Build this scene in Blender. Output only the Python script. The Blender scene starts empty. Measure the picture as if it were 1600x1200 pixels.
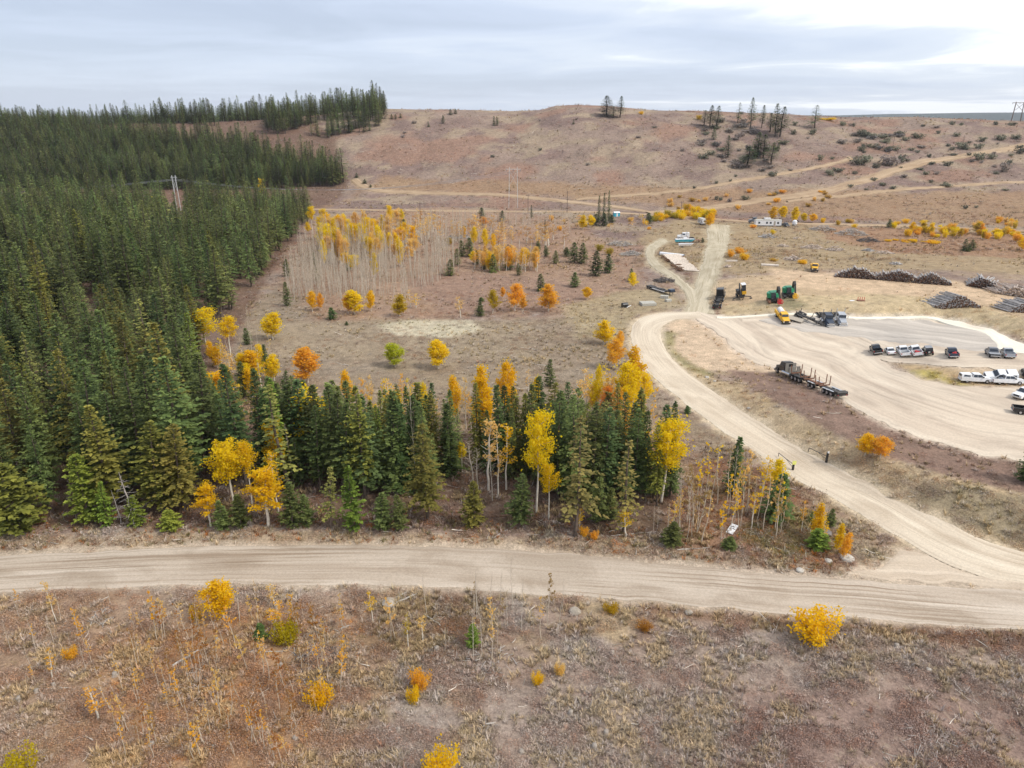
import bpy, bmesh, math, random
import numpy as np
from mathutils import Vector, Matrix

# ------------------------------------------------------------------ camera, sky, sun, exposure
SC = bpy.context.scene
COL = SC.collection
CAM_Z, PITCH, FPX = 54.0, math.radians(21.0), 1110.0
cam_d = bpy.data.cameras.new('camera')
cam = bpy.data.objects.new('camera', cam_d); COL.objects.link(cam)
cam_d.sensor_width = 36.0; cam_d.lens = FPX / 1600 * 36.0
cam_d.clip_start = 1.0; cam_d.clip_end = 30000.0
cam.location = (0, 0, CAM_Z); cam.rotation_euler = (math.pi / 2 - PITCH, 0, 0)
SC.camera = cam

SUN_EL, SUN_AZ = math.radians(48), math.radians(115)      # azimuth measured clockwise from +Y
SKY_STRENGTH = 0.10
world = bpy.data.worlds.new('World'); SC.world = world; world.use_nodes = True
wn, wl = world.node_tree.nodes, world.node_tree.links
wn.clear()
w_out = wn.new('ShaderNodeOutputWorld'); w_bg = wn.new('ShaderNodeBackground')
w_sky = wn.new('ShaderNodeTexSky'); w_sky.sky_type = 'NISHITA'; w_sky.sun_disc = False
w_sky.sun_elevation = SUN_EL; w_sky.sun_rotation = SUN_AZ; w_sky.altitude = 700
w_bg.inputs['Strength'].default_value = SKY_STRENGTH
def wmath(op, a, b=None):
    n = wn.new('ShaderNodeMath'); n.operation = op
    for i, v in enumerate((a, b)):
        if v is None: continue
        if isinstance(v, (int, float)): n.inputs[i].default_value = v
        else: wl.new(v, n.inputs[i])
    return n.outputs[0]
w_tc = wn.new('ShaderNodeTexCoord'); w_sep = wn.new('ShaderNodeSeparateXYZ')
wl.new(w_tc.outputs['Generated'], w_sep.inputs[0])
w_z = wmath('ADD', wmath('MAXIMUM', w_sep.outputs[2], 0.0), 0.055)
w_cmb = wn.new('ShaderNodeCombineXYZ')                     # cloud layer seen in perspective
wl.new(wmath('DIVIDE', w_sep.outputs[0], w_z), w_cmb.inputs[0])
wl.new(wmath('DIVIDE', w_sep.outputs[1], w_z), w_cmb.inputs[1])
def wnoise(scale, detail, rough, dist, off):
    m = wn.new('ShaderNodeMapping'); m.inputs['Scale'].default_value = scale; m.inputs['Location'].default_value = off
    n = wn.new('ShaderNodeTexNoise'); n.inputs['Scale'].default_value = 1.0
    n.inputs['Detail'].default_value = detail; n.inputs['Roughness'].default_value = rough; n.inputs['Distortion'].default_value = dist
    wl.new(w_cmb.outputs[0], m.inputs[0]); wl.new(m.outputs[0], n.inputs['Vector'])
    return n.outputs['Fac']
def wramp(f, stops):
    r = wn.new('ShaderNodeValToRGB'); e = r.color_ramp.elements
    while len(e) < len(stops): e.new(0.5)
    for k, (p, c) in enumerate(stops): e[k].position = p; e[k].color = (*c, 1)
    wl.new(f, r.inputs[0]); return r.outputs[0]
K = 1.0 / SKY_STRENGTH
n_big = wnoise((0.13, 0.26, 1), 5, 0.45, 0.4, (2.1, 0.7, 0))
n_wisp = wnoise((0.50, 0.52, 1), 8, 0.58, 0.9, (5.3, 1.9, 0))
# brighter, thinner cloud towards the sun side (right) and dull layer to the left, as an even deck does
w_side = wmath('ADD', wmath('MULTIPLY', w_sep.outputs[0], 0.30), wmath('MULTIPLY', w_sep.outputs[2], 0.30))
w_f = wmath('ADD', wmath('ADD', wmath('MULTIPLY', n_big, 0.62), wmath('MULTIPLY', n_wisp, 0.42)), w_side)
cl = wramp(w_f, [(0.40, (0.35, 0.395, 0.49)), (0.54, (0.43, 0.48, 0.585)), (0.64, (0.52, 0.56, 0.635)), (0.72, (0.80, 0.81, 0.83))])
w_hor = wn.new('ShaderNodeMapRange'); w_hor.inputs['From Min'].default_value = 0.0; w_hor.inputs['From Max'].default_value = 0.10
w_hor.inputs['To Min'].default_value = 0.30; w_hor.inputs['To Max'].default_value = 0.0
wl.new(w_sep.outputs[2], w_hor.inputs['Value'])
def wmix(f, a, b):
    n = wn.new('ShaderNodeMix'); n.data_type = 'RGBA'; n.blend_type = 'MIX'
    for s, v in ((n.inputs[0], f), (n.inputs[6], a), (n.inputs[7], b)):
        if isinstance(v, (int, float)): s.default_value = v
        elif isinstance(v, tuple): s.default_value = (*v, 1)
        else: wl.new(v, s)
    return n.outputs[2]
cl2 = wmix(w_hor.outputs[0], cl, (0.45, 0.505, 0.60))
w_sc = wn.new('ShaderNodeVectorMath'); w_sc.operation = 'SCALE'; w_sc.inputs['Scale'].default_value = K
wl.new(cl2, w_sc.inputs[0])
wl.new(wmix(0.88, w_sky.outputs[0], w_sc.outputs[0]), w_bg.inputs['Color'])
wl.new(w_bg.outputs[0], w_out.inputs['Surface'])

sun_d = bpy.data.lights.new('sun', 'SUN'); sun_d.energy = 1.5; sun_d.angle = math.radians(10); sun_d.color = (1.0, 0.95, 0.87)
sun = bpy.data.objects.new('sun', sun_d); COL.objects.link(sun)
sd = Vector((math.sin(SUN_AZ) * math.cos(SUN_EL), math.cos(SUN_AZ) * math.cos(SUN_EL), math.sin(SUN_EL)))
sun.rotation_euler = sd.to_track_quat('Z', 'Y').to_euler(); sun.location = (60, -40, 90)
vs = SC.view_settings; vs.view_transform = 'Standard'; vs.look = 'None'; vs.exposure = 0.72; vs.gamma = 1.0; vs.use_curve_mapping = False
SC.render.engine = 'CYCLES'
SC.cycles.max_bounces = 4; SC.cycles.diffuse_bounces = 2; SC.cycles.transparent_max_bounces = 4
SC.cycles.volume_bounces = 0

# ------------------------------------------------------------------ numeric helpers
rng = np.random.default_rng(7)
random.seed(7)
def lin(r, g, b, k=1.0):                                    # picture sRGB -> albedo guess
    c = np.array([r, g, b], float) / 255
    c = np.where(c < 0.04045, c / 12.92, ((c + 0.055) / 1.055) ** 2.4)
    return np.clip(c * k, 0, 0.85)
def vnoise(x, y, seed=0):
    x = np.asarray(x, float); y = np.asarray(y, float)
    xi = np.floor(x).astype(np.int64); yi = np.floor(y).astype(np.int64)
    fx = x - xi; fy = y - yi
    fx = fx * fx * (3 - 2 * fx); fy = fy * fy * (3 - 2 * fy)
    def h(a, b):
        n = (a * 374761393 + b * 668265263 + seed * 974711) & 0xffffffff
        n = ((n ^ (n >> 13)) * 1274126177) & 0xffffffff
        return ((n ^ (n >> 16)) & 0xffff) / 65535.0
    a = h(xi, yi); b = h(xi + 1, yi); c = h(xi, yi + 1); d = h(xi + 1, yi + 1)
    return (a * (1 - fx) + b * fx) * (1 - fy) + (c * (1 - fx) + d * fx) * fy
def fbm(x, y, o=4, seed=0):
    s = 0; a = 0.5; t = 0
    for i in range(o):
        s = s + a * vnoise(x, y, seed + i * 17); t += a; a *= 0.5; x = x * 2.03 + 3.1; y = y * 2.03 + 1.7
    return s / t
def sstep(a, b, x):
    t = np.clip((np.asarray(x, float) - a) / (b - a), 0, 1); return t * t * (3 - 2 * t)
def flat(px, py, z=0.0):
    """photo pixel -> point of the horizontal plane at height z"""
    px = np.asarray(px, float); py = np.asarray(py, float)
    u = (px - 800) / FPX; v = (600 - py) / FPX
    dy = math.cos(PITCH) + v * math.sin(PITCH); dz = -math.sin(PITCH) + v * math.cos(PITCH)
    t = (z - CAM_Z) / dz
    return np.stack([u * t, dy * t], -1)
def project(x, y, z):
    dep = y * math.cos(PITCH) - (z - CAM_Z) * math.sin(PITCH)
    up = y * math.sin(PITCH) + (z - CAM_Z) * math.cos(PITCH)
    return 800 + FPX * x / dep, 600 - FPX * up / dep, dep

class Bank:
    """a terrace edge: ground on the far side of the line stands h higher, over width w"""
    def __init__(s, pts, z, h, w, fade, keep, gone):
        p = flat(*np.array(pts, float).T, z); s.p = p; s.h, s.w, s.keep, s.gone = h, w, keep, gone
        seg = np.linalg.norm(np.diff(p, axis=0), axis=1); s.cum = np.concatenate([[0], np.cumsum(seg)])
        s.fade = fade
    def __call__(s, x, y):
        best = np.full(x.shape, 1e9); sd = np.zeros(x.shape); al = np.zeros(x.shape)
        for i in range(len(s.p) - 1):
            a, b = s.p[i], s.p[i + 1]; d = b - a; L = math.hypot(*d)
            t = ((x - a[0]) * d[0] + (y - a[1]) * d[1]) / L ** 2
            tc = np.clip(t, 0, 1)
            qx = x - a[0] - tc * d[0]; qy = y - a[1] - tc * d[1]; dist = np.hypot(qx, qy)
            sg = d[0] * (y - a[1]) - d[1] * (x - a[0])
            m = dist < best
            best = np.where(m, dist, best); sd = np.where(m, np.where(sg > 0, dist, -dist), sd)
            al = np.where(m, s.cum[i] + tc * L, al)
        T = s.cum[-1]
        end = sstep(0, s.fade[0], al) if s.fade[0] else 1.0
        if s.fade[1]: end = end * sstep(0, s.fade[1], T - al)
        return s.h * end * sstep(-s.w / 2, s.w / 2, sd) * (1 - sstep(s.keep, s.gone, sd))
BANKS = [
    Bank([(1066, 578), (1130, 608), (1200, 648), (1290, 703), (1380, 752), (1480, 792), (1600, 822), (1780, 865)], 1.5, 3.4, 9, (38, 0), 60, 130),
    Bank([(1385, 578), (1432, 580), (1480, 583), (1540, 586), (1600, 589), (1760, 597)], 3.4, 2.4, 4.5, (18, 0), 22, 55),
    Bank([(1140, 484), (1200, 481), (1300, 478), (1400, 477), (1480, 480), (1540, 492), (1600, 515), (1760, 560)], 4.0, 3.4, 11, (30, 0), 55, 130),
    Bank([(-300, 868), (0, 852), (200, 842), (400, 837), (600, 837), (800, 844), (1000, 864), (1150, 880), (1330, 893)], 0.3, 0.8, 3, (0, 25), 6, 25),
]
def _k(py):
    return (600 - np.asarray(py, float)) / FPX
SKY_PX = np.array([-900, -300, 0, 200, 330, 420, 500, 560, 600, 700, 800, 845, 866, 900, 960, 1010, 1100, 1200, 1260, 1330, 1400, 1480, 1560, 1600, 1900, 2500], float)
SKY_PY = np.array([200, 196, 193, 192, 190, 186, 180, 174, 169, 170, 174, 172, 166, 164, 167, 171, 174, 177, 181, 184, 183, 185, 188, 191, 200, 210], float)
YR = 700.0
_k0 = _k(SKY_PY)
RZ = CAM_Z + YR * (_k0 * math.cos(PITCH) - math.sin(PITCH)) / (math.cos(PITCH) + _k0 * math.sin(PITCH))
RX = (SKY_PX - 800) / FPX * (YR * math.cos(PITCH) - (RZ - CAM_Z) * math.sin(PITCH))
def H(x, y):
    """height of the ground"""
    x = np.asarray(x, float); y = np.asarray(y, float)
    zr = np.interp(x, RX, RZ)
    y0 = np.interp(x, [-500, -250, -120, 0, 120, 260, 500], [470, 470, 475, 440, 405, 385, 380]) + 14 * (fbm(x / 60, y / 60, 2, 5) - .5)
    s = np.clip((y - y0) / (YR - y0), 0, None)
    up = np.where(s < 1, 0.25 * s + 0.75 * sstep(0.0, 1.0, s ** 0.92), 1.0)
    z = zr * up - np.clip(y - YR, 0, None) * 0.06
    rel = sstep(0.05, 0.4, s) * (1 - sstep(0.86, 1.0, s) * 0.8)
    z = z + rel * (9.0 * (fbm(x / 90, y / 90, 3, 11) - .5) + 3.0 * (fbm(x / 22, y / 22, 3, 12) - .5))
    for b in BANKS: z = z + b(x, y)
    near = 1 - sstep(150, 260, y)
    z = z + 0.9 * (fbm(x / 45, y / 45, 2, 3) - .5) + 0.28 * (fbm(x / 7, y / 7, 3, 4) - .5)
    fore = (1 - sstep(60, 68, y))
    z = z + fore * 0.9 * (fbm(x / 9, y / 9, 3, 8) - .5) * near
    return z
def ground(px, py):
    """photo pixels -> points of the ground"""
    px = np.atleast_1d(np.asarray(px, float)); py = np.atleast_1d(np.asarray(py, float))
    u = (px - 800) / FPX; v = (600 - py) / FPX
    dy = math.cos(PITCH) + v * math.sin(PITCH); dz = -math.sin(PITCH) + v * math.cos(PITCH)
    ys = np.geomspace(30, 1500, 700)
    t = ys[None, :] / dy[:, None]
    zz = CAM_Z + dz[:, None] * t - H(u[:, None] * t, np.broadcast_to(ys, t.shape))
    hit = zz < 0; i = np.where(hit.any(1), hit.argmax(1), len(ys) - 1); i = np.maximum(i, 1)
    r = np.arange(len(px)); a = zz[r, i - 1]; b = zz[r, i]
    f = np.clip(a / np.where(a - b == 0, 1, a - b), 0, 1)
    tt = t[r, i - 1] + f * (t[r, i] - t[r, i - 1])
    x, y = u * tt, dy * tt
    return np.stack([x, y, H(x, y)], -1)
def height_for(P, ty):
    """height that a thing standing on P needs for its top to reach picture row ty"""
    k = (600 - np.asarray(ty, float)) / FPX
    z = CAM_Z + P[..., 1] * (k * math.cos(PITCH) - math.sin(PITCH)) / (math.cos(PITCH) + k * math.sin(PITCH))
    return z - P[..., 2]
def inside(poly, x, y):
    x = np.asarray(x); y = np.asarray(y); r = np.zeros(x.shape, bool); n = len(poly)
    for i in range(n):
        x0, y0 = poly[i]; x1, y1 = poly[(i + 1) % n]
        c = ((y0 > y) != (y1 > y)) & (x < (x1 - x0) * (y - y0) / ((y1 - y0) if y1 != y0 else 1e-9) + x0)
        r ^= c
    return r
def edge_dist(poly, x, y):
    d = np.full(np.shape(x), 1e9); n = len(poly)
    for i in range(n):
        a = poly[i]; b = poly[(i + 1) % n]; e = (b[0] - a[0], b[1] - a[1]); L = e[0] ** 2 + e[1] ** 2 + 1e-9
        t = np.clip(((x - a[0]) * e[0] + (y - a[1]) * e[1]) / L, 0, 1)
        d = np.minimum(d, np.hypot(x - a[0] - t * e[0], y - a[1] - t * e[1]))
    return d
def resample(P, n):
    P = np.asarray(P, float); s = np.concatenate([[0], np.cumsum(np.linalg.norm(np.diff(P, axis=0), axis=1))])
    # smooth curve through the points (Catmull-Rom), then even spacing
    Q = []
    for i in range(len(P) - 1):
        p0, p1, p2, p3 = P[max(i - 1, 0)], P[i], P[i + 1], P[min(i + 2, len(P) - 1)]
        for t in np.linspace(0, 1, 12, endpoint=False):
            Q.append(0.5 * (2 * p1 + (p2 - p0) * t + (2 * p0 - 5 * p1 + 4 * p2 - p3) * t ** 2 + (3 * p1 - p0 - 3 * p2 + p3) * t ** 3))
    Q.append(P[-1]); Q = np.array(Q)
    s = np.concatenate([[0], np.cumsum(np.linalg.norm(np.diff(Q, axis=0), axis=1))])
    t = np.linspace(0, s[-1], n)
    return np.stack([np.interp(t, s, Q[:, k]) for k in range(Q.shape[1])], -1)

# ------------------------------------------------------------------ mesh and object helpers
def make_mesh(name, V, faces, mats=(), mi=None, tone=None, uv=None, smooth=False):
    """faces: list of int arrays (n,3) or (n,4); mi: list of material indices per array"""
    me = bpy.data.meshes.new(name)
    V = np.asarray(V, np.float32).reshape(-1, 3)
    me.vertices.add(len(V)); me.vertices.foreach_set('co', V.ravel())
    faces = [np.asarray(f, np.int32) for f in faces if len(f)]
    loops = np.concatenate([f.ravel() for f in faces]); cnt = np.concatenate([np.full(len(f), f.shape[1], np.int32) for f in faces])
    me.loops.add(len(loops)); me.loops.foreach_set('vertex_index', loops)
    me.polygons.add(len(cnt)); st = np.concatenate([[0], np.cumsum(cnt)[:-1]]).astype(np.int32)
    me.polygons.foreach_set('loop_start', st)
    if mi is not None:
        m = np.concatenate([np.broadcast_to(np.asarray(k, np.int32), (len(f),)) for f, k in zip(faces, mi)])
        me.polygons.foreach_set('material_index', m)
    if smooth: me.polygons.foreach_set('use_smooth', np.ones(len(cnt), bool))
    for m in mats: me.materials.append(m)
    if tone is not None:
        tone = np.asarray(tone, np.float32)
        if tone.ndim == 1:
            a = me.attributes.new('tone', 'FLOAT', 'POINT'); a.data.foreach_set('value', tone)
        else:
            a = me.attributes.new('tint', 'FLOAT_VECTOR', 'POINT'); a.data.foreach_set('vector', tone.ravel())
    if uv is not None:
        l = me.uv_layers.new(name='UVMap'); l.data.foreach_set('uv', np.asarray(uv, np.float32)[loops].ravel())
    me.update(calc_edges=True); me.validate(verbose=False)
    return me
def link(name, me, parent=None, mat=None):
    o = bpy.data.objects.new(name, me); COL.objects.link(o)
    if parent is not None: o.parent = parent
    if mat is not None and me is not None: me.materials.append(mat)
    return o
def tag(o, label=None, cat=None, group=None, kind=None):
    if label: o['label'] = label
    if cat: o['category'] = cat
    if group: o['group'] = group
    if kind: o['kind'] = kind
    return o
def empty(name, loc=(0, 0, 0), rz=0.0):
    o = bpy.data.objects.new(name, None); COL.objects.link(o); o.location = loc; o.rotation_euler = (0, 0, rz)
    o.empty_display_size = 0.3
    return o
def copy_tree(o, parent=None):
    c = o.copy(); COL.objects.link(c)
    if parent is not None: c.parent = parent
    for ch in o.children: copy_tree(ch, c)
    return c

# ------------------------------------------------------------------ materials
def new_mat(name):
    m = bpy.data.materials.new(name); m.use_nodes = True
    return m, m.node_tree.nodes, m.node_tree.links, m.node_tree.nodes['Principled BSDF']
def node(ns, t, **kw):
    n = ns.new(t)
    for k, v in kw.items():
        if k in n.inputs: n.inputs[k].default_value = v
        else: setattr(n, k, v)
    return n
def mixc(ns, ls, blend, f, a, b):
    n = ns.new('ShaderNodeMix'); n.data_type = 'RGBA'; n.blend_type = blend
    for s, v in ((n.inputs[0], f), (n.inputs[6], a), (n.inputs[7], b)):
        if isinstance(v, (int, float)): s.default_value = v
        elif isinstance(v, (tuple, list, np.ndarray)): s.default_value = (*[float(q) for q in v[:3]], 1)
        else: ls.new(v, s)
    return n.outputs[2]
def maprange(ns, ls, v, a, b, c, d):
    n = ns.new('ShaderNodeMapRange'); ls.new(v, n.inputs[0])
    for k, q in zip((1, 2, 3, 4), (a, b, c, d)): n.inputs[k].default_value = q
    return n.outputs[0]
def plain(name, rgb, rough=0.6, metal=0.0, wear=0.12, scale=3.0, spec=0.4):
    m, ns, ls, p = new_mat(name)
    tc = ns.new('ShaderNodeTexCoord')
    n = node(ns, 'ShaderNodeTexNoise', Scale=scale, Detail=5.0); ls.new(tc.outputs['Object'], n.inputs['Vector'])
    c = mixc(ns, ls, 'MULTIPLY', 1.0, rgb, (1, 1, 1))
    f = maprange(ns, ls, n.outputs['Fac'], 0.3, 0.7, 1 - wear, 1 + wear)
    vm = node(ns, 'ShaderNodeVectorMath', operation='SCALE'); ls.new(c, vm.inputs[0]); ls.new(f, vm.inputs['Scale'])
    ls.new(vm.outputs[0], p.inputs['Base Color'])
    p.inputs['Roughness'].default_value = rough; p.inputs['Metallic'].default_value = metal
    p.inputs['Specular IOR Level'].default_value = spec
    return m

def ground_material():
    m, ns, ls, p = new_mat('dry_ground')
    at = node(ns, 'ShaderNodeAttribute', attribute_name='tint')
    geo = ns.new('ShaderNodeNewGeometry')
    def nz(scale, detail, rough=0.6, stretch=None):
        n = node(ns, 'ShaderNodeTexNoise', Scale=scale, Detail=detail, Roughness=rough)
        if stretch:
            mp = ns.new('ShaderNodeMapping'); mp.inputs['Scale'].default_value = stretch
            ls.new(geo.outputs['Position'], mp.inputs[0]); ls.new(mp.outputs[0], n.inputs['Vector'])
        else: ls.new(geo.outputs['Position'], n.inputs['Vector'])
        return n.outputs['Fac']
    fine = nz(3.2, 8, 0.75); med = nz(0.42, 6, 0.65); clump = nz(1.1, 4, 0.6, (1.0, 0.55, 1))
    k = node(ns, 'ShaderNodeMath', operation='MULTIPLY')
    ls.new(maprange(ns, ls, fine, 0.28, 0.72, 0.50, 1.5), k.inputs[0]); ls.new(maprange(ns, ls, med, 0.3, 0.7, 0.74, 1.26), k.inputs[1])
    vm = node(ns, 'ShaderNodeVectorMath', operation='SCALE'); ls.new(at.outputs['Vector'], vm.inputs[0]); ls.new(k.outputs[0], vm.inputs['Scale'])
    # dead bleached stems, rusty leaves and dark humus between the clumps
    c = mixc(ns, ls, 'MIX', maprange(ns, ls, clump, 0.56, 0.72, 0, 0.5), vm.outputs[0], lin(190, 172, 150))
    c = mixc(ns, ls, 'MIX', maprange(ns, ls, nz(0.75, 5, 0.6), 0.58, 0.72, 0, 0.35), c, lin(122, 86, 60))
    c = mixc(ns, ls, 'MIX', maprange(ns, ls, nz(1.9, 6, 0.7), 0.60, 0.74, 0, 0.6), c, lin(74, 60, 52))
    at2 = node(ns, 'ShaderNodeAttribute', attribute_name='bare')
    c = mixc(ns, ls, 'MIX', at2.outputs['Fac'], c, vm.outputs[0])
    ls.new(c, p.inputs['Base Color']); p.inputs['Roughness'].default_value = 0.95; p.inputs['Specular IOR Level'].default_value = 0.1
    b = node(ns, 'ShaderNodeBump', Strength=0.9, Distance=0.25); ls.new(fine, b.inputs['Height']); ls.new(b.outputs[0], p.inputs['Normal'])
    return m
def gravel_material(name, pale, mid, dark, lane=0.55, streak=0.75, freq=1.0):
    """packed gravel: lanes along u, wheel streaks, stones and damp patches"""
    m, ns, ls, p = new_mat(name)
    uv = node(ns, 'ShaderNodeUVMap', uv_map='UVMap'); geo = ns.new('ShaderNodeNewGeometry')
    def nuv(sx, sy, detail, off=0, dist=0.0):
        mp = ns.new('ShaderNodeMapping'); mp.inputs['Scale'].default_value = (sx, sy, 1); mp.inputs['Location'].default_value = (off, off * 1.7, 0)
        ls.new(uv.outputs[0], mp.inputs[0]); n = node(ns, 'ShaderNodeTexNoise', Scale=1.0, Detail=detail, Distortion=dist)
        ls.new(mp.outputs[0], n.inputs['Vector']); return n.outputs['Fac']
    lanes = nuv(0.014, 0.42 * freq, 4, 3.3, 0.7); thin = nuv(0.035, 1.7 * freq, 5, 9.1, 0.8); patch = nuv(0.09, 0.16, 5, 17.0, 0.9); where = nuv(0.035, 0.12, 4, 31.0, 0.8)
    st = node(ns, 'ShaderNodeTexNoise', Scale=3.5, Detail=8.0, Roughness=0.8); ls.new(geo.outputs['Position'], st.inputs['Vector'])
    c = mixc(ns, ls, 'MIX', maprange(ns, ls, lanes, 0.38, 0.62, 0, 1), mid, pale)
    tm = node(ns, 'ShaderNodeMath', operation='MULTIPLY'); ls.new(maprange(ns, ls, thin, 0.50, 0.66, 0, streak), tm.inputs[0]); ls.new(maprange(ns, ls, where, 0.38, 0.62, 0.1, 1.25), tm.inputs[1])
    c = mixc(ns, ls, 'MIX', tm.outputs[0], c, dark)
    c = mixc(ns, ls, 'MIX', maprange(ns, ls, thin, 0.46, 0.30, 0, lane), c, pale)
    c = mixc(ns, ls, 'MIX', maprange(ns, ls, patch, 0.50, 0.70, 0, 0.55), c, dark)
    vm = node(ns, 'ShaderNodeVectorMath', operation='SCALE'); ls.new(c, vm.inputs[0]); ls.new(maprange(ns, ls, st.outputs['Fac'], 0.3, 0.7, 0.80, 1.2), vm.inputs['Scale'])
    ls.new(vm.outputs[0], p.inputs['Base Color']); p.inputs['Roughness'].default_value = 0.95; p.inputs['Specular IOR Level'].default_value = 0.1
    b = node(ns, 'ShaderNodeBump', Strength=0.5, Distance=0.08); ls.new(st.outputs['Fac'], b.inputs['Height']); ls.new(b.outputs[0], p.inputs['Normal'])
    return m
# ------------------------------------------------------------------ setting: roads, yard, terrain
G_ROAD = gravel_material('road_gravel', lin(198, 184, 167), lin(176, 160, 142), lin(142, 124, 104), streak=0.8)
G_LIGHT = gravel_material('pale_road_gravel', lin(216, 202, 180), lin(200, 184, 162), lin(172, 154, 132), lane=0.6, streak=0.5)
G_LOT = gravel_material('yard_gravel', lin(214, 199, 178), lin(197, 180, 160), lin(164, 148, 132), freq=0.45, streak=0.42)
G_GREY = gravel_material('grey_gravel', lin(200, 190, 177), lin(183, 173, 161), lin(165, 156, 146), freq=0.5, lane=0.3)
G_WHITE = gravel_material('white_sand', lin(246, 236, 218), lin(236, 224, 204), lin(214, 198, 176), streak=0.3)
G_TRACK = gravel_material('dirt_track', lin(182, 158, 130), lin(166, 142, 114), lin(144, 118, 94), freq=0.8)
G_GREYTRACK = gravel_material('worn_track', lin(196, 184, 160), lin(176, 164, 140), lin(150, 136, 110), freq=0.9)
G_APRON = gravel_material('apron_gravel', lin(206, 190, 169), lin(190, 173, 152), lin(164, 146, 126), freq=.5, streak=0.6)
SHEETS = []          # (world outline, spill colour, bbox)
def sheet(name, A, B, mat, off=0.06, seed=0, rough=0.35, spill=(196, 178, 156), step=1.4, label=None, cell=1.0, width=None):
    if width:                                                   # B unused: centre line A and a width in metres
        c = resample(ground(*np.array(A, float).T)[:, :2], 60); d = np.gradient(c, axis=0); d /= np.linalg.norm(d, axis=1)[:, None]; nn = np.stack([-d[:, 1], d[:, 0]], -1) * width / 2
        a, b = c - nn, c + nn
    else: a = ground(*np.array(A, float).T)[:, :2]; b = ground(*np.array(B, float).T)[:, :2]
    L = np.linalg.norm(np.diff(a, axis=0), axis=1).sum(); n = int(np.clip(L / step, 8, 500))
    a = resample(a, n); b = resample(b, n)
    w = np.linalg.norm(a - b, axis=1); m = int(np.clip(w.max() / cell, 4, 60)) + 1
    # ragged edges: loose gravel does not stop on a line
    nrm = (b - a) / np.maximum(w, 0.01)[:, None]
    s = np.arange(n) * step
    ja = (rough * 2 * (fbm(s / 2.3, s * 0 + seed, 4, 40 + seed) - .5) * np.minimum(1, w / 4)); jb = (rough * 2 * (fbm(s / 2.3, s * 0 + seed + 9, 4, 60 + seed) - .5) * np.minimum(1, w / 4))
    t = np.linspace(0, 1, m)
    fall = 1.5 + rough
    wa = np.exp(-t[None, :] * w[:, None] / fall); wb = np.exp(-(1 - t)[None, :] * w[:, None] / fall)
    xy = a[:, None, :] * (1 - t)[None, :, None] + b[:, None, :] * t[None, :, None] + nrm[:, None, :] * (ja[:, None] * wa + jb[:, None] * wb)[..., None]
    a = xy[:, 0]; b = xy[:, -1]
    x, y = xy[..., 0], xy[..., 1]
    z = H(x, y) + off
    z[:, 0] -= off + 0.03; z[:, -1] -= off + 0.03            # feather the rim into the ground
    idx = np.arange(n * m).reshape(n, m)
    q = np.stack([idx[:-1, :-1], idx[1:, :-1], idx[1:, 1:], idx[:-1, 1:]], -1).reshape(-1, 4)
    P0 = np.stack([x, y, z], -1).reshape(-1, 3)
    e1 = P0[q[0, 1]] - P0[q[0, 0]]; e2 = P0[q[0, 3]] - P0[q[0, 0]]
    if np.cross(e1, e2)[2] < 0: q = q[:, ::-1]
    uv = np.stack([np.broadcast_to(s[:, None], x.shape), t[None, :] * w[:, None]], -1).reshape(-1, 2)
    me = make_mesh(name, P0, [q], [mat], uv=uv, smooth=True)
    o = link(name, me); tag(o, label, None, None, 'structure')
    SHEETS.append((np.concatenate([a, b[::-1]]), lin(*spill)))
    return o
# main gravel road across the picture
sheet('gravel_road', [(-700, 1010), (-300, 954), (0, 926), (150, 918), (300, 914), (500, 913), (700, 918), (900, 932), (1050, 942), (1200, 955), (1400, 970), (1600, 985), (1900, 1010), (2300, 1050)],
      [(-700, 934), (-300, 894), (0, 869), (200, 858), (400, 852), (560, 851), (700, 854), (800, 858), (950, 872), (1100, 887), (1250, 899), (1380, 908), (1600, 922), (1900, 945), (2300, 975)], G_ROAD, 0.06, 1, 0.5, label='wide pale gravel road running across the whole picture')
# side road from the junction up round the bend
sheet('side_road', [(2100, 975), (1850, 940), (1600, 914), (1510, 892), (1450, 865), (1400, 836), (1345, 803), (1300, 777), (1240, 746), (1180, 706), (1120, 666), (1060, 621), (1012, 580), (991, 546), (986, 517), (1000, 498), (1040, 488), (1095, 487)],
      [(2100, 950), (1850, 905), (1600, 862), (1500, 826), (1400, 782), (1350, 752), (1300, 726), (1250, 700), (1210, 674), (1170, 649), (1130, 621), (1100, 601), (1070, 578), (1046, 555), (1034, 532), (1033, 515), (1045, 503), (1065, 498), (1095, 499)], G_LIGHT, 0.10, 2, 0.4, (206, 188, 160), label='pale side road bending up to the truck yard')
sheet('junction_apron', [(1325, 898), (1370, 903), (1430, 910), (1520, 918), (1660, 926)], [(1325, 896), (1372, 884), (1400, 862), (1440, 866), (1520, 898), (1660, 922)], G_APRON, 0.085, 20, 1.2, (196, 178, 156), label='flared gravel mouth where the side road meets the main road', cell=.8)
# the truck yard: lower lot and the terrace above it
sheet('gravel_yard', [(1088, 499), (1120, 520), (1150, 545), (1180, 566), (1240, 584), (1330, 632), (1400, 668), (1500, 703), (1600, 720), (1780, 748)],
      [(1088, 487), (1150, 495), (1200, 505), (1290, 520), (1345, 541), (1385, 569), (1440, 591), (1500, 603), (1600, 606), (1780, 614)], G_LOT, 0.07, 3, 1.6, (200, 182, 162), label='open pale gravel yard where the log truck stands', cell=1.6)
sheet('upper_yard', [(1160, 503), (1290, 523), (1345, 543), (1378, 562), (1420, 567), (1480, 572), (1540, 575), (1600, 579), (1780, 588)],
      [(1160, 497), (1300, 500), (1400, 501), (1470, 503), (1530, 518), (1560, 533), (1580, 545), (1620, 556), (1780, 580)], G_LOT, 0.09, 4, 1.2, (190, 172, 152), label='upper level of the yard where a row of pickups is parked', cell=1.6)
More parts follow.
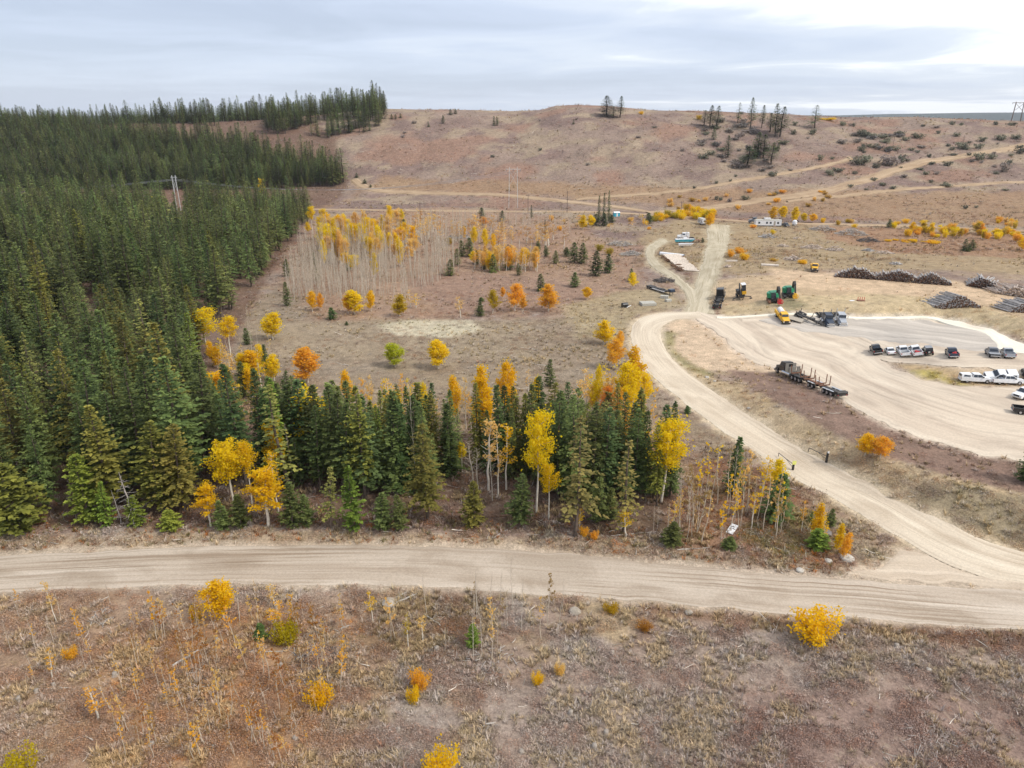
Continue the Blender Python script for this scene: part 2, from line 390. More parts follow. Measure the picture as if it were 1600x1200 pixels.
sheet('grey_gravel_pad', [(1185, 502), (1250, 517), (1340, 528), (1420, 538), (1500, 548), (1566, 548)],
      [(1200, 498), (1320, 497), (1400, 498), (1470, 502), (1530, 517), (1568, 538)], G_GREY, 0.25, 5, 2.6, (165, 160, 152), label='grey gravel pad below the log yard bank')
sheet('sand_windrow', [(1120, 498), (1320, 498.5), (1400, 499.5), (1468, 503), (1528, 519), (1552, 537), (1560, 549), (1600, 553), (1760, 585)],
      [(1120, 496), (1320, 495.5), (1400, 496), (1475, 498.5), (1536, 511), (1572, 526), (1590, 534), (1620, 543), (1760, 572)], G_WHITE, 0.30, 6, 0.6, (230, 215, 195), label='thin strip of white sand along the foot of the bank')
# worn tracks up to the trailers
sheet('worn_track', [(1068, 492), (1076, 470), (1088, 440), (1100, 400), (1106, 370), (1104, 350)], [(1120, 490), (1106, 470), (1118, 440), (1130, 405), (1138, 375), (1140, 352)], G_GREYTRACK, 0.05, 7, 1.0, (180, 166, 140), label='worn grey track leading up to the trailers')
sheet('worn_track', [(1078, 478), (1068, 455), (1040, 430), (1018, 415), (1008, 398), (1015, 383), (1035, 372)], [(1090, 470), (1083, 452), (1058, 430), (1032, 412), (1022, 398), (1028, 387), (1044, 377)], G_GREYTRACK, 0.07, 8, 0.7, (180, 166, 140), label='curving worn track on the left of the stacked logs')
# tracks across the flats and up the hill
for nm, C, wd, sd_, lb in [
    ('back_road', [(470, 327), (640, 329), (800, 330.5), (940, 332), (1060, 339), (1200, 348.5), (1320, 351), (1450, 354.5), (1600, 361), (1850, 376)], 5.5, 9, 'straight dirt road across the foot of the hill'),
    ('hill_track', [(553, 281), (566, 290), (593, 298), (650, 301), (720, 303), (850, 311), (930, 320), (1000, 329), (1044, 336)], 5.5, 10, 'narrow dirt track from the forest corner across the slope'),
    ('hill_track', [(1010, 332), (1100, 326), (1180, 314), (1260, 303.5), (1320, 290), (1390, 268), (1470, 250), (1560, 235), (1620, 224), (1850, 198)], 8.0, 11, 'tan dirt road climbing the hill on the right'),
    ('hill_track', [(1230, 315), (1320, 306), (1400, 297), (1500, 290), (1620, 283), (1850, 275)], 3.6, 12, 'faint level track below the climbing dirt road'),
    ('hill_track', [(900, 312), (1000, 304), (1080, 296), (1160, 281.5), (1240, 268), (1330, 247)], 3.6, 13, 'faint track slanting up the middle of the hill')]:
    sheet(nm, C, None, G_TRACK, .32, sd_, .5, (172, 148, 120), 3, label=lb, width=wd)

# ground tint: what grows or lies where (albedo only)
ZONES = [  # polygon in the photograph, colour, softness in metres, noise amount, bareness
    ([(-500, 930), (0, 935), (300, 925), (560, 925), (640, 960), (600, 1080), (520, 1300), (100, 1300), (-300, 1250)], (162, 134, 108), 5, 6, 0),
    ([(150, 1000), (480, 940), (520, 1080), (430, 1300), (150, 1300)], (168, 132, 98), 4, 5, 0),
    ([(560, 925), (800, 925), (760, 1010), (650, 1050), (560, 1010)], (128, 104, 78), 4, 4, 0),
    ([(900, 1010), (1250, 1000), (1650, 1010), (1650, 1300), (700, 1300), (760, 1080)], (160, 142, 128), 6, 6, 0),
    ([(1150, 1090), (1500, 1060), (1700, 1200), (1300, 1300), (1100, 1200)], (146, 122, 110), 5, 6, 0),
    ([(1000, 925), (1250, 948), (1700, 985), (1700, 1030), (1250, 985), (1000, 965)], (134, 104, 80), 1.5, 2, 0),
    # strip on the forest side of the road
    ([(-500, 900), (0, 868), (400, 850), (800, 856), (1330, 900), (1330, 880), (1100, 858), (800, 836), (400, 826), (0, 836), (-500, 850)], (172, 150, 122), 1.2, 2.0, 0),
    # forest floor
    ([(-900, 880), (0, 830), (400, 820), (800, 828), (1040, 846), (1070, 780), (1000, 700), (800, 690), (500, 640), (330, 610), (400, 470), (480, 340), (540, 292), (520, 210), (200, 192), (-900, 190)], (104, 80, 66), 3, 3, 0),
    ([(1040, 860), (1060, 780), (1090, 700), (1200, 735), (1290, 790), (1340, 840), (1330, 892)], (140, 104, 78), 3, 4, 0),
    ([(1150, 845), (1200, 780), (1290, 800), (1310, 860), (1230, 880)], (112, 104, 62), 2, 3, 0),
    ([(1240, 760), (1330, 820), (1400, 880), (1385, 905), (1340, 890), (1300, 820)], (165, 148, 122), 1.5, 2, 0.3),
    # meadow behind the tree row
    ([(330, 600), (400, 480), (440, 440), (560, 500), (800, 500), (980, 490), (985, 560), (1060, 630), (1180, 715), (1100, 720), (1040, 660), (800, 650), (600, 640)], (138, 123, 103), 4, 4, 0),
    ([(420, 510), (560, 500), (830, 505), (840, 560), (600, 560), (440, 560)], (150, 134, 112), 4, 5, 0),
    ([(588, 508), (640, 500), (740, 501), (752, 515), (700, 526), (620, 524)], (196, 186, 160), 2, 3, 0),
    ([(950, 640), (1010, 650), (1030, 720), (1000, 760), (960, 700)], (176, 126, 70), 3, 3, 0),
    # bare aspen stand
    ([(440, 440), (490, 340), (700, 322), (880, 340), (1000, 400), (1010, 440), (960, 480), (700, 496), (500, 500)], (152, 124, 102), 6, 8, 0),
    ([(640, 440), (700, 425), (850, 435), (930, 450), (900, 480), (680, 490)], (142, 116, 100), 5, 6, 0),
    ([(880, 480), (960, 455), (1050, 450), (1075, 478), (1000, 492), (980, 520), (900, 530)], (158, 142, 112), 4, 4, 0.2),
    # flats below the hill
    ([(480, 330), (560, 295), (800, 300), (1100, 325), (1600, 355), (1900, 370), (1900, 300), (1300, 300), (900, 285), (600, 275)], (148, 120, 92), 8, 12, 0),
    ([(1060, 345), (1600, 362), (1900, 380), (1900, 470), (1600, 430), (1300, 420), (1150, 430), (1060, 420), (1010, 420), (1000, 370)], (158, 138, 106), 8, 8, 0.1),
    ([(1270, 352), (1900, 380), (1900, 430), (1600, 405), (1400, 395), (1280, 372)], (146, 112, 88), 6, 10, 0),
    # log yard shelf and its bank
    ([(1095, 440), (1250, 430), (1500, 445), (1750, 500), (1750, 540), (1560, 492), (1400, 470), (1130, 480), (1090, 480)], (186, 162, 130), 4, 5, 0.6),
    ([(1130, 478), (1250, 462), (1400, 458), (1540, 480), (1700, 530), (1700, 560), (1590, 525), (1530, 508), (1460, 496), (1130, 496)], (190, 170, 134), 2, 4, 0.3),
    ([(1195, 470), (1240, 462), (1260, 478), (1230, 488)], (128, 122, 92), 2, 3, 0),
    ([(1205, 420), (1500, 440), (1700, 480), (1700, 500), (1450, 462), (1205, 450)], (196, 170, 140), 4, 6, 0.8),
    # inside the bend, the slope down to the side road, the dark dirt shelf
    ([(1038, 505), (1060, 498), (1110, 498), (1190, 560), (1230, 585), (1130, 580), (1080, 575), (1045, 545)], (198, 174, 146), 2, 3, 0.8),
    ([(1033, 515), (1060, 520), (1050, 545), (1085, 572), (1120, 585), (1110, 596), (1060, 572), (1036, 540)], (140, 132, 88), 1.2, 2.0, 0),
    ([(1060, 572), (1120, 590), (1210, 630), (1300, 680), (1390, 718), (1500, 752), (1620, 775), (1800, 800), (1800, 895), (1600, 862), (1500, 826), (1400, 782), (1300, 726), (1200, 668), (1100, 602)], (184, 162, 128), 1.5, 2.5, 0.1),
    ([(1430, 770), (1560, 780), (1700, 800), (1700, 870), (1600, 845), (1500, 800)], (150, 136, 110), 2, 4, 0),
    ([(1135, 578), (1240, 584), (1330, 632), (1400, 668), (1500, 703), (1600, 720), (1800, 750), (1800, 790), (1600, 768), (1480, 742), (1390, 714), (1300, 676), (1210, 626)], (134, 110, 96), 1.5, 1.5, 0.7),
    # the bank between the two levels of the yard
    ([(1405, 572), (1432, 570), (1600, 580), (1800, 590), (1800, 610), (1600, 606), (1500, 602), (1440, 590)], (192, 166, 126), 1.2, 1.5, 0.2),
    ([(1415, 578), (1440, 578), (1500, 598), (1530, 604), (1480, 602), (1430, 590)], (170, 156, 84), 1, 1.5, 0),
]
_ZW = []
for poly, c, soft, amp, bare in ZONES:
    _ZW.append((ground(*np.array(poly, float).T)[:, :2], lin(*c), soft, amp, bare))
HILL_PAL = [lin(139, 120, 107), lin(125, 105, 96), lin(150, 132, 112), lin(140, 112, 96)]
FORE_PAL = [lin(154, 134, 119), lin(170, 149, 120), lin(144, 121, 104), lin(164, 150, 138)]
def palette_at(pal, x, y, s, seed):
    a = fbm(x / s, y / s, 4, seed)[..., None]; b = fbm(x / s * 1.7 + 31, y / s * 1.7, 4, seed + 5)[..., None]; c = fbm(x / s * .8, y / s * .8 + 11, 3, seed + 9)[..., None]
    k = pal[0] + (pal[1] - pal[0]) * sstep(.42, .62, a)
    k = k + (pal[2] - k) * sstep(.50, .66, b)
    return k + (pal[3] - k) * sstep(.55, .70, c)
def tint(x, y):
    x = np.asarray(x, float); y = np.asarray(y, float)
    near = palette_at(FORE_PAL, x, y, 6.0, 70); far = palette_at(HILL_PAL, x, y, 26.0, 90) * (0.78 + 0.44 * fbm(x / 6.0, y / 9.0, 4, 93))[..., None]
    t = sstep(120, 330, y)[..., None]; c = near * (1 - t) + far * t
    wob = fbm(x / 5, y / 5, 4, 21) - .5; wob2 = fbm(x / 30, y / 30, 3, 22) - .5
    bare = np.zeros(x.shape)
    for poly, zc, soft, amp, zb in _ZW:
        lo = poly.min(0) - soft - amp; hi = poly.max(0) + soft + amp
        m = (x > lo[0]) & (x < hi[0]) & (y > lo[1]) & (y < hi[1])
        if not m.any(): continue
        xx, yy = x[m], y[m]
        d = edge_dist(poly, xx, yy); d = np.where(inside(poly, xx, yy), d, -d)
        d = d + amp * (wob[m] + wob2[m])
        w = sstep(-soft * .5, soft * .5, d)
        cc = zc * (0.86 + 0.28 * fbm(xx / 3.1, yy / 3.1, 3, 33))[:, None]
        mix = 0.78 + 0.22 * zb
        c[m] = c[m] + (cc - c[m]) * (w * mix)[:, None]
        bare[m] = bare[m] * (1 - w) + zb * w
    for poly, sc in SHEETS:
        lo = poly.min(0) - 3; hi = poly.max(0) + 3
        m = (x > lo[0]) & (x < hi[0]) & (y > lo[1]) & (y < hi[1])
        if not m.any(): continue
        xx, yy = x[m], y[m]
        d = edge_dist(poly, xx, yy); d = np.where(inside(poly, xx, yy), -d, d)
        w = (1 - sstep(0.0, 1.6, d + 2.0 * wob[m])) * 0.85
        c[m] = c[m] + (sc - c[m]) * w[:, None]; bare[m] = np.maximum(bare[m], w)
    return c, bare
def on_sheet(x, y, grow=0.0):
    r = np.zeros(np.shape(x), bool)
    for poly, _ in SHEETS:
        lo = poly.min(0) - 1 - grow; hi = poly.max(0) + 1 + grow
        m = (x > lo[0]) & (x < hi[0]) & (y > lo[1]) & (y < hi[1])
        if not m.any(): continue
        k = inside(poly, x[m], y[m])
        if grow: k |= edge_dist(poly, x[m], y[m]) < grow
        r[m] |= k
    return r
# the terrain sheet
NU, NV = 520, 560
uu = np.linspace(-1.45, 1.45, NU); yy = np.geomspace(26, 900, NV) - 14
GX = uu[None, :] * (yy[:, None] + 45); GY = np.broadcast_to(yy[:, None], GX.shape).copy()
GZ = H(GX, GY)
fx, fy, fz = GX.ravel(), GY.ravel(), GZ.ravel()
for poly, _ in SHEETS:
    lo = poly.min(0); hi = poly.max(0)
    m = np.where((fx > lo[0]) & (fx < hi[0]) & (fy > lo[1]) & (fy < hi[1]))[0]
    m = m[inside(poly, fx[m], fy[m])]
    fz[m] = np.minimum(fz[m], H(fx[m], fy[m]) - np.minimum(0.45, 0.35 * edge_dist(poly, fx[m], fy[m])))
tc, tb = tint(fx, fy)
idx = np.arange(NU * NV).reshape(NV, NU)
q = np.stack([idx[:-1, :-1], idx[:-1, 1:], idx[1:, 1:], idx[1:, :-1]], -1).reshape(-1, 4)
M_GROUND = ground_material()
me = make_mesh('ground', np.stack([fx, fy, fz], -1), [q], [M_GROUND], tone=tc, smooth=True)
a = me.attributes.new('bare', 'FLOAT', 'POINT'); a.data.foreach_set('value', tb.astype(np.float32))
tag(link('ground', me), 'dry brown autumn ground with grass and scrub', None, None, 'structure')
# wide land beyond, down to the horizon
gx = np.concatenate([-np.geomspace(5000, 20, 40), np.geomspace(20, 5000, 40)]); gy = np.concatenate([[-400, -150, 0], np.geomspace(60, 5000, 60)])
X, Y = np.meshgrid(gx, gy)
inner = (np.abs(X) < 1.35 * (Y + 45)) & (Y < 860) & (Y > 10)
zr = np.interp(X, RX, RZ)
Zf = np.where(Y > 700, zr - np.clip(Y - YR, 0, None) * .06, 0); Zf = np.where(Y > 850, np.maximum(Zf, 24.0), Zf)
Zf = Zf * 1.0 - 6.0 * inner * 3 - 1.5
Zf = np.where(Y > 2000, 22 + 75 * fbm(X / 1600, Y / 1600, 3, 55) * sstep(2000, 4500, Y) - 24 * sstep(2000, 4500, Y), Zf)
idx = np.arange(X.size).reshape(X.shape)
q = np.stack([idx[:-1, :-1], idx[:-1, 1:], idx[1:, 1:], idx[1:, :-1]], -1).reshape(-1, 4)
ctr = q.mean(1)
tcol = np.where((Y > 1200).ravel()[:, None], lin(74, 84, 84), lin(140, 116, 98))
me = make_mesh('far_hills', np.stack([X, Y, Zf], -1).reshape(-1, 3), [q], [M_GROUND], tone=tcol, smooth=True)
tag(link('far_hills', me), 'low wooded country on the horizon', None, None, 'structure')
# ------------------------------------------------------------------ vegetation
def leaf_material(name, dark, light, use_obj=True, transl=0.25, hue_var=0.03, val_var=0.25):
    m, ns, ls, p = new_mat(name)
    at = node(ns, 'ShaderNodeAttribute', attribute_name='tone'); oi = ns.new('ShaderNodeObjectInfo')
    c = mixc(ns, ls, 'MIX', at.outputs['Fac'], dark, light)
    if use_obj: c = mixc(ns, ls, 'MULTIPLY', 1.0, c, oi.outputs['Color'])
    hs = ns.new('ShaderNodeHueSaturation'); ls.new(c, hs.inputs['Color'])
    ls.new(maprange(ns, ls, oi.outputs['Random'], 0, 1, 0.5 - hue_var, 0.5 + hue_var), hs.inputs['Hue'])
    w = node(ns, 'ShaderNodeMath', operation='FRACT'); w2 = node(ns, 'ShaderNodeMath', operation='MULTIPLY'); ls.new(oi.outputs['Random'], w2.inputs[0]); w2.inputs[1].default_value = 17.3
    ls.new(w2.outputs[0], w.inputs[0]); ls.new(maprange(ns, ls, w.outputs[0], 0, 1, 1 - val_var, 1 + val_var), hs.inputs['Value'])
    p.inputs['Roughness'].default_value = 0.75; p.inputs['Specular IOR Level'].default_value = 0.15
    ls.new(hs.outputs[0], p.inputs['Base Color'])
    if transl:
        out = ns['Material Output']; tr = ns.new('ShaderNodeBsdfTranslucent'); mx = ns.new('ShaderNodeMixShader'); mx.inputs[0].default_value = transl
        ls.new(hs.outputs[0], tr.inputs['Color']); ls.new(p.outputs[0], mx.inputs[1]); ls.new(tr.outputs[0], mx.inputs[2]); ls.new(mx.outputs[0], out.inputs['Surface'])
    return m
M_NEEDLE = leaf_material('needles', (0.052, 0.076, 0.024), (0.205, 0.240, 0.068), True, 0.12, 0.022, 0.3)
M_LEAF = leaf_material('aspen_leaves', (0.78, 0.72, 0.6), (1.0, 1.0, 1.0), True, 0.58, 0.006, 0.06)
M_BARK = plain('conifer_bark', (0.13, 0.10, 0.078), 0.9, wear=0.35, scale=2.0, spec=0.1)
M_ASPEN = plain('pale_bark', (0.66, 0.60, 0.50), 0.85, wear=0.25, scale=1.2, spec=0.1)
M_TWIG = plain('bare_twigs', (0.56, 0.47, 0.36), 0.9, wear=0.25, scale=1.0, spec=0.1)
M_STEM = plain('beige_bark', (0.56, 0.49, 0.40), 0.85, wear=0.3, scale=1.2, spec=0.1)
M_GREYWOOD = plain('weathered_wood', (0.42, 0.38, 0.34), 0.9, wear=0.3, scale=1.5, spec=0.1)
M_SCRUB = leaf_material('scrub_leaves', (0.5, 0.5, 0.5), (1.0, 1.0, 1.0), True, 0.2, 0.015, 0.25)

class Geo:
    """collects tubes and leaf quads into one mesh"""
    def __init__(s): s.v = []; s.n = 0; s.q = []; s.t = []; s.qm = []; s.tm = []; s.tone = []
    def add(s, V, q=(), t=(), m=0, tone=0.5):
        V = np.asarray(V, float).reshape(-1, 3); s.v.append(V)
        s.tone.append(np.broadcast_to(np.asarray(tone, float), (len(V),)))
        if len(q): s.q.append(np.asarray(q, int) + s.n); s.qm.append(np.full(len(q), m))
        if len(t): s.t.append(np.asarray(t, int) + s.n); s.tm.append(np.full(len(t), m))
        s.n += len(V)
    def tube(s, P, R, k=5, m=0):
        P = np.asarray(P, float); n = len(P); R = np.broadcast_to(np.asarray(R, float), (n,))
        T = np.gradient(P, axis=0); T /= np.linalg.norm(T, axis=1)[:, None] + 1e-9
        ref = np.array([1.0, 0, 0]) if abs(T[0][0]) < .8 else np.array([0, 1.0, 0])
        A = np.cross(T, ref); A /= np.linalg.norm(A, axis=1)[:, None] + 1e-9; B = np.cross(T, A)
        an = np.arange(k) / k * 2 * math.pi
        V = P[:, None] + R[:, None, None] * (np.cos(an)[None, :, None] * A[:, None] + np.sin(an)[None, :, None] * B[:, None])
        i = np.arange(n * k).reshape(n, k); j = np.roll(i, -1, 1)
        s.add(V.reshape(-1, 3), np.stack([i[:-1], j[:-1], j[1:], i[1:]], -1).reshape(-1, 4), m=m)
    def leaves(s, C, size, m=0, tone=None, up=0.0, r=rng, aspect=0.8):
        """square-ish leaves of given sizes at points C, random tilt"""
        C = np.asarray(C, float); n = len(C)
        a = r.normal(size=(n, 3)); a[:, 2] += up; a /= np.linalg.norm(a, axis=1)[:, None]
        b = np.cross(a, r.normal(size=(n, 3))); b /= np.linalg.norm(b, axis=1)[:, None]; c = np.cross(a, b)
        sz = np.broadcast_to(size, (n,))[:, None] * .5
        V = np.stack([C + b * sz, C + c * sz * aspect, C - b * sz, C - c * sz * aspect], 1).reshape(-1, 3)
        q = np.arange(4 * n).reshape(n, 4)
        tn = r.uniform(0, 1, n) if tone is None else tone
        s.add(V, q, m=m, tone=np.repeat(tn, 4))
    def mesh(s, name, mats):
        fs, mi = [], []
        if s.q: fs.append(np.concatenate(s.q)); mi.append(np.concatenate(s.qm))
        if s.t: fs.append(np.concatenate(s.t)); mi.append(np.concatenate(s.tm))
        return make_mesh(name, np.concatenate(s.v), fs, mats, mi, tone=np.concatenate(s.tone))

def conifer_geo(seed, Ht=17.0, R=2.3, base=0.12, nb=150, kind='pine', gap=0.0, fine=1.0):
    r = np.random.default_rng(seed); tr = Geo(); cr = Geo()
    zs = np.linspace(0, Ht * .985, 9); bend = np.cumsum(r.normal(0, .035, (9, 2)), 0)
    P = np.column_stack([bend, zs]); rad = Ht * 0.0105 * (1 - zs / Ht) ** .8 + 0.015
    tr.tube(P, rad, 6)
    c_v, c_t = [], []
    lean_az = r.uniform(0, 6.28)
    for i in range(nb):
        t = ((i + r.uniform(0, 1)) / nb) ** (0.92 if kind != 'spruce' else 0.85)
        z = Ht * (base + (0.985 - base) * t)
        if kind == 'spruce': prof = (1 - t) ** .72 * (0.55 + .45 * min(1, t / .10)) + .04
        elif kind == 'pine': prof = (1 - t ** 1.6) ** .9 * (0.5 + .5 * min(1, t / .25)) * .92 + .05
        else: prof = (1 - t) ** .55 * (0.5 + .5 * min(1, t / .2)) + .04
        L = R * prof * r.uniform(.62, 1.18)
        az = i * 2.39996 + r.normal(0, .35)
        L *= 1 + .18 * math.cos(az - lean_az)
        if r.uniform() < gap: continue
        el = (0.5 * t - 0.12 if kind != 'spruce' else 0.42 * t - 0.30) + r.normal(0, .10)
        d = np.array([math.cos(az) * math.cos(el), math.sin(az) * math.cos(el), math.sin(el)])
        side = np.array([-math.sin(az), math.cos(az), 0]); upv = np.cross(d, side) * -1
        o = np.array([np.interp(z, zs, P[:, 0]), np.interp(z, zs, P[:, 1]), z])
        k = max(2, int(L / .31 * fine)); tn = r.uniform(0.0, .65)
        for j in range(k):
            s0 = 0.12 + .88 * (j + r.uniform(.2, .8)) / k
            pos = o + d * L * s0 + np.array([0, 0, (.10 if kind == 'pine' else -.16) * L * s0 * s0])
            for sg in ((-1, 1) if j < k - 1 else (-1, 0, 1)):
                ang = sg * r.uniform(.5, 1.05); ls = (0.32 + .38 * (1 - s0)) * r.uniform(.65, 1.3) * (0.55 + .18 * L)
                dd = d * math.cos(ang) + side * math.sin(ang) + np.array([0, 0, r.normal(.05, .22)])
                sd_ = np.cross(dd, upv); sd_ /= np.linalg.norm(sd_) + 1e-9
                w = ls * r.uniform(.26, .42)
                tip = pos + dd * ls + np.array([0, 0, -.12 * ls]); mid = pos + dd * ls * .5
                b = len(c_v)
                c_v += [pos - dd * ls * .1, mid + sd_ * w + upv * r.normal(0, .06), tip, mid - sd_ * w + upv * r.normal(0, .06)]
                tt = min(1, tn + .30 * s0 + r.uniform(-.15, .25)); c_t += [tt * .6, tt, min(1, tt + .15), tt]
    V = np.array(c_v); n = len(V) // 4
    cr.add(V, np.arange(4 * n).reshape(n, 4), tone=np.array(c_t).clip(0, 1))
    # leader
    cr.leaves(np.column_stack([r.normal(0, .05, 14), r.normal(0, .05, 14), Ht * r.uniform(.95, 1.0, 14)]), .32)
    return tr, cr
def limb_points(p, d, L, r, n=4, curl=0.25):
    pts = [p]; dd = np.array(d, float)
    for _ in range(n):
        dd = dd + r.normal(0, .12, 3) + np.array([0, 0, curl * .25]); dd /= np.linalg.norm(dd); pts.append(pts[-1] + dd * L / n)
    return np.array(pts)
def aspen_geo(seed, Ht=10.0, R=1.9, base=.25, leaves=1300, shape='flame', size=.30, limbs=16, bare=0.0, trunk_r=.012, lean=0.0):
    r = np.random.default_rng(seed); tr = Geo(); cr = Geo()
    zs = np.linspace(0, Ht * .96, 8); b = np.cumsum(r.normal(0, .06, (8, 2)), 0); b[:, 0] += lean * zs
    P = np.column_stack([b, zs]); tr.tube(P, Ht * trunk_r * (1 - zs / Ht) ** .8 + .012, 6)
    C = []
    for i in range(limbs):
        t = (i + r.uniform(.1, .9)) / limbs; z = Ht * (base + (.95 - base) * t)
        az = i * 2.39996 + r.normal(0, .4); o = np.array([np.interp(z, zs, P[:, 0]), np.interp(z, zs, P[:, 1]), z])
        if shape == 'flame': L = R * (1.25 * (1 - t) ** .7 * min(1, .5 + t * 2.2) + .12); up = 1.15
        elif shape == 'round': L = R * (math.sqrt(max(0, 1 - (2 * t - .9) ** 2)) * .95 + .15); up = .55
        else: L = R * r.uniform(.35, 1.0) * (1 - .35 * t); up = .6
        L *= r.uniform(.75, 1.2); d = np.array([math.cos(az), math.sin(az), up]); d /= np.linalg.norm(d)
        pts = limb_points(o, d, L * 1.15, r); tr.tube(pts, np.linspace(Ht * .0035, .008, len(pts)), 4)
        if r.uniform() < bare: continue
        m = int(leaves / limbs * (L / R + .25))
        s = r.uniform(.22, 1.08, m); q = np.stack([np.interp(s * (len(pts) - 1), np.arange(len(pts)), pts[:, k]) for k in range(3)], -1)
        spread = {'flame': .21, 'round': .26}.get(shape, .16) * R * (.45 + .55 * r.uniform())
        q = q + r.normal(0, 1, (m, 3)) * np.array([spread, spread, spread * 1.0]); C.append(q)
    if C:
        C = np.concatenate(C); C = C[C[:, 2] > Ht * base * .8]
        # clump tone: clusters of leaves turned more or less
        tn = np.clip(.55 * vnoise(C[:, 0] * 1.3 + seed, C[:, 2] * 1.3 + C[:, 1], seed) + r.uniform(0, .45, len(C)), 0, 1)
        cr.leaves(C, size * r.uniform(.7, 1.3, len(C)), tone=tn, r=r)
    return tr, cr
def bare_geo(seed, Ht=13.0, twigs=26, R=.9, base=.35, trunk_r=.0052, dens=6):
    r = np.random.default_rng(seed); g = Geo(); tw = Geo()
    zs = np.linspace(0, Ht, 7); b = np.cumsum(r.normal(0, .07, (7, 2)), 0); P = np.column_stack([b, zs])
    g.tube(P, Ht * trunk_r * (1 - zs / Ht) ** .7 + .014, 5)
    for i in range(twigs):
        t = (i + r.uniform()) / twigs; z = Ht * (base + (.97 - base) * t); az = i * 2.4 + r.normal(0, .5)
        o = np.array([np.interp(z, zs, P[:, 0]), np.interp(z, zs, P[:, 1]), z]); L = R * (1.1 - .75 * t) * r.uniform(.6, 1.3)
        d = np.array([math.cos(az), math.sin(az), r.uniform(.7, 1.6)]); d /= np.linalg.norm(d)
        pts = limb_points(o, d, L * 1.4, r, 3); tw.tube(pts, np.linspace(.020, .010, 4), 3)
        for _ in range(dens):
            k = r.integers(1, 4); e = d + r.normal(0, .45, 3); e /= np.linalg.norm(e)
            tw.tube(np.array([pts[k], pts[k] + e * L * .5]), [.011, .006], 3)
    return g, tw
def shrub_geo(seed, R=1.0, Ht=1.3, leaves=420, size=.22, stems=9):
    r = np.random.default_rng(seed); st = Geo(); cr = Geo(); C = []
    for i in range(stems):
        az = r.uniform(0, 6.28); d = np.array([math.cos(az) * r.uniform(.2, .9), math.sin(az) * r.uniform(.2, .9), 1.0]); d /= np.linalg.norm(d)
        L = Ht * r.uniform(.7, 1.05); pts = limb_points(np.array([math.cos(az) * .1, math.sin(az) * .1, -.05]), d, L, r); st.tube(pts, np.linspace(.03, .008, len(pts)), 4)
        m = leaves // stems; s = r.uniform(.25, 1.08, m)
        q = np.stack([np.interp(s * (len(pts) - 1), np.arange(len(pts)), pts[:, k]) for k in range(3)], -1); C.append(q + r.normal(0, .17 * R, (m, 3)))
    C = np.concatenate(C); C[:, 2] = np.abs(C[:, 2]); cr.leaves(C, size * r.uniform(.6, 1.3, len(C)), r=r)
    return st, cr
def snag_geo(seed, Ht=9.0, nb=34, R=1.3):
    r = np.random.default_rng(seed); g = Geo(); b_ = Geo()
    zs = np.linspace(0, Ht, 7); P = np.column_stack([np.cumsum(r.normal(0, .06, (7, 2)), 0), zs]); g.tube(P, Ht * .011 * (1 - zs / Ht) + .02, 6)
    for i in range(nb):
        t = (i + r.uniform()) / nb; z = Ht * (.15 + .82 * t); az = i * 2.4; L = R * (1 - t) ** .7 * r.uniform(.5, 1.2)
        o = np.array([np.interp(z, zs, P[:, 0]), np.interp(z, zs, P[:, 1]), z]); d = np.array([math.cos(az), math.sin(az), r.uniform(-.35, .15)])
        pts = limb_points(o, d, L, r, 3, -.1); b_.tube(pts, np.linspace(.03, .01, 4), 3)
        for _ in range(3):
            k = r.integers(1, 4); e = d + r.normal(0, .6, 3); b_.tube(np.array([pts[k], pts[k] + e * L * .3]), [.015, .007], 3)
    return g, b_

def proto(name, geos, parts, mats, cat):
    """tree of one kind: an empty at its base with a trunk and a crown, kept aside as the pattern for its copies"""
    meshes = [g.mesh(name + '_' + p, [m]) for g, p, m in zip(geos, parts, mats)]
    cr = geos[1].v; V = np.concatenate(cr); T = np.concatenate(geos[0].v)
    top = max(V[:, 2].max(), T[:, 2].max()); wid = np.percentile(np.hypot(V[:, 0], V[:, 1]), 96) * 2
    return dict(name=name, meshes=meshes, parts=parts, top=top, wid=wid, cat=cat)
PR = {}
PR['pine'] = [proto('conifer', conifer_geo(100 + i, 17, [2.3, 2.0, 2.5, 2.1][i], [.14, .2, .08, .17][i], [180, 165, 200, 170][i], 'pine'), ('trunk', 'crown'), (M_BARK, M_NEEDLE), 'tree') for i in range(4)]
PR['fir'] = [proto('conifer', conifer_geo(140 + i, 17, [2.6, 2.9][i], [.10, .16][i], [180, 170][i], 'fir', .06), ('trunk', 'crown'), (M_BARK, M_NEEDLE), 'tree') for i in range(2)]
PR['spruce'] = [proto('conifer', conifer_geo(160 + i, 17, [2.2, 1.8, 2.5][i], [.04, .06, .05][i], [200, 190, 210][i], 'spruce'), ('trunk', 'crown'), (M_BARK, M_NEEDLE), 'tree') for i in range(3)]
PR['young'] = [proto('young_conifer', conifer_geo(180 + i, 7, [1.5, 1.7, 1.3][i], [.03, .05, .03][i], [110, 120, 100][i], ['pine', 'fir', 'spruce'][i], 0, 1.3), ('trunk', 'crown'), (M_BARK, M_NEEDLE), 'tree') for i in range(3)]
PR['thin'] = [proto('conifer', conifer_geo(190 + i, 15, [1.7, 2.3][i], [.15, .22][i], [95, 110][i], 'spruce', .28, .8), ('trunk', 'crown'), (M_BARK, M_NEEDLE), 'tree') for i in range(2)]
PR['flame'] = [proto('golden_aspen', aspen_geo(200 + i, 8, [1.6, 1.4, 1.9, 1.7][i], [.14, .12, .16, .2][i], [3200, 2800, 3400, 2600][i], 'flame', .23, 24), ('trunk', 'crown'), (M_ASPEN, M_LEAF), 'tree') for i in range(4)]
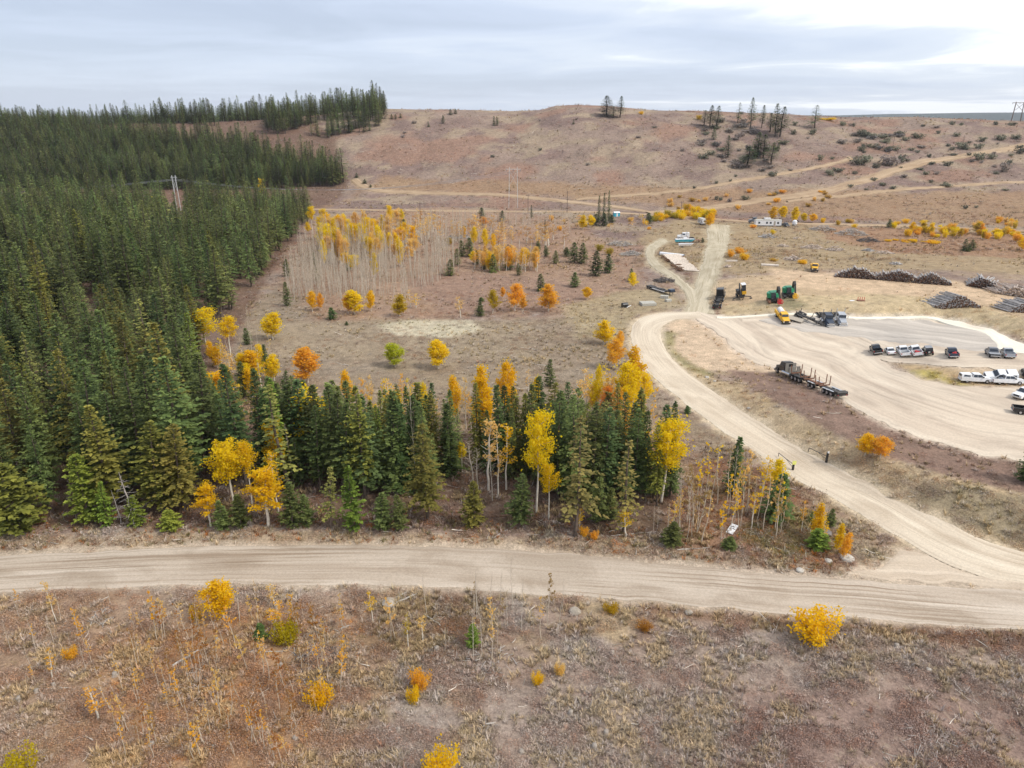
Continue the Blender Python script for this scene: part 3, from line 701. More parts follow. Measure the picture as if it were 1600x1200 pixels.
PR['tall'] = [proto('golden_aspen', aspen_geo(220 + i, 13, [1.9, 2.3, 1.7][i], [.42, .36, .5][i], [3300, 3500, 2700][i], ['round', 'irregular', 'round'][i], .27, 22, 0.06), ('trunk', 'crown'), (M_ASPEN, M_LEAF), 'tree') for i in range(3)]
PR['wispy'] = [proto('golden_aspen', aspen_geo(240 + i, 9, 1.3, [.35, .25, .4][i], [420, 330, 520][i], ['flame', 'irregular', 'irregular'][i], .24, 16, .25), ('trunk', 'crown'), (M_ASPEN, M_LEAF), 'tree') for i in range(3)]
PR['bush'] = [proto('golden_bush', shrub_geo(260 + i, 1.0, [1.6, 1.3, 1.9][i], [1900, 1600, 2100][i], .13, 14), ('stems', 'foliage'), (M_TWIG, M_LEAF), 'bush') for i in range(3)]
PR['scrub'] = [proto('hill_bush', shrub_geo(280 + i, 1.2, [1.5, 1.2, 1.8][i], [260, 230, 300][i], .30, 10), ('stems', 'foliage'), (M_TWIG, M_SCRUB), 'bush') for i in range(3)]
PR['bare'] = [proto('bare_aspen', bare_geo(300 + i, 13, [24, 20, 28, 22][i], [.9, .8, 1.0, .7][i], [.4, .5, .35, .45][i]), ('trunk', 'branches'), (M_STEM, M_TWIG), 'tree') for i in range(4)]
PR['whip'] = [proto('aspen_sapling', aspen_geo(320 + i, 5, .55, [.45, .5, .35, .4][i], [110, 150, 80, 200][i], 'irregular', .17, 9, .2, .006), ('trunk', 'crown'), (M_TWIG, M_LEAF), 'sapling') for i in range(4)]
PR['snag'] = [proto('dead_tree', snag_geo(340 + i, 9, [34, 26][i], [1.5, 1.1][i]), ('trunk', 'branches'), (M_GREYWOOD, M_GREYWOOD), 'tree') for i in range(2)]
ORDER = {}
def plant(kind, P, h, w=None, colour=None, label=None, group=None, var=None, r=random, tilt=0.03):
    ps = PR[kind]; p = ps[r.randrange(len(ps)) if var is None else var]
    k = h / p['top']; s = k if w is None else w / p['wid']
    o = empty(p['name'], (P[0], P[1], P[2] - .04)); o.scale = (s, s, k)
    o.rotation_euler = (r.gauss(0, tilt), r.gauss(0, tilt), r.uniform(0, 6.28))
    for part, me in zip(p['parts'], p['meshes']):
        c = link(part, me, o)
        if colour is not None: c.color = (*colour, 1)
    tag(o, label, p['cat'], group)
    return o
def batch(rows):
    """rows: kind, x of base, y of base, y of top, width in picture px (or None), colour, label, group, variant"""
    B = ground([q[1] for q in rows], [q[2] for q in rows])
    for q, P in zip(rows, B):
        if q[2] < 270 and q[0] == 'spruce' and q[5] is not None: q = ('pine',) + tuple(q[1:])
        dep = project(*P)[2]; h = max(.35, float(height_for(P, q[3])))
        plant(q[0], P, h, None if q[4] is None else q[4] * dep / FPX * (1.22 if q[0] in ('spruce', 'young', 'thin', 'fir') else 1.18) * (2.0 if q[2] < 270 and q[0] in ('pine', 'thin') else 1), q[5], q[6], q[7] if len(q) > 7 else None, q[8] if len(q) > 8 else None)
YEL = (1.0, 0.77, 0.02); GOLD = (1.0, 0.68, 0.02); ORA = (1.0, 0.58, 0.06); RUST = (0.85, 0.36, 0.06); LIME = (0.62, 0.66, 0.04); PALE = (0.95, 0.66, 0.22)
G0 = (1, 1, 1); GD = (.62, .74, .72); GB = (.75, 1.0, .95); GO = (1.5, 1.15, .8); GG = (1.5, 1.55, .8); GREY = (2.2, 1.65, 1.6); BLU = (.8, .95, 1.1)
aspens = [
 ('tall', 325, 551, 476, 42, YEL, 'broad bright yellow aspen leaning out from the forest edge above the meadow', None, 0),
 ('tall', 361, 562, 492, 24, YEL, 'narrower yellow aspen right beside the broad one at the forest edge', None, 2),
 ('wispy', 346, 572, 527, 14, YEL, 'small thin yellow aspen just below the pair at the forest edge'),
 ('tall', 350, 645, 574, 44, GOLD, 'leaning golden aspen spilling out over the pines below the forest edge', None, 1),
 ('flame', 426, 531, 487, 27, YEL, 'single compact yellow aspen alone at the left end of the meadow'),
 ('flame', 395, 592, 545, 26, GOLD, 'orange-gold aspen in the huddle behind the pines at the left end of the meadow'),
 ('flame', 386, 600, 567, 16, YEL, 'small yellow aspen in front of the orange-gold one by the pines'),
 ('flame', 409, 577, 537, 12, YEL, 'slim yellow aspen directly behind a slim dark conifer on the meadow edge'),
 ('flame', 429, 596, 553, 20, YEL, 'yellow aspen just right of the slim dark conifer on the meadow edge'),
 ('flame', 481, 598, 543, 34, ORA, 'deep orange aspen standing by itself on the left half of the meadow'),
 ('flame', 546, 645, 577, 20, GOLD, 'pointed golden aspen rising behind the pines near the orange one'),
 ('tall', 496, 735, 606, 66, YEL, 'big wide bright yellow aspen in the middle of the conifer row', None, 1),
 ('tall', 545, 745, 645, 22, YEL, 'small yellow crown among dark pines right of the big yellow aspen'),
 ('tall', 437, 760, 655, 30, GOLD, 'thin golden aspen left of the big yellow one, its crown among pines'),
 ('tall', 368, 795, 680, 48, YEL, 'golden aspen with a tall straight white trunk near the road', None, 0),
 ('tall', 394, 790, 683, 26, GOLD, 'slim gold aspen with a white stem next to the straight white-trunked one', None, 2),
 ('tall', 420, 822, 722, 48, GOLD, 'low ragged golden aspen in front of the pines by the road', None, 1),
 ('tall', 330, 822, 752, 32, GOLD, 'leaning golden aspen with a bent white stem at the road edge', None, 1),
 ('wispy', 436, 800, 702, 20, GOLD, 'sparse golden aspen between the tall stems behind the ragged one'),
 ('flame', 618, 573, 536, 26, LIME, 'yellow-green aspen standing alone on the meadow'),
 ('flame', 685, 576, 531, 26, YEL, 'bright yellow aspen right of the yellow-green one on the meadow'),
 ('flame', 663, 668, 594, 16, YEL, 'narrow yellow aspen rising between dark spruce tops'),
 ('flame', 712, 660, 586, 17, GOLD, 'pointed golden aspen just behind the spruce tops left of the taller pair'),
 ('flame', 757, 690, 566, 30, GOLD, 'tall flame-shaped golden aspen at the middle of the tree row', None, 1),
 ('flame', 794, 665, 559, 28, GOLD, 'tall rounded golden aspen right of the flame-shaped one', None, 2),
 ('wispy', 825, 612, 576, 11, PALE, 'small pale orange aspen sparse of leaves behind the tree row'),
 ('flame', 837, 640, 600, 10, GOLD, 'tiny slim golden aspen in front of the meadow behind the tree row'),
 ('flame', 930, 655, 567, 16, YEL, 'slim yellow aspen standing behind the dark spruces near the road bend'),
 ('wispy', 905, 660, 576, 26, PALE, 'half bare pale orange aspen behind the dark spruces'),
 ('flame', 942, 538, 499, 26, YEL, 'yellow aspen standing clear of the others at the outside of the bend'),
 ('flame', 960, 577, 526, 26, ORA, 'bright orange aspen below the yellow one by the bend'),
 ('flame', 968, 546, 515, 12, ORA, 'small orange aspen tucked behind the bright orange one'),
 ('flame', 990, 625, 538, 28, GOLD, 'tallest golden aspen of the clump beside the side road', None, 1),
 ('flame', 980, 660, 560, 40, YEL, 'wide yellow aspen in the middle of the clump beside the side road', None, 2),
 ('flame', 1004, 640, 580, 26, YEL, 'yellow aspen on the road side of the clump beside the bend'),
 ('flame', 948, 670, 600, 24, RUST, 'rusty orange aspen on the forest side of the clump'),
 ('tall', 1033, 785, 648, 50, YEL, 'full yellow aspen with a white trunk at the right end of the conifer row', None, 0),
 ('tall', 838, 800, 632, 42, YEL, 'tall bright yellow aspen in front of the dark spruces', None, 0),
 ('tall', 857, 812, 722, 26, YEL, 'leaning yellow aspen with twin white stems by the road', None, 2),
 ('wispy', 765, 765, 652, 32, PALE, 'thin pale orange aspen among white stems in the gap of the row'),
 ('wispy', 793, 765, 660, 24, GOLD, 'thin golden aspen right of the pale one in the gap of the row'),
 ('wispy', 780, 775, 670, 22, PALE, 'thinnest of the three leafy aspens in the gap of the row'),
 ('tall', 722, 740, 690, 12, YEL, 'small yellow crown half hidden in the pines by the gap'),
 ('wispy', 1190, 772, 712, 26, GOLD, 'thin golden aspen on the left of the small dark conifer by the gate'),
 ('flame', 1210, 768, 714, 24, YEL, 'yellow aspen right behind the small dark conifer by the gate'),
 ('wispy', 1173, 826, 768, 16, GOLD, 'sparse golden sapling aspen left of the small dark conifer'),
 ('wispy', 1211, 826, 786, 12, GOLD, 'low sparse golden aspen in front of the small dark conifer'),
 ('wispy', 1252, 832, 782, 11, ORA, 'small orange-topped aspen on a bare stem near the junction'),
 ('flame', 1273, 842, 785, 18, GOLD, 'small golden aspen with a bare stem near the junction'),
 ('wispy', 1286, 850, 806, 16, GOLD, 'sparse golden aspen just right of the bare-stemmed one near the junction'),
 ('flame', 1308, 862, 815, 13, GOLD, 'small gold aspen near the point of the junction'),
 ('flame', 1317, 876, 830, 14, ORA, 'last small orange aspen before the junction'),
 # edge of the bare stand
 ('flame', 488, 487, 453, 14, GOLD, 'leftmost small golden aspen along the front of the bare stand'),
 ('flame', 502, 486, 456, 10, ORA, 'slim orange aspen second along the front of the bare stand'),
 ('flame', 544, 490, 458, 16, ORA, 'orange aspen touching a brighter one at the front of the bare stand'),
 ('flame', 554, 491, 452, 24, YEL, 'fuller yellow aspen at the front of the bare stand'),
 ('flame', 580, 487, 453, 12, GOLD, 'narrow golden aspen at the middle front of the bare stand'),
 ('flame', 625, 494, 459, 21, (0.70, 0.52, 0.02), 'round yellow aspen at the corner of the bare stand'),
 ('wispy', 641, 480, 452, 14, PALE, 'sparse pale orange aspen behind the round yellow one'),
 ('wispy', 649, 482, 458, 13, GOLD, 'sparse golden aspen at the right edge of the bare stand'),
 ('wispy', 720, 496, 463, 14, PALE, 'lone thin pale orange aspen at the far edge of the meadow'),
 ('flame', 770, 490, 452, 18, (0.62, 0.46, 0.02), 'dull yellow aspen at the far edge of the meadow'),
 ('flame', 804, 486, 441, 26, ORA, 'big orange aspen left of two at the far edge of the meadow'),
 ('flame', 818, 484, 460, 11, ORA, 'small orange aspen squeezed right beside the big orange one'),
 ('flame', 786, 466, 448, 7, ORA, 'tiny orange aspen behind the big orange one'),
 ('flame', 856, 487, 442, 27, ORA, 'large full orange aspen standing alone at the far edge of the meadow'),
 ('flame', 918, 468, 447, 15, GOLD, 'small golden aspen on the rise left of the concrete slab'),
 ('flame', 987, 452, 425, 13, YEL, 'yellow aspen right in front of a dark conifer near the trailer deck'),
 ('flame', 739, 411, 391, 13, YEL, 'small yellow aspen between the green pines behind the stand'),
 ('tall', 489, 365, 321, 12, YEL, 'tall yellow aspen at the corner of the forest above the bare stand'),
 ('flame', 481, 366, 346, 9, YEL, 'short yellow aspen at the forest foot below the corner one'),
 ('flame', 911, 358, 335, 12, YEL, 'golden aspen left of the three tall conifers on the flat'),
 ('flame', 924, 355, 336, 10, YEL, 'golden aspen close beside the three tall conifers on the flat'),
 ('bush', 936, 392, 378, 12, (.5, .42, .05), 'olive yellow bush at the end of the curving track'),
 ('bush', 952, 398, 384, 13, (.55, .42, .06), 'olive brown bush just right of the other one by the curving track'),
 # golden crowns in the forest
 ('tall', 247, 330, 304, 14, YEL, 'yellow crown among the forest tops below the white pole'),
 ('tall', 236, 350, 325, 9, YEL, 'small yellow crown among the forest tops, lower of two'),
 ('tall', 411, 312, 277, 9, YEL, 'yellow crown against the far forest by the power line'),
 ('tall', 10, 500, 455, 24, YEL, 'yellow crown among pines at the left border of the photo'),
 # yard
 ('flame', 1352, 712, 675, 25, GOLD, 'left one of two golden bushes on the slope above the side road', None, 2),
 ('flame', 1376, 716, 680, 28, ORA, 'right, more orange one of two bushes on the slope above the side road', None, 2),
 # foreground
 ('bush', 1275, 1002, 941, 62, GOLD, 'big round golden bush at the near edge of the main road', None, 2),
 ('bush', 502, 1104, 1061, 38, GOLD, 'compact golden bush on the dry slope below the road', None, 0),
 ('bush', 655, 1078, 1037, 29, ORA, 'orange bush upper of a stacked pair on the dry slope', None, 0),
 ('bush', 647, 1098, 1070, 17, GOLD, 'small golden bush right below the orange one', None, 1),
 ('bush', 839, 1070, 1045, 17, GOLD, 'small bright golden bush on the open slope', None, 2),
 ('bush', 874, 1056, 1033, 14, PALE, 'pale orange bush above and right of the small bright one', None, 1),
 ('bush', 688, 1225, 1163, 56, GOLD, 'golden bush at the bottom border of the photo', None, 0),
 ('bush', 38, 1225, 1168, 54, (.62, .50, .02), 'yellow-green bush in the bottom left corner', None, 2),
 ('flame', 350, 968, 903, 44, GOLD, 'golden aspen clump at the near road edge next to a white stem', None, 2),
 ('bush', 448, 1006, 964, 40, (.60, .50, .02), 'dense yellow-green bush beside an orange one below the road', None, 2),
 ('wispy', 428, 992, 942, 30, ORA, 'orange leaved young aspen behind the yellow-green bush', None, 0),
 ('wispy', 460, 985, 955, 18, ORA, 'low orange aspen just right above the yellow-green bush', None, 1),
 ('wispy', 430, 948, 910, 18, PALE, 'wispy pale yellow aspen at the road edge', None, 0),
 ('bush', 307, 968, 943, 17, GOLD, 'small golden bush left of the aspen clump by the road', None, 1),
 ('wispy', 583, 972, 925, 16, GOLD, 'slender golden sapling below the road beside the pale rock', None, 0),
 ('wispy', 638, 1010, 960, 16, (.6, .46, .06), 'slender olive yellow sapling on the mossy patch', None, 0),
 ('wispy', 660, 1002, 962, 14, PALE, 'slender pale orange sapling right of the olive one', None, 2),
 ('bush', 955, 957, 941, 20, (.66, .44, .03), 'low yellow bush close under the road right of centre', None, 1),
 ('bush', 1008, 985, 968, 22, (.6, .30, .05), 'low rusty bush on the slope below the road', None, 0),
 ('bush', 112, 1030, 1008, 18, ORA, 'low orange sapling bush on the left slope', None, 1),
 ('wispy', 83, 1060, 1012, 16, ORA, 'orange topped thin sapling far left below the road', None, 1),
 ('wispy', 155, 1125, 1070, 28, ORA, 'orange topped clump of saplings on the left slope', None, 1),
 ('wispy', 90, 972, 907, 12, PALE, 'white stemmed bare-topped aspen standing by the road at left', None, 2),
 ('bush', 912, 838, 820, 14, ORA, 'small orange bush in front of the dark spruces', None, 1),
 ('bush', 930, 842, 826, 13, ORA, 'round orange bush among fallen stems by the road', None, 2),
 ('wispy', 905, 832, 796, 18, GOLD, 'small golden aspen at the foot of the dark spruces', None, 0),
 ('wispy', 978, 838, 795, 20, GOLD, 'small gold aspen with thin white stem by the fallen stems', None, 2),
 ('bush', 1155, 396, 384, 18, ORA, 'orange bush beside the worn track', None, 0),
 ('bush', 1141, 402, 386, 9, ORA, 'slim orange bush at the edge of the worn track', None, 2),
 ('bush', 1163, 406, 394, 14, GOLD, 'golden bush just right of the orange one by the worn track', None, 1),
]
rx = random.Random(61)
for _ in range(16):
    x = rx.uniform(895, 1010); y = rx.uniform(630, 700); aspens.append((rx.choice(['flame', 'wispy', 'wispy']), x, y, y - rx.uniform(48, 78), rx.uniform(14, 24), rx.choice([YEL, GOLD, PALE, ORA]), 'yellow or orange young aspen between the dark spruces and the road bend', 'young aspens between spruces and bend'))
for _ in range(9):
    x = rx.uniform(322, 415); y = rx.uniform(565, 640); aspens.append((rx.choice(['flame', 'wispy']), x, y, y - rx.uniform(34, 52), rx.uniform(12, 20), rx.choice([YEL, GOLD, PALE]), 'golden young aspen in the huddle where forest and meadow meet', 'young aspens where forest and meadow meet'))
for _ in range(13):
    x = rx.uniform(560, 860); y = rx.uniform(650, 690); aspens.append((rx.choice(['flame', 'wispy', 'wispy']), x, y, y - rx.uniform(52, 84), rx.uniform(13, 22), rx.choice([YEL, GOLD, PALE, PALE]), 'golden or pale aspen top just behind the conifer row', 'aspen tops just behind the conifer row'))
batch(aspens)
SP3 = 'dark slim conifer in the trio on the flat below the hill'
conifers = [
 ('spruce', 1143, 772, 681, 30, GD, 'lone slim dark conifer on the open ground between row and side road', None, 1),
 ('spruce', 1215, 812, 738, 42, GD, 'full dark conifer in front of the yellow aspens by the gate', None, 2),
 ('young', 1050, 852, 816, 30, G0, 'bushy young pine at the right end of the row by the road', None, 1),
 ('young', 1140, 858, 838, 20, G0, 'knee-high young pine just below the white sign', None, 1),
 ('young', 1297, 822, 795, 15, G0, 'small young pine at the junction, upper of two'),
 ('young', 1275, 856, 826, 30, GG, 'bushy green young pine at the junction, lower of two', None, 1),
 ('young', 1266, 818, 798, 9, G0, 'slim young pine behind the small golden aspen at the junction'),
 ('spruce', 1600, 752, 682, 30, GD, 'dark conifer cut off by the right border of the photo'),
 ('young', 860, 604, 561, 18, G0, 'single green conifer on the meadow behind the dark spruces'),
 ('young', 1073, 646, 633, 10, GD, 'tiny dark conifer alone beside the side road'),
 ('spruce', 416, 582, 538, 15, GD, 'slim dark green conifer between yellow aspens on the meadow edge', None, 1),
 ('young', 380, 620, 565, 24, G0, 'green conifer in front of the orange-gold aspen at the meadow edge', None, 2),
 ('young', 740, 1012, 974, 20, GG, 'single small green pine on the slope below the road', None, 0),
 ('young', 408, 998, 972, 20, GB, 'small blue-green pine hidden beside the orange aspen below the road'),
 ('young', 386, 538, 512, 14, G0, 'small pine at the foot of the forest by the meadow'),
 ('young', 449, 478, 440, 13, G0, 'slim green pine at the left corner of the bare stand'),
 ('young', 448, 432, 404, 12, G0, 'green pine on the cleared strip by the forest edge'),
 ('spruce', 496, 440, 394, 10, G0, 'slim green conifer among the bare stems, left of two', None, 1),
 ('spruce', 544, 424, 391, 10, G0, 'slim green conifer among the bare stems, right of two', None, 1),
 ('young', 512, 370, 346, 12, GD, 'dark conifer half hidden by gold crowns at the rear of the stand'),
 ('young', 632, 374, 342, 15, GD, 'dark conifer at the rear right of the golden crowns'),
 ('young', 586, 366, 345, 14, GD, 'dark conifer between the golden crowns at the rear of the stand'),
 ('young', 753, 341, 324, 12, GD, 'dark little conifer by the straight dirt road, left of two'),
 ('young', 785, 346, 329, 11, GD, 'dark little conifer by the straight dirt road, right of two'),
 ('spruce', 830, 341, 320, 6, GD, 'very slim conifer beside a power pole on the flat'),
 ('spruce', 852, 366, 344, 8, GD, 'slim dark conifer right of the pale aspens on the flat'),
 ('young', 734, 401, 371, 16, G0, 'taller pine of the group behind the stand'),
 ('young', 722, 401, 375, 13, G0, 'pine left behind the taller one of the group'),
 ('young', 714, 415, 389, 14, G0, 'pine at the left of the group behind the stand'),
 ('young', 703, 430, 405, 16, G0, 'green pine lowest left of the group behind the stand'),
 ('young', 745, 413, 391, 11, G0, 'small pine right of the yellow aspen in the group'),
 ('young', 756, 421, 404, 8, G0, 'smallest pine in front of the group behind the stand'),
 ('young', 770, 425, 396, 15, G0, 'pine standing right of the group, before the orange aspens'),
 ('young', 794, 422, 397, 16, G0, 'rounded pine in front of the orange aspens'),
 ('young', 810, 430, 411, 10, G0, 'small pine below the rounded one'),
 ('young', 840, 393, 376, 9, G0, 'small pine right of the orange aspen thicket'),
 ('young', 853, 401, 383, 10, G0, 'small pine second right of the orange aspen thicket'),
 ('young', 868, 412, 391, 11, G0, 'pine third right of the orange aspen thicket'),
 ('young', 885, 401, 386, 12, G0, 'low pine left of the bushy clump of pines'),
 ('young', 897, 410, 378, 16, G0, 'left half of the bushy clump of pines on the rise', None, 1),
 ('young', 909, 412, 379, 16, G0, 'right half of the bushy clump of pines on the rise', None, 1),
 ('young', 930, 431, 392, 20, GD, 'biggest dark pine of the pair on the rise', None, 1),
 ('young', 949, 426, 396, 17, GD, 'second dark pine of the pair on the rise', None, 0),
 ('young', 898, 448, 425, 16, G0, 'round pine below the pair on the rise'),
 ('young', 985, 440, 419, 10, GD, 'dark pine behind the yellow aspen near the trailer deck'),
 ('young', 845, 454, 427, 16, G0, 'pine left of the large full orange aspen'),
 ('young', 752, 471, 464, 9, G0, 'tiny pine in the grass left of the dull yellow aspen'),
 ('young', 750, 494, 471, 13, G0, 'pine at the far edge of the meadow left of the dull yellow aspen'),
 ('young', 519, 499, 480, 14, GB, 'bluish young spruce in front of the bare stand', None, 1),
 ('young', 542, 508, 502, 6, GD, 'tiny dark conifer in the grass below the bluish spruce'),
 ('spruce', 935, 346, 305, 8, GD, SP3 + ', shortest at left', None, 1),
 ('spruce', 943, 346, 301, 8, GD, SP3 + ', middle one', None, 1),
 ('spruce', 951, 346, 297, 8, GD, SP3 + ', tallest at right', None, 1),
 ('young', 930, 352, 334, 14, GD, 'low bushy conifer at the left foot of the conifer trio', None, 1),
 ('young', 943, 353, 333, 14, GD, 'low bushy conifer at the foot of the middle of the conifer trio', None, 1),
 ('young', 955, 350, 335, 10, GD, 'low bushy conifer at the right foot of the conifer trio', None, 1),
 ('young', 1013, 349, 332, 13, GD, 'dark round pine beside the yellow hedge on the flat', None, 1),
 ('young', 1098, 379, 371, 5, GD, 'tiny conifer beside the worn track'),
 # hill crest and slope
 ('spruce', 948, 182, 149, 14, GD, 'wide dark conifer on the crest of the hill, larger of two'),
 ('spruce', 969, 184, 150, 8, GD, 'narrow dark conifer on the crest of the hill right of the larger one', None, 1),
 ('thin', 958, 184, 166, 8, GD, 'thin conifer between the two dark ones on the crest'),
 ('spruce', 1100, 196, 172, 9, BLU, 'first conifer of the loose group on the right crest'),
 ('spruce', 1108, 201, 164, 9, BLU, 'tallest conifer of the loose left group on the right crest', None, 1),
 ('spruce', 1119, 200, 165, 9, BLU, 'third conifer of the loose left group on the right crest', None, 1),
 ('thin', 1152, 192, 160, 7, BLU, 'scraggy thin conifer left of the tall slim one on the crest'),
 ('spruce', 1172, 204, 152, 8, BLU, 'tall slim conifer rising highest above the right crest', None, 1),
 ('spruce', 1190, 200, 164, 7, BLU, 'slim conifer right of the tallest on the right crest', None, 1),
 ('spruce', 1203, 206, 176, 9, BLU, 'short conifer left beside the dark thick pair on the crest'),
 ('spruce', 1211, 213, 161, 10, GD, 'left one of the dark thick pair on the right crest'),
 ('spruce', 1218, 214, 166, 11, GD, 'right one of the dark thick pair on the right crest'),
 ('thin', 1273, 200, 164, 12, BLU, 'ragged leaning conifer on the far right of the crest', None, 1),
 ('spruce', 1137, 246, 211, 8, BLU, 'single slim conifer halfway down the right slope'),
 ('spruce', 1183, 246, 206, 12, BLU, 'dark conifer in the cluster halfway down the right slope, left rear'),
 ('spruce', 1192, 248, 210, 12, BLU, 'dark conifer in the cluster halfway down the right slope, right rear'),
 ('spruce', 1166, 262, 228, 14, BLU, 'wide conifer lowest in the cluster on the right slope'),
 ('spruce', 1205, 257, 222, 11, BLU, 'conifer at the right of the cluster on the right slope'),
 ('young', 1115, 218, 200, 9, BLU, 'short conifer on the slope below the crest group'),
 ('young', 1216, 236, 222, 6, BLU, 'tiny conifer right of the slope cluster'),
 # the row along the road: those that stand out
 ('thin', 898, 838, 652, 62, GREY, 'tall grey-green half dead conifer with a leaning bare trunk by the road', None, 1),
 ('thin', 975, 832, 690, 42, (2.0, 1.3, 1.3), 'brown dying conifer with flat grey branches right of the grey one', None, 0),
 ('young', 553, 828, 728, 34, GG, 'bright green young pine with a pointed top at the road edge', None, 0),
 ('thin', 517, 828, 728, 30, (1.7, 1.4, 1.2), 'grey thin pine left of the bright green one', None, 0),
 ('young', 600, 828, 768, 30, G0, 'low green pine right of the bright green one', None, 0),
 ('young', 625, 828, 772, 24, G0, 'second low green pine right of the bright green one', None, 0),
 ('fir', 668, 812, 662, 54, GO, 'full pine with drooping olive branches at the front of the row'),
 ('young', 740, 822, 752, 34, GO, 'loose green pine below the white stems of the gap', None, 1),
 ('fir', 815, 822, 738, 36, G0, 'short pine left of the twin-stemmed yellow aspen'),
 ('young', 935, 815, 746, 30, G0, 'green pine between the grey and the brown conifer', None, 0),
 ('young', 955, 812, 762, 24, G0, 'smaller green pine just left of the brown dying conifer', None, 0),
 ('fir', 255, 800, 660, 64, GO, 'olive wide-branched pine at the forest front', None, 0),
 ('fir', 290, 800, 662, 60, GO, 'olive wide-branched pine next to its twin at the forest front', None, 1),
 ('young', 143, 815, 710, 52, GG, 'light green bushy pine at the forest front on the left', None, 1),
 ('young', 30, 830, 724, 70, GO, 'wide bushy pine at the left border by the road', None, 1),
 ('young', 170, 822, 752, 24, GG, 'small light green pine right of the bushy one', None, 0),
 ('young', 215, 822, 775, 26, GG, 'low light green pine below the dead grey one', None, 1),
 ('snag', 210, 822, 735, 34, None, 'dead grey conifer with bare branches at the forest front', None, 0),
 ('snag', 190, 818, 765, 16, None, 'small dead grey stem left of the larger dead conifer', None, 1),
 ('young', 268, 826, 796, 30, GG, 'low yellow-green pine at the road edge', None, 1),
 ('young', 348, 826, 782, 26, G0, 'low green pine right of the leaning golden aspen', None, 0),
 ('young', 378, 824, 772, 28, G0, 'low green pine below the straight white-trunked aspen', None, 0),
 ('young', 458, 824, 752, 34, G0, 'green pine right of the low ragged golden aspen', None, 0),
 ('young', 480, 822, 770, 24, G0, 'small green pine beside the other one right of the ragged aspen', None, 0),
]
batch(conifers)
# ------------------------------------------------------------------ forest
def grid_pts(x0, x1, y0, y1, s, jit=.42, seed=1):
    r = np.random.default_rng(seed); gx, gy = np.meshgrid(np.arange(x0, x1, s), np.arange(y0, y1, s)); gx = gx + (np.arange(gx.shape[0]) % 2)[:, None] * s * .5
    p = np.stack([gx.ravel(), gy.ravel()], -1); return p + r.uniform(-jit, jit, p.shape) * s
def in_px(poly, x, y):
    z = H(x, y); px, py, d = project(x, y, z); return inside(poly, px, py), px, py
R_FOREST = [(-1200, 900), (0, 822), (110, 806), (280, 806), (330, 780), (420, 790), (460, 768), (560, 780), (640, 790), (680, 762), (740, 742), (790, 748), (840, 768), (900, 790), (990, 792), (1048, 790), (1062, 772),
            (1020, 746), (985, 726), (955, 710), (880, 706), (800, 712), (760, 720), (700, 714), (640, 708), (560, 704), (480, 690), (430, 690), (370, 668), (318, 640), (300, 600), (316, 560), (350, 505), (386, 460), (430, 400), (489, 340), (482, 333), (330, 331), (200, 332), (-1200, 332)]
R_BACK = [(-1200, 297), (0, 297), (300, 297), (400, 297), (480, 295), (545, 291), (534, 276), (500, 262), (450, 250), (420, 238), (340, 228), (200, 214), (0, 200), (-1200, 200)]
R_RIDGE = [(190, 191), (330, 190), (480, 186), (540, 180), (604, 171), (602, 188), (585, 208), (560, 206), (540, 212), (512, 218), (492, 216), (470, 204), (444, 211), (418, 208), (400, 197), (380, 204), (360, 198), (300, 194)]
R_RIDGE2 = [(-1200, 200), (190, 196), (190, 191), (0, 192), (-1200, 196)]
p1 = grid_pts(-330, 45, 78, 470, 4.9, .48, seed=3); k, pxs, pys = in_px(R_FOREST, p1[:, 0], p1[:, 1])
gapn = fbm(p1[:, 0] / 14, p1[:, 1] / 14, 2, 44); k &= (gapn > .33)
p1 = p1[k & (p1[:, 0] > -1.05 * (p1[:, 1] + 60))]
p2 = grid_pts(-520, -40, 430, 720, 4.5, seed=4); k, _, _ = in_px(R_BACK, p2[:, 0], p2[:, 1]); p2 = p2[k & (p2[:, 0] > -1.0 * (p2[:, 1] + 60))]
p3 = grid_pts(-420, -60, 560, 800, 6.0, seed=5); k, _, _ = in_px(R_RIDGE, p3[:, 0], p3[:, 1]); p3 = p3[k & (fbm(p3[:, 0] / 20, p3[:, 1] / 20, 2, 9) > .42)]
# the crown of the ridge carries trees too, just behind the skyline
p3b = grid_pts(-370, -125, 696, 730, 6.6, seed=6); p3b = p3b[fbm(p3b[:, 0] / 9, p3b[:, 1] / 9, 2, 19) > .36]
p4 = grid_pts(-560, -300, 690, 730, 5.2, seed=7)
own = [o for o in COL.objects if o.type == 'EMPTY']
taken = np.array([(o.location.x, o.location.y, max(.9, .16 * o.scale.x)) for o in own])
def clear_of(p, m=1.3):
    d = np.hypot(p[:, None, 0] - taken[None, :, 0], p[:, None, 1] - taken[None, :, 1]); return (d > m).all(1)
extra = grid_pts(-60, 45, 78, 135, 2.6, seed=13); k, ex, ey = in_px(R_FOREST, extra[:, 0], extra[:, 1]); extra = extra[k & (ex > 430)]
_px = project(p1[:, 0], p1[:, 1], H(p1[:, 0], p1[:, 1]))[0]; p1 = np.concatenate([p1[(_px <= 430) | (p1[:, 1] > 135)], extra])
p1 = p1[clear_of(p1)]
_q = project(p1[:, 0], p1[:, 1], H(p1[:, 0], p1[:, 1])); p1 = p1[~((np.abs(_q[0] - 280) < 17) & (_q[1] < 372))]
p1 = p1[~on_sheet(p1[:, 0], p1[:, 1], 2.0)]
rf = np.random.default_rng(12)
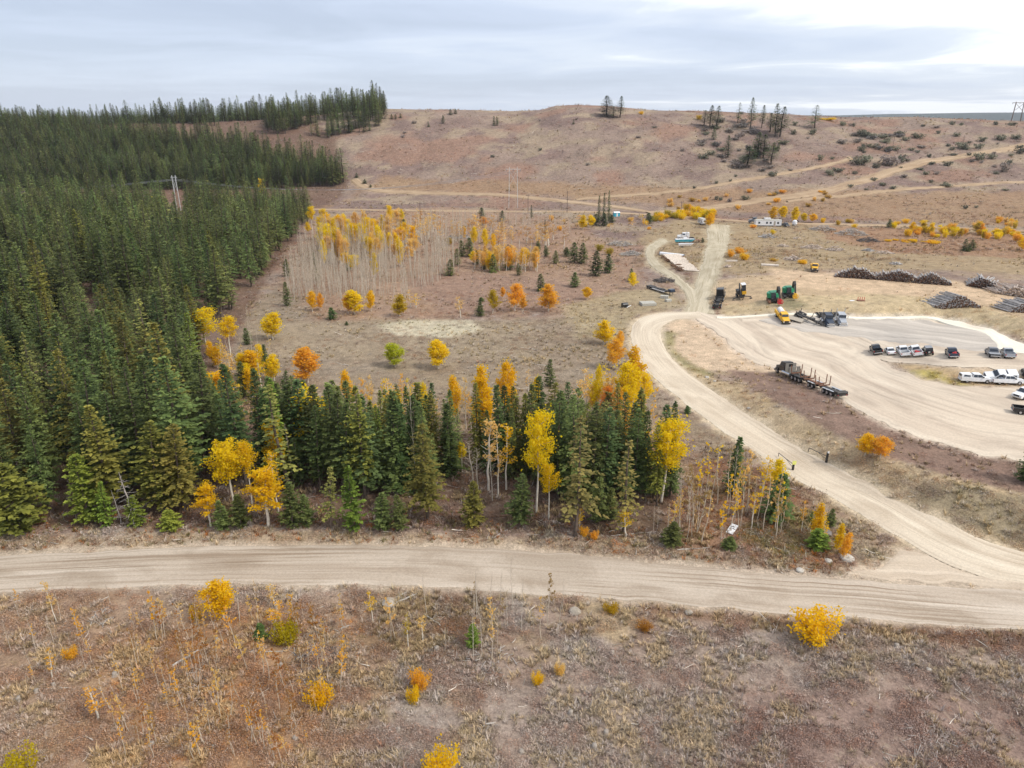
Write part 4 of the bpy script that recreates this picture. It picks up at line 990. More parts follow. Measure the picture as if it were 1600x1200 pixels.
def tall_of(p):
    front = 1 - sstep(96, 112, p[:, 1]) * 1.0
    h = 17.5 + 6.5 * (fbm(p[:, 0] / 25, p[:, 1] / 25, 2, 31) - .5) * 2 + rf.normal(0, 2.6, len(p))
    pxx = project(p[:, 0], p[:, 1], H(p[:, 0], p[:, 1]))[0]
    h = np.where((pxx > 330) & (p[:, 1] < 150), h * .80, h)
    P3 = np.column_stack([p, H(p[:, 0], p[:, 1])]); lim = np.where(pxx > 470, 600, np.where(pxx > 400, 585, 560)) + rf.uniform(-14, 40, len(p))
    h = np.where((pxx > 320) & (p[:, 1] < 150), np.minimum(h * 1.1, height_for(P3, lim)), h)
    h = np.where((rf.uniform(0, 1, len(p)) < .16), h * .6, h)
    return np.clip(h, 4, 24)
h1 = tall_of(p1)
z1 = H(p1[:, 0], p1[:, 1]); qx, qy, qd = project(p1[:, 0], p1[:, 1], z1 + h1)
seen = (qx > -25) & (qx < 1625) & (qy < 1200)
score = np.where(seen, h1 / qd, -1)
order = np.argsort(-score); NBIG = 235
ind, rest = order[:NBIG], order[NBIG:]
r_ = random.Random(5)
for i in ind:
    x, y = p1[i]; px = project(x, y, z1[i])[0]
    n = vnoise(x / 9, y / 9, 3); kind = 'spruce' if (px > 640 and n > .25) or n > .74 else ('fir' if n < .30 else 'pine')
    u = r_.random(); colr = GO if u < .16 else (BLU if u < .28 else (GD if (kind == 'spruce' and u < .8) else (GG if u > .95 else G0)))
    if u > .965: kind, colr = 'thin', GREY
    front = y < 103
    w = h1[i] * r_.uniform(.25, .39) * (1.0 if kind != 'spruce' else .90)
    front = y < 103
    cw = {id(GO): 'olive', id(BLU): 'bluish green', id(GD): 'dark green', id(GG): 'light green', id(G0): 'green', id(GREY): 'greyish'}[id(colr)]
    if kind == 'thin': cw = 'thin greyish'
    kw = {'spruce': 'spruce', 'fir': 'wide-branched conifer', 'pine': 'pine', 'thin': 'conifer'}[kind]
    if px > 840: ar = 'near the right end of the row' if px > 890 else 'of the row behind the yellow aspen with twin stems'
    elif px > 640: ar = 'of the row around the gap with white stems' if px > 735 else 'of the row behind the drooping olive pine'
    elif px > 470: ar = 'of the row around the big wide yellow aspen' if px < 560 else 'of the row behind the bright green young pine'
    elif px > 320: ar = 'of the row behind the golden aspens by the road' if y < 112 else 'where forest and row meet at the meadow end'
    elif front: ar = 'in the front rank at the left border' if px < 110 else ('in the front rank behind the light green bushy pine' if px < 215 else 'in the front rank beside the twin olive pines')
    elif y < 125: ar = 'just behind the forest front, left part' if px < 150 else 'just behind the forest front, right part'
    else: ar = 'deep in the forest towards the left border' if px < 110 else ('deep in the middle of the forest' if px < 225 else 'deep in the forest near its meadow edge')
    lab = cw + ' ' + kw + ' ' + ar; grp = cw + ' ' + kw + ' trees ' + ar
    plant(kind, (x, y, z1[i]), h1[i], w, colr, lab, grp, None, r_)

def stuff(name, P, rot, scl, sources, mats, idx, label, colours=None, tints=None):
    """many small things one could not count: instances of a few joined source meshes"""
    me = bpy.data.meshes.new(name); me.vertices.add(len(P)); me.vertices.foreach_set('co', np.asarray(P, np.float32).ravel())
    a = me.attributes.new('rot', 'FLOAT_VECTOR', 'POINT'); a.data.foreach_set('vector', np.asarray(rot, np.float32).ravel())
    a = me.attributes.new('scl', 'FLOAT_VECTOR', 'POINT'); a.data.foreach_set('vector', np.asarray(scl, np.float32).ravel())
    a = me.attributes.new('idx', 'INT', 'POINT'); a.data.foreach_set('value', np.asarray(idx, np.int32))
    if tints is not None:
        a = me.attributes.new('tint', 'FLOAT_VECTOR', 'POINT'); a.data.foreach_set('vector', np.asarray(tints, np.float32).ravel())
    src = bpy.data.collections.new(name + '_patterns')
    for k, m in enumerate(sources):
        o = bpy.data.objects.new('%s_pattern_%02d' % (name, k), m); src.objects.link(o)
    ng = bpy.data.node_groups.new(name + '_scatter', 'GeometryNodeTree')
    ng.interface.new_socket('Geometry', in_out='INPUT', socket_type='NodeSocketGeometry'); ng.interface.new_socket('Geometry', in_out='OUTPUT', socket_type='NodeSocketGeometry')
    N, L = ng.nodes, ng.links
    gi = N.new('NodeGroupInput'); go = N.new('NodeGroupOutput'); ip = N.new('GeometryNodeInstanceOnPoints'); ci = N.new('GeometryNodeCollectionInfo')
    ci.inputs['Collection'].default_value = src; ci.inputs['Separate Children'].default_value = True; ci.inputs['Reset Children'].default_value = True
    def attr(nm, t):
        n = N.new('GeometryNodeInputNamedAttribute'); n.data_type = t; n.inputs['Name'].default_value = nm; return n.outputs['Attribute']
    er = N.new('FunctionNodeEulerToRotation'); L.new(attr('rot', 'FLOAT_VECTOR'), er.inputs[0])
    L.new(gi.outputs[0], ip.inputs['Points']); L.new(ci.outputs[0], ip.inputs['Instance']); ip.inputs['Pick Instance'].default_value = True
    L.new(attr('idx', 'INT'), ip.inputs['Instance Index']); L.new(er.outputs[0], ip.inputs['Rotation']); L.new(attr('scl', 'FLOAT_VECTOR'), ip.inputs['Scale'])
    L.new(ip.outputs[0], go.inputs[0])
    o = link(name, me); md = o.modifiers.new('scatter', 'NODES'); md.node_group = ng
    tag(o, label, None, None, 'stuff')
    return o
def joined(name, geos, mats):
    vs, qs, mi, tn = [], [], [], []; n = 0
    for k, g in enumerate(geos):
        V = np.concatenate(g.v); vs.append(V); q = np.concatenate(g.q) + n; qs.append(q); mi.append(np.full(len(q), k)); tn.append(np.concatenate(g.tone)); n += len(V)
    return make_mesh(name, np.concatenate(vs), [np.concatenate(qs)], mats, [np.concatenate(mi)], tone=np.concatenate(tn))
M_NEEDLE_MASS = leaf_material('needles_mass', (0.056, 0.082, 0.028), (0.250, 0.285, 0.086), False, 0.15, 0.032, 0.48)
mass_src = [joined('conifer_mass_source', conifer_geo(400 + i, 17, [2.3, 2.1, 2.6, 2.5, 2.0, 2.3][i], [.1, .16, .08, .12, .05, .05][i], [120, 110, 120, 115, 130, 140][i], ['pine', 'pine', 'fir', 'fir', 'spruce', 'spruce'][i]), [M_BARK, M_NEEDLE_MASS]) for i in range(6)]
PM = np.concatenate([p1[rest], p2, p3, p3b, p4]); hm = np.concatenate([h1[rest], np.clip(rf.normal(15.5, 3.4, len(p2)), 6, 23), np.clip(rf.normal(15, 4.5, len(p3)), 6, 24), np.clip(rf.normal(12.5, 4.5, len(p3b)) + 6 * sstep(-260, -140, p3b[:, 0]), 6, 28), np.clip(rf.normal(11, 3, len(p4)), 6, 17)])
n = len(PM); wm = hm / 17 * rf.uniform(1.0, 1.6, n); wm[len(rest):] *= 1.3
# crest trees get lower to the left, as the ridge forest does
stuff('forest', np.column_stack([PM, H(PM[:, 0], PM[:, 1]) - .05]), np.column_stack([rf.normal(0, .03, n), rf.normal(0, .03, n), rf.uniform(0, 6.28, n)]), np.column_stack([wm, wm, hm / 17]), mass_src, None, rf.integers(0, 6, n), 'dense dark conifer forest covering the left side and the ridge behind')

# ------------------------------------------------------------------ the pale stand of bare aspens and the saplings
S1 = [(446, 470), (470, 408), (500, 385), (560, 392), (600, 400), (650, 412), (700, 408), (720, 425), (690, 440), (650, 462), (630, 486), (590, 478), (540, 484), (500, 476), (470, 480)]
S2 = [(500, 392), (506, 372), (560, 368), (640, 372), (700, 372), (740, 380), (720, 405), (640, 408), (560, 398)]
S3 = [(640, 372), (650, 350), (740, 348), (860, 352), (905, 362), (840, 372), (760, 372)]
S4 = [(738, 420), (760, 402), (800, 398), (842, 412), (842, 426), (800, 424), (760, 424)]
ra = np.random.default_rng(23); rr = random.Random(23)
def stand(poly, spacing, seed, x0=-130, x1=60, y0=180, y1=420):
    p = grid_pts(x0, x1, y0, y1, spacing, .5, seed); k, px, py = in_px(poly, p[:, 0], p[:, 1]); return p[k]
bare_rows = []
A = stand(S1, 1.8, 31); A = A[fbm(A[:, 0] / 7, A[:, 1] / 7, 3, 66) + ra.uniform(-.1, .1, len(A)) > .50]; A = A[ra.permutation(len(A))]
B_ = stand(S2, 4.2, 32); C_ = stand(S3, 5.2, 33)
bare_all = np.concatenate([A, B_, C_]); zb = H(bare_all[:, 0], bare_all[:, 1])
hb = np.concatenate([ra.normal(10, 2.6, len(A)), ra.normal(12, 1.6, len(B_)), ra.normal(9.5, 1.5, len(C_))]).clip(5, 16)
dist = np.hypot(bare_all[:, 0], bare_all[:, 1]); o_ = np.argsort(dist); nb_i = min(230, len(o_))
for i in o_[:nb_i]:
    x, y = bare_all[i]; px = project(x, y, zb[i])[0]
    plant('bare', (x, y, zb[i]), hb[i], None, None, 'bare white-stemmed aspen in the %s of the pale leafless stand' % ('left half' if px < 560 else 'right half'), 'bare aspens in the %s of the stand' % ('left half' if px < 560 else 'right half'), None, rr, .085)
rest_b = o_[nb_i:]
if len(rest_b):
    srcb = [joined('bare_aspen_source', bare_geo(330 + i, 13, 26, .9, .4), [M_STEM, M_TWIG]) for i in range(4)]
    m = len(rest_b); sc = hb[rest_b] / 13
    stuff('aspen_thicket', np.column_stack([bare_all[rest_b], zb[rest_b] - .05]), np.column_stack([ra.normal(0, .04, m), ra.normal(0, .04, m), ra.uniform(0, 6.28, m)]), np.column_stack([sc, sc, sc]), srcb, None, ra.integers(0, 4, m), 'farther bare aspens at the back of the pale stand')
# golden crowns at the back of the stand
gold_px = [(512, 395, 348, 16), (520, 385, 338, 18), (533, 382, 334, 16), (530, 410, 352, 20), (517, 412, 366, 14), (545, 380, 340, 14), (557, 378, 328, 14), (560, 392, 346, 16), (574, 384, 336, 13), (585, 396, 352, 14), (576, 408, 366, 13), (590, 385, 340, 12), (601, 390, 350, 12), (610, 402, 360, 10), (620, 400, 355, 18), (508, 420, 372, 10), (543, 420, 370, 12), (512, 380, 330, 12), (598, 370, 334, 10), (570, 372, 326, 8)] + [(rr.uniform(500, 650), 0, 0, rr.uniform(9, 16)) for _ in range(44)]
gold_px = [(x, y, t, w) if y else (x, *(lambda b: (b, b - rr.uniform(34, 58)))(rr.uniform(372, 440) - abs(x - 560) * .12), w) for x, y, t, w in gold_px]
batch([('tall' if i % 3 else 'flame', x, y, t, w, [YEL, PALE, GOLD, YEL, PALE][i % 5], 'golden-leaved aspen at the back of the bare stand', 'golden aspens at the back of the stand') for i, (x, y, t, w) in enumerate(gold_px)])
pale_px = [(rr.randint(650, 770), rr.randint(362, 382), 0, rr.randint(8, 14)) for _ in range(30)]
batch([('wispy', x, y, y - rr.randint(26, 40), w, [PALE, (.7, .4, .14)][i % 2], 'sparse pale orange aspen on the flat behind the bare stand', 'pale aspens on the flat behind the stand') for i, (x, y, _, w) in enumerate(pale_px)])
pale2 = [(rr.randint(778, 880), rr.randint(372, 392), rr.randint(9, 15)) for _ in range(26)]
batch([('wispy', x, y, y - rr.randint(22, 34), w, [(.7, .42, .16), PALE, (.62, .4, .2)][i % 3], 'half bare tan aspen right of the rubbish heap', 'tan aspens right of the rubbish heap') for i, (x, y, w) in enumerate(pale2)])
or_px = []
for p in stand(S4, 2.4, 35, -40, 40, 200, 330)[:46]:
    or_px.append(p)
for i, p in enumerate(or_px):
    plant('wispy' if i % 4 else 'flame', (p[0], p[1], float(H(p[0], p[1]))), rr.uniform(6.0, 9.0), rr.uniform(2.2, 3.4), [GOLD, PALE, PALE, ORA, PALE][i % 5], 'orange-leaved aspen in the thicket right of the bare stand', 'orange aspens in the thicket', None, rr)
batch([('flame', x, y, t, w, c, l) for x, y, t, w, c, l in [(741, 384, 352, 10, YEL, 'yellow aspen beside the rubbish heap'), (758, 392, 356, 11, YEL, 'yellow aspen spire before the tan aspens'), (770, 392, 364, 9, GOLD, 'golden aspen right of the yellow spire'), (702, 384, 371, 11, (.6, .42, .06), 'low olive bushy aspen left of the rubbish heap'), (724, 376, 352, 8, GOLD, 'small golden aspen just above the rubbish heap'), (755, 352, 338, 14, ORA, 'orange aspen in front of the dark little conifer by the straight road')]])
# leafless and half-leafless stems between row and side road
def whips(poly, n, hpx, kind_cols, label, group, seed, kinds=('whip',)):
    r = random.Random(seed); P = np.array(poly, float); out = []
    lo, hi = P.min(0), P.max(0)
    while len(out) < n:
        x, y = r.uniform(lo[0], hi[0]), r.uniform(lo[1], hi[1])
        if inside(poly, np.array([x]), np.array([y]))[0]:
            out.append((r.choice(kinds), x, y, y - r.uniform(*hpx), None, r.choice(kind_cols), label, group))
    batch(out)
whips([(1050, 850), (1075, 790), (1110, 770), (1165, 780), (1200, 800), (1235, 835), (1190, 850), (1120, 850)], 34, (60, 100), [PALE, GOLD, (.5, .36, .16)], 'thin bare aspen sapling on the brown ground around the white sign', 'thin saplings around the white sign', 41, ('whip', 'whip', 'bare'))
whips([(1010, 850), (1030, 815), (1062, 800), (1066, 845)], 12, (36, 70), [PALE, GOLD], 'thin bare sapling at the right end of the conifer row', 'thin saplings at the end of the row', 42, ('whip', 'bare'))
whips([(940, 720), (960, 660), (1010, 650), (1048, 690), (1050, 740), (1000, 750)], 26, (50, 95), [PALE, ORA, GOLD], 'slender half bare aspen between the row and the side road bend', 'slender aspens near the side road bend', 43, ('whip', 'bare', 'wispy'))
whips([(880, 690), (850, 640), (560, 640), (540, 660), (700, 690)], 34, (40, 70), [PALE, ORA], 'slender half bare aspen just behind the conifer row', 'slender aspens behind the conifer row', 44, ('whip', 'bare', 'wispy'))
whips([(330, 640), (345, 560), (380, 520), (430, 560), (420, 620)], 16, (30, 55), [PALE, ORA], 'slender half bare aspen at the left end of the meadow', 'slender aspens at the left end of the meadow', 45, ('whip', 'bare'))
batch([('bare', x, y, t, w, None, l) for x, y, t, w, l in [
 (737, 764, 688, 30, 'bare white aspen with many branches in the gap of the row'), (748, 768, 700, 22, 'bare white aspen right beside the many-branched one'), (770, 782, 690, 20, 'bare white stem in front of the pale aspens in the gap'),
 (700, 690, 612, 14, 'bare stem behind the spruces left of the gap'), (652, 770, 600, 10, 'long bare grey stem between dark pines in the row'), (461, 760, 660, 12, 'pair-topped bare stem right of the thin golden aspen'),
 (968, 700, 612, 20, 'bare white aspen left in the clump near the bend'), (1010, 690, 616, 22, 'bare white aspen right in the clump near the bend'), (374, 972, 905, 14, 'white bare stem beside the golden clump at the road edge'), (95, 968, 912, 10, 'crooked white bare stem far left at the road edge')]])
# foreground stems
whips([(150, 1110), (210, 980), (420, 960), (560, 980), (540, 1080), (470, 1190), (180, 1190)], 150, (26, 72), [ORA, PALE, (.55, .26, .07), (.5, .3, .12)], 'thin rusty aspen sapling on the orange slope below the road', 'saplings on the orange slope', 46, ('whip',))
whips([(0, 1060), (20, 950), (180, 945), (240, 1000), (200, 1090)], 18, (26, 60), [ORA, PALE], 'thin sapling on the left slope below the road', 'saplings on the left slope', 47, ('whip', 'bare'))
whips([(600, 1030), (600, 960), (690, 945), (880, 945), (900, 1010), (760, 1040)], 26, (40, 85), [PALE, (.5, .36, .16)], 'pale bare sapling below the middle of the road', 'bare saplings below the middle of the road', 48, ('bare', 'whip', 'bare'))
# ------------------------------------------------------------------ bushes of the flats and the hill
rb = random.Random(77)
YG = [GOLD, YEL, ORA, (.66, .46, .04)]
def row_px(n, x0, x1, f, jit, hpx, wpx, cols, label, group, kinds=('bush',)):
    out = []
    for i in range(n):
        x = rb.uniform(x0, x1); y = f(x) + rb.uniform(-jit, jit); hh = rb.uniform(*hpx)
        out.append((rb.choice(kinds), x, y, y - hh, rb.uniform(*wpx), rb.choice(cols), label, group))
    batch(out)
row_px(26, 1022, 1112, lambda x: 343 - (x - 1022) * .04, 3, (9, 15), (8, 14), YG[:2] + [(.6, .48, .04)], 'yellow bush in the hedge beside the white trailer', 'yellow hedge beside the white trailer')
row_px(7, 1060, 1105, lambda x: 333, 4, (8, 16), (7, 12), YG, 'yellow bush scattered behind the hedge', 'yellow bushes behind the hedge')
batch([('flame', 1107, 356, 331, 12, GOLD, 'golden aspen at the right end of the white trailer'), ('flame', 1111, 352, 333, 9, ORA, 'orange aspen behind the end of the white trailer'),
       ('flame', 1241, 349, 322, 12, YEL, 'tall yellow aspen behind the white dome'), ('flame', 1207, 344, 322, 12, GOLD, 'golden aspen behind the white mobile home, left'), ('flame', 1221, 343, 321, 12, YEL, 'golden aspen behind the white mobile home, right'),
       ('flame', 1255, 347, 332, 9, YEL, 'yellow aspen right of the white dome'), ('flame', 1270, 348, 333, 12, GOLD, 'orange-gold aspen second right of the white dome'),
       ('bush', 1177, 356, 349, 10, ORA, 'small orange bush in front of the dark end of the mobile home'), ('bush', 1207, 366, 357, 8, YEL, 'small yellow bush on the plank heap'), ('bush', 1254, 412, 405, 14, GOLD, 'golden bush left of the yellow cab truck', None), ('bush', 1208, 408, 402, 12, (.7, .46, .08), 'faded golden bush beside the stacked planks')])
row_px(46, 1410, 1600, lambda x: 362 + (x - 1410) * .05, 7, (6, 18), (6, 12), YG, 'yellow bush on the flat right of the log yard', 'yellow bushes on the right flat', ('bush', 'flame', 'bush'))
row_px(14, 1380, 1470, lambda x: 375 + (x - 1380) * .06, 2, (3, 6), (8, 14), [ORA, GOLD], 'low orange bush in the strip behind the log piles', 'low orange strip behind the log piles')
row_px(24, 1280, 1600, lambda x: 352, 5, (5, 12), (5, 10), YG + [PALE], 'small yellow bush along the straight dirt road on the right', 'small yellow bushes along the straight road')
row_px(22, 850, 1020, lambda x: 350, 10, (5, 12), (5, 11), [ORA, PALE, GOLD], 'small orange bush on the flat left of the trailers', 'small orange bushes left of the trailers', ('bush', 'wispy'))
row_px(26, 1040, 1320, lambda x: 318 - (x - 1040) * .03, 14, (4, 9), (5, 11), [PALE, (.6, .4, .08), ORA], 'small rusty bush on the lower hill slope', 'rusty bushes on the lower slope')
batch([('young', x, y, t, w, GD, 'dark pine in a tight cluster at the far right of the flat, ' + l) for x, y, t, w, l in [(1507, 391, 373, 11, 'left'), (1518, 391, 374, 10, 'right'), (1512, 393, 380, 9, 'lower')]] +
      [('young', 1388, 356, 342, 9, GD, 'dark pine at the straight road with a yellow bush beside it'), ('bush', 1396, 355, 344, 10, GOLD, 'yellow bush right of the dark pine at the straight road'), ('flame', 1596, 392, 372, 14, GOLD, 'golden aspen at the right border of the flat')])
SG = (.29, .28, .19); SGD = (.20, .20, .14); SGY = (.42, .35, .30)
hill_bushes = [(1348, 214, 24, 14, SGD), (1342, 257, 30, 17, SG), (1352, 252, 18, 14, SG), (1386, 258, 32, 20, SGY), (1407, 254, 15, 16, SGD), (1368, 262, 13, 9, SGD), (1434, 216, 22, 11, SG), (1406, 212, 18, 10, SG), (1296, 274, 15, 12, SG), (1282, 250, 12, 11, SG), (1501, 232, 18, 13, SG), (1508, 234, 10, 12, SGD), (1480, 259, 16, 9, SG), (1447, 273, 12, 8, SG), (1530, 250, 20, 15, SG), (1548, 248, 15, 11, SG), (1570, 268, 20, 18, SGY), (1594, 240, 20, 13, SGD), (1564, 219, 20, 11, SG), (1528, 232, 18, 10, SG), (1494, 213, 12, 8, SG), (1535, 221, 14, 9, SG), (1588, 217, 16, 9, SG), (1349, 231, 10, 10, SGD), (1385, 236, 14, 9, SGD), (1340, 222, 18, 9, SGY), (1316, 196, 11, 9, SG), (1334, 198, 6, 8, SGD), (1310, 268, 22, 8, SGD), (1418, 252, 10, 6, SG), (1452, 246, 8, 8, SGD), (1434, 239, 8, 6, SGD), (1365, 215, 10, 7, SG), (1380, 216, 16, 9, SG), (1576, 256, 12, 9, SGD), (1556, 272, 10, 6, SG), (1508, 326, 9, 8, SGD), (1525, 325, 7, 6, SGD), (1502, 196, 8, 6, SG), (1487, 195, 10, 8, SG), (1555, 195, 8, 7, SGD), (1582, 196, 16, 7, SG), (1242, 196, 10, 8, SG), (1240, 210, 10, 10, SG), (1270, 210, 12, 12, SG), (1206, 275, 16, 10, SGD), (1150, 262, 22, 14, SGY), (1160, 255, 14, 12, SG), (1126, 313, 9, 7, SG), (1119, 312, 7, 8, SGD), (1140, 316, 8, 9, SGY), (1165, 312, 16, 9, SG), (1213, 304, 6, 7, SGD), (1085, 295, 7, 6, SGD), (1119, 287, 6, 6, SGD), (1141, 284, 6, 6, SGD), (1149, 276, 6, 5, SGD)]
batch([('scrub', x, y, y - h * .85, w * .8, c, 'dark grey-green bush on the right hill slope', 'bushes on the right hill slope') for x, y, w, h, c in hill_bushes])
hb2 = []
for i in range(46):
    x = rb.uniform(1290, 1610); y = rb.uniform(196, 300)
    hb2.append(('scrub', x, y, y - rb.uniform(3, 7), rb.uniform(5, 11), rb.choice([SG, SGD, SGY]), 'small dark bush dotting the right hill slope', 'small bushes dotting the right slope'))
for i in range(14):
    x = rb.uniform(560, 1290); y = 168 + rb.uniform(6, 130) ** 1.0
    hb2.append(('scrub', x, y, y - rb.uniform(2.5, 5), rb.uniform(4, 8), rb.choice([SGD, SGY, SGY]), 'small dark bush dotting the bare middle slope', 'small bushes dotting the middle slope'))
for i in range(44):
    x = rb.gauss(1165, 42); y = rb.uniform(188, 272)
    hb2.append(('scrub', x, y, y - rb.uniform(4, 9), rb.uniform(8, 16), rb.choice([SGY, SGY, SG, (.30, .27, .25)]), 'grey leafless brush between the conifers of the right slope', 'grey brush between the slope conifers'))
for i in range(20):
    x = rb.gauss(1375, 30); y = rb.uniform(208, 238)
    hb2.append(('scrub', x, y, y - rb.uniform(4, 9), rb.uniform(9, 18), rb.choice([SGY, SG, (.30, .27, .25)]), 'grey brush in the thicket on the far right slope', 'grey brush thicket on the far right slope'))
batch(hb2)
batch([('young', x, y, t, w, BLU, 'small dark conifer high on the bare slope, ' + l) for x, y, t, w, l in [(612, 186, 178, 5, 'leftmost near the ridge forest'), (618, 186, 178, 5, 'second beside the ridge forest'), (626, 184, 177, 5, 'third beside the ridge forest'), (670, 198, 189, 4, 'shortest on its own'), (692, 193, 180, 6, 'upright left of centre'), (704, 179, 170, 7, 'at the crest line'), (712, 178, 170, 6, 'right one at the crest line'), (772, 196, 181, 6, 'left one of a pair'), (777, 196, 182, 5, 'right one of a pair'), (896, 194, 186, 4, 'below the bump of the crest')]] +
      [('young', 557, 277, 270, 6, GD, 'dark shrubby conifer by the forest corner track, upper'), ('young', 570, 287, 280, 7, GD, 'dark shrubby conifer by the forest corner track, middle'), ('young', 579, 293, 288, 5, GD, 'dark shrubby conifer by the forest corner track, lower')] +
      [('bush', 1002, 179, 172, 8, GOLD, 'golden bush just under the hill crest, left'), ('bush', 1092, 187, 178, 9, (.66, .46, .06), 'yellow bush just under the hill crest, right'), ('bush', 1295, 188, 183, 20, GOLD, 'golden strip of leaves on the crest far right')])
# ------------------------------------------------------------------ ground cover: grass, brush, slash (nobody could count it)
def cover_material(name, lo, hi, transl=0.2):
    m, ns, ls, p = new_mat(name)
    ti = node(ns, 'ShaderNodeAttribute', attribute_name='tint', attribute_type='INSTANCER'); at = node(ns, 'ShaderNodeAttribute', attribute_name='tone')
    vm = node(ns, 'ShaderNodeVectorMath', operation='SCALE'); ls.new(ti.outputs['Vector'], vm.inputs[0]); ls.new(maprange(ns, ls, at.outputs['Fac'], 0, 1, lo, hi), vm.inputs['Scale'])
    ls.new(vm.outputs[0], p.inputs['Base Color']); p.inputs['Roughness'].default_value = 0.9; p.inputs['Specular IOR Level'].default_value = 0.1
    return m
M_COVER = cover_material('dry_stems', 0.9, 1.5)
def tuft(seed, n=16, hgt=.5, rad=.3, w=.028):
    r = np.random.default_rng(seed); g = Geo()
    for _ in range(n):
        a = r.uniform(0, 6.28); d = np.array([math.cos(a), math.sin(a), 0]); o = d * rad * r.uniform(0, .7); hh = hgt * r.uniform(.5, 1.1); out = r.uniform(.15, .9)
        s = np.array([-d[1], d[0], 0]) * w
        p1 = o + d * out * hh * .35 + np.array([0, 0, hh * .6]); p2 = o + d * out * hh + np.array([0, 0, hh * r.uniform(.7, 1)])
        t = r.uniform(0, 1)
        g.add([o - s, o + s, p1 + s * .8, p1 - s * .8, p2], [[0, 1, 2, 3]], [[3, 2, 4]], tone=t)
    return g.mesh('tuft_source', [M_COVER])
def brush(seed, n=80, R=.5, hgt=.45, sz=.13):
    r = np.random.default_rng(seed); g = Geo()
    C = r.normal(0, 1, (n, 3)) * np.array([R * .5, R * .5, hgt * .4]); C[:, 2] = np.abs(C[:, 2]) * (1.1 - np.hypot(C[:, 0], C[:, 1]) / (2.2 * R)).clip(.1)
    g.leaves(C, sz * r.uniform(.5, 1.4, n), r=r, aspect=.35)
    return g.mesh('brush_source', [M_COVER])
def stick(seed, L=1.6, rad=.035):
    r = np.random.default_rng(seed); g = Geo()
    P = np.cumsum(np.vstack([[-L / 2, 0, .05], np.column_stack([np.full(4, L / 4), r.normal(0, .07, 4), r.normal(.02, .04, 4)])]), 0); g.tube(P, np.linspace(rad, rad * .4, 5), 4)
    for _ in range(r.integers(1, 4)):
        k = r.integers(1, 4); g.tube(np.array([P[k], P[k] + np.array([r.uniform(.1, .4), r.normal(0, .3), r.uniform(.05, .3)])]), [rad * .5, rad * .2], 3)
    return g.mesh('stick_source', [M_COVER])
src = [tuft(500 + i, [16, 20, 12, 18][i], [.5, .38, .62, .45][i], [.28, .35, .2, .4][i]) for i in range(4)] + [brush(520 + i, [80, 100, 60][i], [.5, .65, .4][i], [.45, .35, .6][i]) for i in range(3)] + [stick(540 + i, [1.6, 2.6, 1.0][i], [.035, .05, .03][i]) for i in range(3)]
rc = np.random.default_rng(99)
def scatter_xy(n, ya, yb, power=1.0):
    # even per picture area rather than per square metre: denser close by
    t = rc.uniform(0, 1, n); y = (ya ** -power + t * (yb ** -power - ya ** -power)) ** (-1 / power)
    x = rc.uniform(-.95, .95, n) * (y + 18) * .93
    return x, y
def cover(name, n, ya, yb, size, label, stick_share=.05, brush_share=.4, power=1.0, avoid=None):
    x, y = scatter_xy(n, ya, yb, power)
    k = ~on_sheet(x, y, .25)
    c, bare = tint(x, y)
    k &= rc.uniform(0, 1, len(x)) > bare * 1.0
    z = H(x, y); px, py, d = project(x, y, z)
    k &= ~(inside(R_FOREST, px, py) & (y > 110)) & ~inside(R_BACK, px, py)
    dens = fbm(x / (3.5 if ya < 100 else 18), y / (3.5 if ya < 100 else 18), 3, 61)
    k &= rc.uniform(0, 1, len(x)) < np.clip((dens - .30) * 3.6, .08, 1)
    x, y, z, c = x[k], y[k], z[k], c[k]; n = len(x)
    u = rc.uniform(0, 1, n); idx = np.where(u < stick_share, rc.integers(7, 10, n), np.where(u < stick_share + brush_share, rc.integers(4, 7, n), rc.integers(0, 4, n)))
    f = rc.uniform(.85, 1.3, n)[:, None]; c = c * f
    pt = fbm(x / (2.6 if ya < 100 else 9), y / (2.6 if ya < 100 else 9), 4, 63); v = np.clip((pt - .28) / .44, 0, 1) * .62 + rc.uniform(0, 1, n) * .38
    idx = np.where((idx < 7) & (pt > .56), rc.integers(4, 7, n), idx); idx = np.where((idx < 7) & (pt < .46), rc.integers(0, 4, n), idx)
    straw = lin(196, 172, 128); mauve = lin(150, 130, 122); grey = lin(186, 178, 170); rust = lin(168, 96, 50); moss = lin(120, 116, 66)
    for lo, hi, col, w in ((0, .26, straw, .5), (.26, .40, moss, .3), (.40, .50, grey, .45), (.58, .70, mauve, .5), (.70, .80, rust, .28), (.88, 1.01, mauve, .5)):
        m = (v >= lo) & (v < hi); c[m] = c[m] * (1 - w) + col * w
    if ya > 200:
        m = v > .80; c[m] = c[m] * .3 + (lin(86, 84, 66) if True else 0) * .7
    st = idx >= 7; c[st] = lin(214, 204, 190) * rc.uniform(.45, 1.1, st.sum())[:, None]
    s = size * rc.uniform(.6, 1.5, n) * (y / ya) ** .35
    stuff(name, np.column_stack([x, y, z - .03]), np.column_stack([rc.normal(0, .12, n), rc.normal(0, .12, n), rc.uniform(0, 6.28, n)]), np.column_stack([s, s, s * rc.uniform(.7, 1.2, n)]), src, None, idx, label, tints=c)
cover('dry_grass', 90000, 40, 110, .85, 'dry grass, dead fireweed and scrub on the near slope', .014, .5)
cover('meadow_grass', 36000, 100, 300, 1.0, 'dry grass and low brush across the meadow and the yard edges', .02, .45)
cover('hill_brush', 30000, 260, 760, 1.7, 'low brush and dead grass covering the far flats and the hill', .02, .75, .7)
